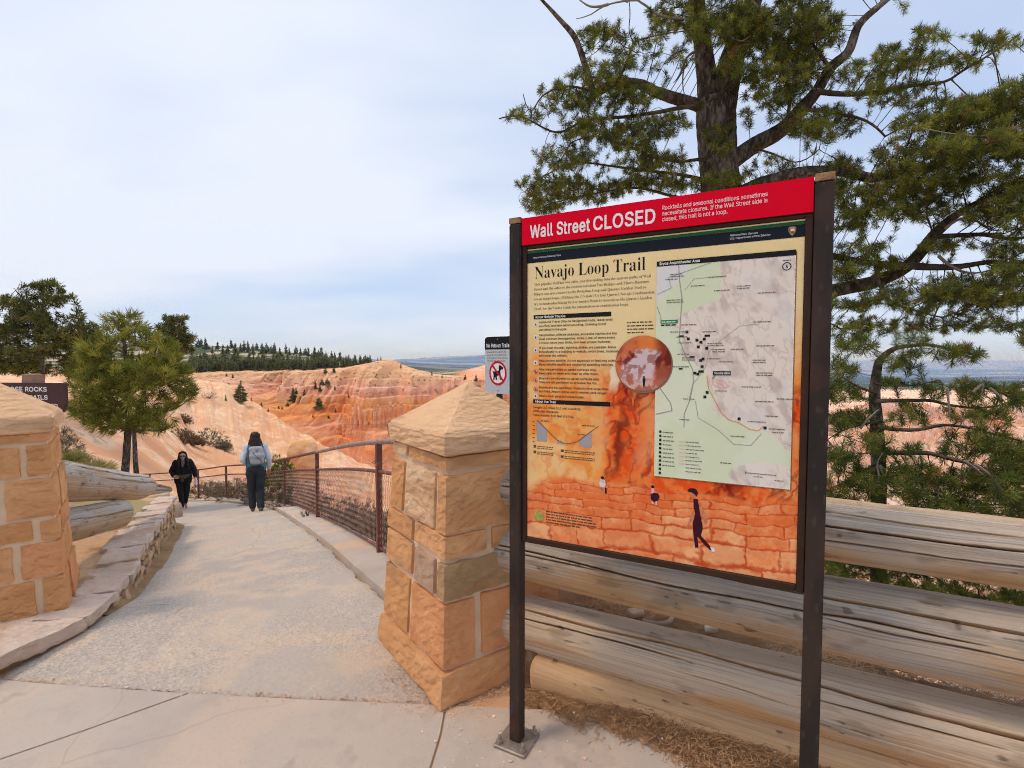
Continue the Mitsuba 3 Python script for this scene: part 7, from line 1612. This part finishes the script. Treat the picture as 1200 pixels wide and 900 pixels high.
for i, (x, y, d, w) in enumerate([(78, 548, 8.6, 0.7), (98, 543, 9.4, 0.9), (118, 541, 10, 0.9), (138, 546, 10, 0.8), (105, 551, 8.6, 0.7), (88, 538, 10.5, 0.9), (130, 536, 11, 0.9), (150, 555, 10.5, 0.6)]):
    shrub('tuft of yellow-green grass on the bank above the fallen log', x, y, d, w, 0.11, 130, GRASS, 20 + i, nd(0.17, 0.007, 12, 0.35), 'grass_tuft', None, 'grass tuft', 'grass tufts above the fallen log')
for i, (x, y, d, w, h, lab) in enumerate([(213, 520, 30, 1.7, 0.9, 'brown shrub on the slope right of the bushy pine, upper one'), (224, 527, 26, 1.3, 0.6, 'brown shrub on the slope right of the bushy pine, lower one'), (247, 526, 34, 2.3, 1.2, 'grey bare shrub alone on the pale slope between the two walkers, leafy end'), (262, 529, 34, 1.2, 0.7, 'small grey bare shrub at the right end of the lone slope shrub'), (245, 468, 110, 4.0, 1.6, 'grey shrub high on the pale ridge line'), (215, 498, 45, 1.6, 0.9, 'small brown shrub above the two slope shrubs')]):
    cp = canyon_point(x, y, 0.6, 5); sc = cp[1] / d
    p_ = at(x, y, cp[1]); shrub(lab, x, y, float(cp[1]), w * sc, h * sc, 260, SAGE if 'grey' in lab else BROWN, 40 + i, nd(0.16 * sc, 0.018 * sc), ground=float(cp[2]))
shrub('bright green shrub growing behind the railing right of the teal vest', 326, 566, 13.5, 1.0, 0.85, 420, [(0.13, 0.19, 0.035), (0.17, 0.23, 0.05), (0.10, 0.15, 0.03)], 60, nd(0.10, 0.012), ground=zat(326, 572, 13.5))
for i, (x, y, d, w, h) in enumerate([(286, 586, 15.5, 1.6, 0.7), (312, 592, 13.6, 1.3, 0.8), (340, 600, 11.6, 1.2, 0.7), (352, 604, 10.8, 1.2, 0.7), (390, 630, 8.4, 1.2, 0.7), (410, 640, 7.6, 1.2, 0.7), (430, 655, 6.8, 1.1, 0.7), (450, 668, 6.0, 1.0, 0.7), (268, 583, 17, 1.5, 0.5), (245, 580, 18, 1.3, 0.45)]):
    shrub('low grey-brown brush seen through the wire mesh of the railing', x, y, d, w, h, 240, BROWN + SAGE[:2], 80 + i, nd(0.12, 0.010), 'brush', zat(x, y, d), 'brush', 'brush behind the railing mesh')

# pine needles, chips and grit on the ground
rg = np.random.default_rng(9)


def litter(n, sampler, L, w, seed, pal, lift=0.012, tilt=0.25):
    rng = np.random.default_rng(seed); xy = sampler(rng, n); z = near_ground(xy[:, 0], xy[:, 1]) + lift * rng.random(n)
    a = rng.uniform(0, np.pi, n); el = rng.normal(0, tilt, n); d = np.stack([np.cos(a) * np.cos(el), np.sin(a) * np.cos(el), np.sin(el)], 1); s = np.stack([-np.sin(a), np.cos(a), a * 0], 1)
    o = np.column_stack([xy, z]); l = L * rng.uniform(0.5, 1.2, (n, 1)); bend = s * (rng.normal(0, 0.12, (n, 1)) * l)
    v = np.stack([o - d * l / 2 - s * w / 2, o - d * l / 2 + s * w / 2, o + bend + s * w / 2, o + bend - s * w / 2, o + d * l / 2], 1).reshape(-1, 3); b = (np.arange(n) * 5)[:, None]
    f = np.concatenate([b + [[0, 1, 2]], b + [[0, 2, 3]], b + [[3, 2, 4]]], 1).reshape(-1, 3)
    c = np.repeat(greens(n, seed, pal, [1] * len(pal)), 5, 0); return v, f, c


def bank(rng, n):
    s = rng.uniform(0.16, 2.7, n * 3); q = np.abs(rng.normal(0, 0.15, n * 3)) + 0.05; k = q < 0.40 + 0.06 * np.sin(s * 9) + 0.03 * np.sin(s * 23); s, q = s[k][:n], q[k][:n]
    xy = FA[:2] + FD[:2] * s[:, None] - np.array([0.465, 0.885]) * q[:, None]; return np.vstack([xy, xy[:n - len(xy)]])


NB = [(0.46, 0.26, 0.12), (0.34, 0.18, 0.08), (0.56, 0.35, 0.18), (0.22, 0.12, 0.06)]
v, f, c = litter(16000, bank, 0.085, 0.0022, 3, NB, 0.022)
mat('litter_mat', None, (0.3, 0.2, 0.1)); scene['litter_mat']['bsdf']['base_color'] = {'type': 'mesh_attribute', 'name': 'vertex_color'}
k = add('pine_needle_litter', (v, f), 'litter_mat', color=c); thing(None, 'brown carpet of fallen pine needles banked along the sill of the log fence', 'pine needles', kind='stuff', key=k)


def behind(rng, n):
    s = rng.uniform(0.2, 2.6, n); q = rng.uniform(0.08, 1.2, n); return FA[:2] + FD[:2] * s[:, None] + np.array([0.465, 0.885]) * q[:, None]


v, f, c = litter(9000, behind, 0.085, 0.0026, 5, NB + [(0.45, 0.36, 0.26)], 0.03)
k = add('pine_needle_litter', (v, f), 'litter_mat', color=c); thing(None, 'fallen needles and twigs on the ground behind the log fence', 'pine needles', kind='stuff', key=k)


def grit(n, sampler, size, seed, pal, lift=0.0, level=None):
    rng = np.random.default_rng(seed); xy = sampler(rng, n); z = (near_ground(xy[:, 0], xy[:, 1]) if level is None else level(xy)) + lift
    ico = trimesh.creation.icosahedron(); r = size * np.minimum(rng.lognormal(-0.3, 0.45, n), 2.2); V = ico.vertices[None] * r[:, None, None] * rng.uniform(0.6, 1.3, (n, 12, 1)) * np.array([1, 1, 0.6]) + np.column_stack([xy, z + r * 0.25])[:, None]
    F = ico.faces[None] + (np.arange(n) * 12)[:, None, None]; return V.reshape(-1, 3), F.reshape(-1, 3), np.repeat(greens(n, seed, pal, [1] * len(pal)), 12, 0)


CH = [(0.70, 0.55, 0.42), (0.55, 0.38, 0.26), (0.80, 0.68, 0.55), (0.36, 0.24, 0.16)]
v, f, c = grit(900, bank, 0.0042, 7, CH, 0.012)
k = add('wood_chips', (v, f), 'litter_mat', color=c); thing(None, 'pale chips and grit scattered over the pine needles', 'chips', kind='stuff', key=k)


def skirt(rng, n):                     # grit at the foot of the pillar and along the joint
    t_ = rng.random(n); a = np.where(rng.random(n) < 0.55, 0, 1); F0 = np.array([-0.232, 2.705]) - 0.37 * (np.array(R1) + np.array(R2))
    L_ = F0 + np.array(R2) * 0.75 * t_[:, None] - np.array(R1) * np.abs(rng.normal(0, 0.07, n))[:, None]; Q_ = F0 + np.array(R1) * 0.6 * t_[:, None] - np.array(R2) * np.abs(rng.normal(0, 0.05, n))[:, None]
    return np.where(a[:, None] == 0, L_, Q_)


flat_ = lambda xy: np.where(xy[:, 1] > joint_y(xy[:, 0]), gpath(xy[:, 0], xy[:, 1]) + 0.002, 0.001)
v, f, c = grit(2200, skirt, 0.0026, 11, [(0.68, 0.43, 0.26), (0.58, 0.34, 0.19), (0.72, 0.52, 0.36)], 0.0, flat_)
k = add('sandstone_grit', (v, f), 'litter_mat', color=c); thing(None, 'orange sandstone grit crumbled around the foot of the right pillar', 'grit', kind='stuff', key=k)


def slabs(rng, n):
    s = rng.uniform(-0.1, 2.4, n); q = 0.33 + np.abs(rng.normal(0, 0.20, n)); return FA[:2] + FD[:2] * s[:, None] - np.array([0.465, 0.885]) * q[:, None]


v, f, c = grit(420, slabs, 0.0042, 13, CH, 0.0, lambda xy: np.zeros(len(xy)) + 0.001)
k = add('paving_grit', (v, f), 'litter_mat', color=c); thing(None, 'scattered crumbs of wood and stone on the concrete by the board', 'grit', kind='stuff', key=k)


def jline(rng, n):
    x = rng.uniform(-2.9, -0.35, n); return np.column_stack([x, joint_y(x) + rng.normal(0.0, 0.018, n)])


v, f, c = grit(1500, jline, 0.0036, 15, [(0.62, 0.40, 0.25), (0.55, 0.45, 0.38), (0.45, 0.30, 0.19)], 0.0, lambda xy: np.zeros(len(xy)) - 0.004)
k = add('joint_grit', (v, f), 'litter_mat', color=c); thing(None, 'loose orange gravel along the joint between asphalt and concrete', 'gravel', kind='stuff', key=k)

# dirt washed along the foot of the low wall
di = np.arange(20, 330, 2); w_ = np.clip((di - 18) / 60, 0.05, 1) * 0.12 + 0.05 * meshkit.fbm(np.stack([di * 0.05, di * 0, di * 0], -1), 4, 2); cross = np.linspace(-0.04, 1, 9)
DV = LL[di][:, None, :] - LN[di][:, None, :] * (w_[:, None] * cross[None])[..., None]
DZ = gpath(DV[..., 0], DV[..., 1]) + 0.006 + (0.05 * (1 - cross[None]) ** 2) * (0.6 + 0.4 * np.sin(di * 0.2))[:, None] - 0.03 * (cross[None] > 0.95) + fbm2(DV[..., 0], DV[..., 1], 14, 3, 4) * 0.02
mat('drift_mat', grainy((0.36, 0.225, 0.125), (0.24, 0.145, 0.078), 6, 120, 0.9, 0.6), rough=0.95, spec=0.05, bump=lambda p, n, uv: fbm(p.x * 60, p.y * 60, p.z * 60, 3), bscale=0.012)
k = add('dirt_drift', (np.dstack([DV, DZ]).reshape(-1, 3), grid_faces(len(di), len(cross))), 'drift_mat', smooth=True); thing(None, kind='structure', key=k)
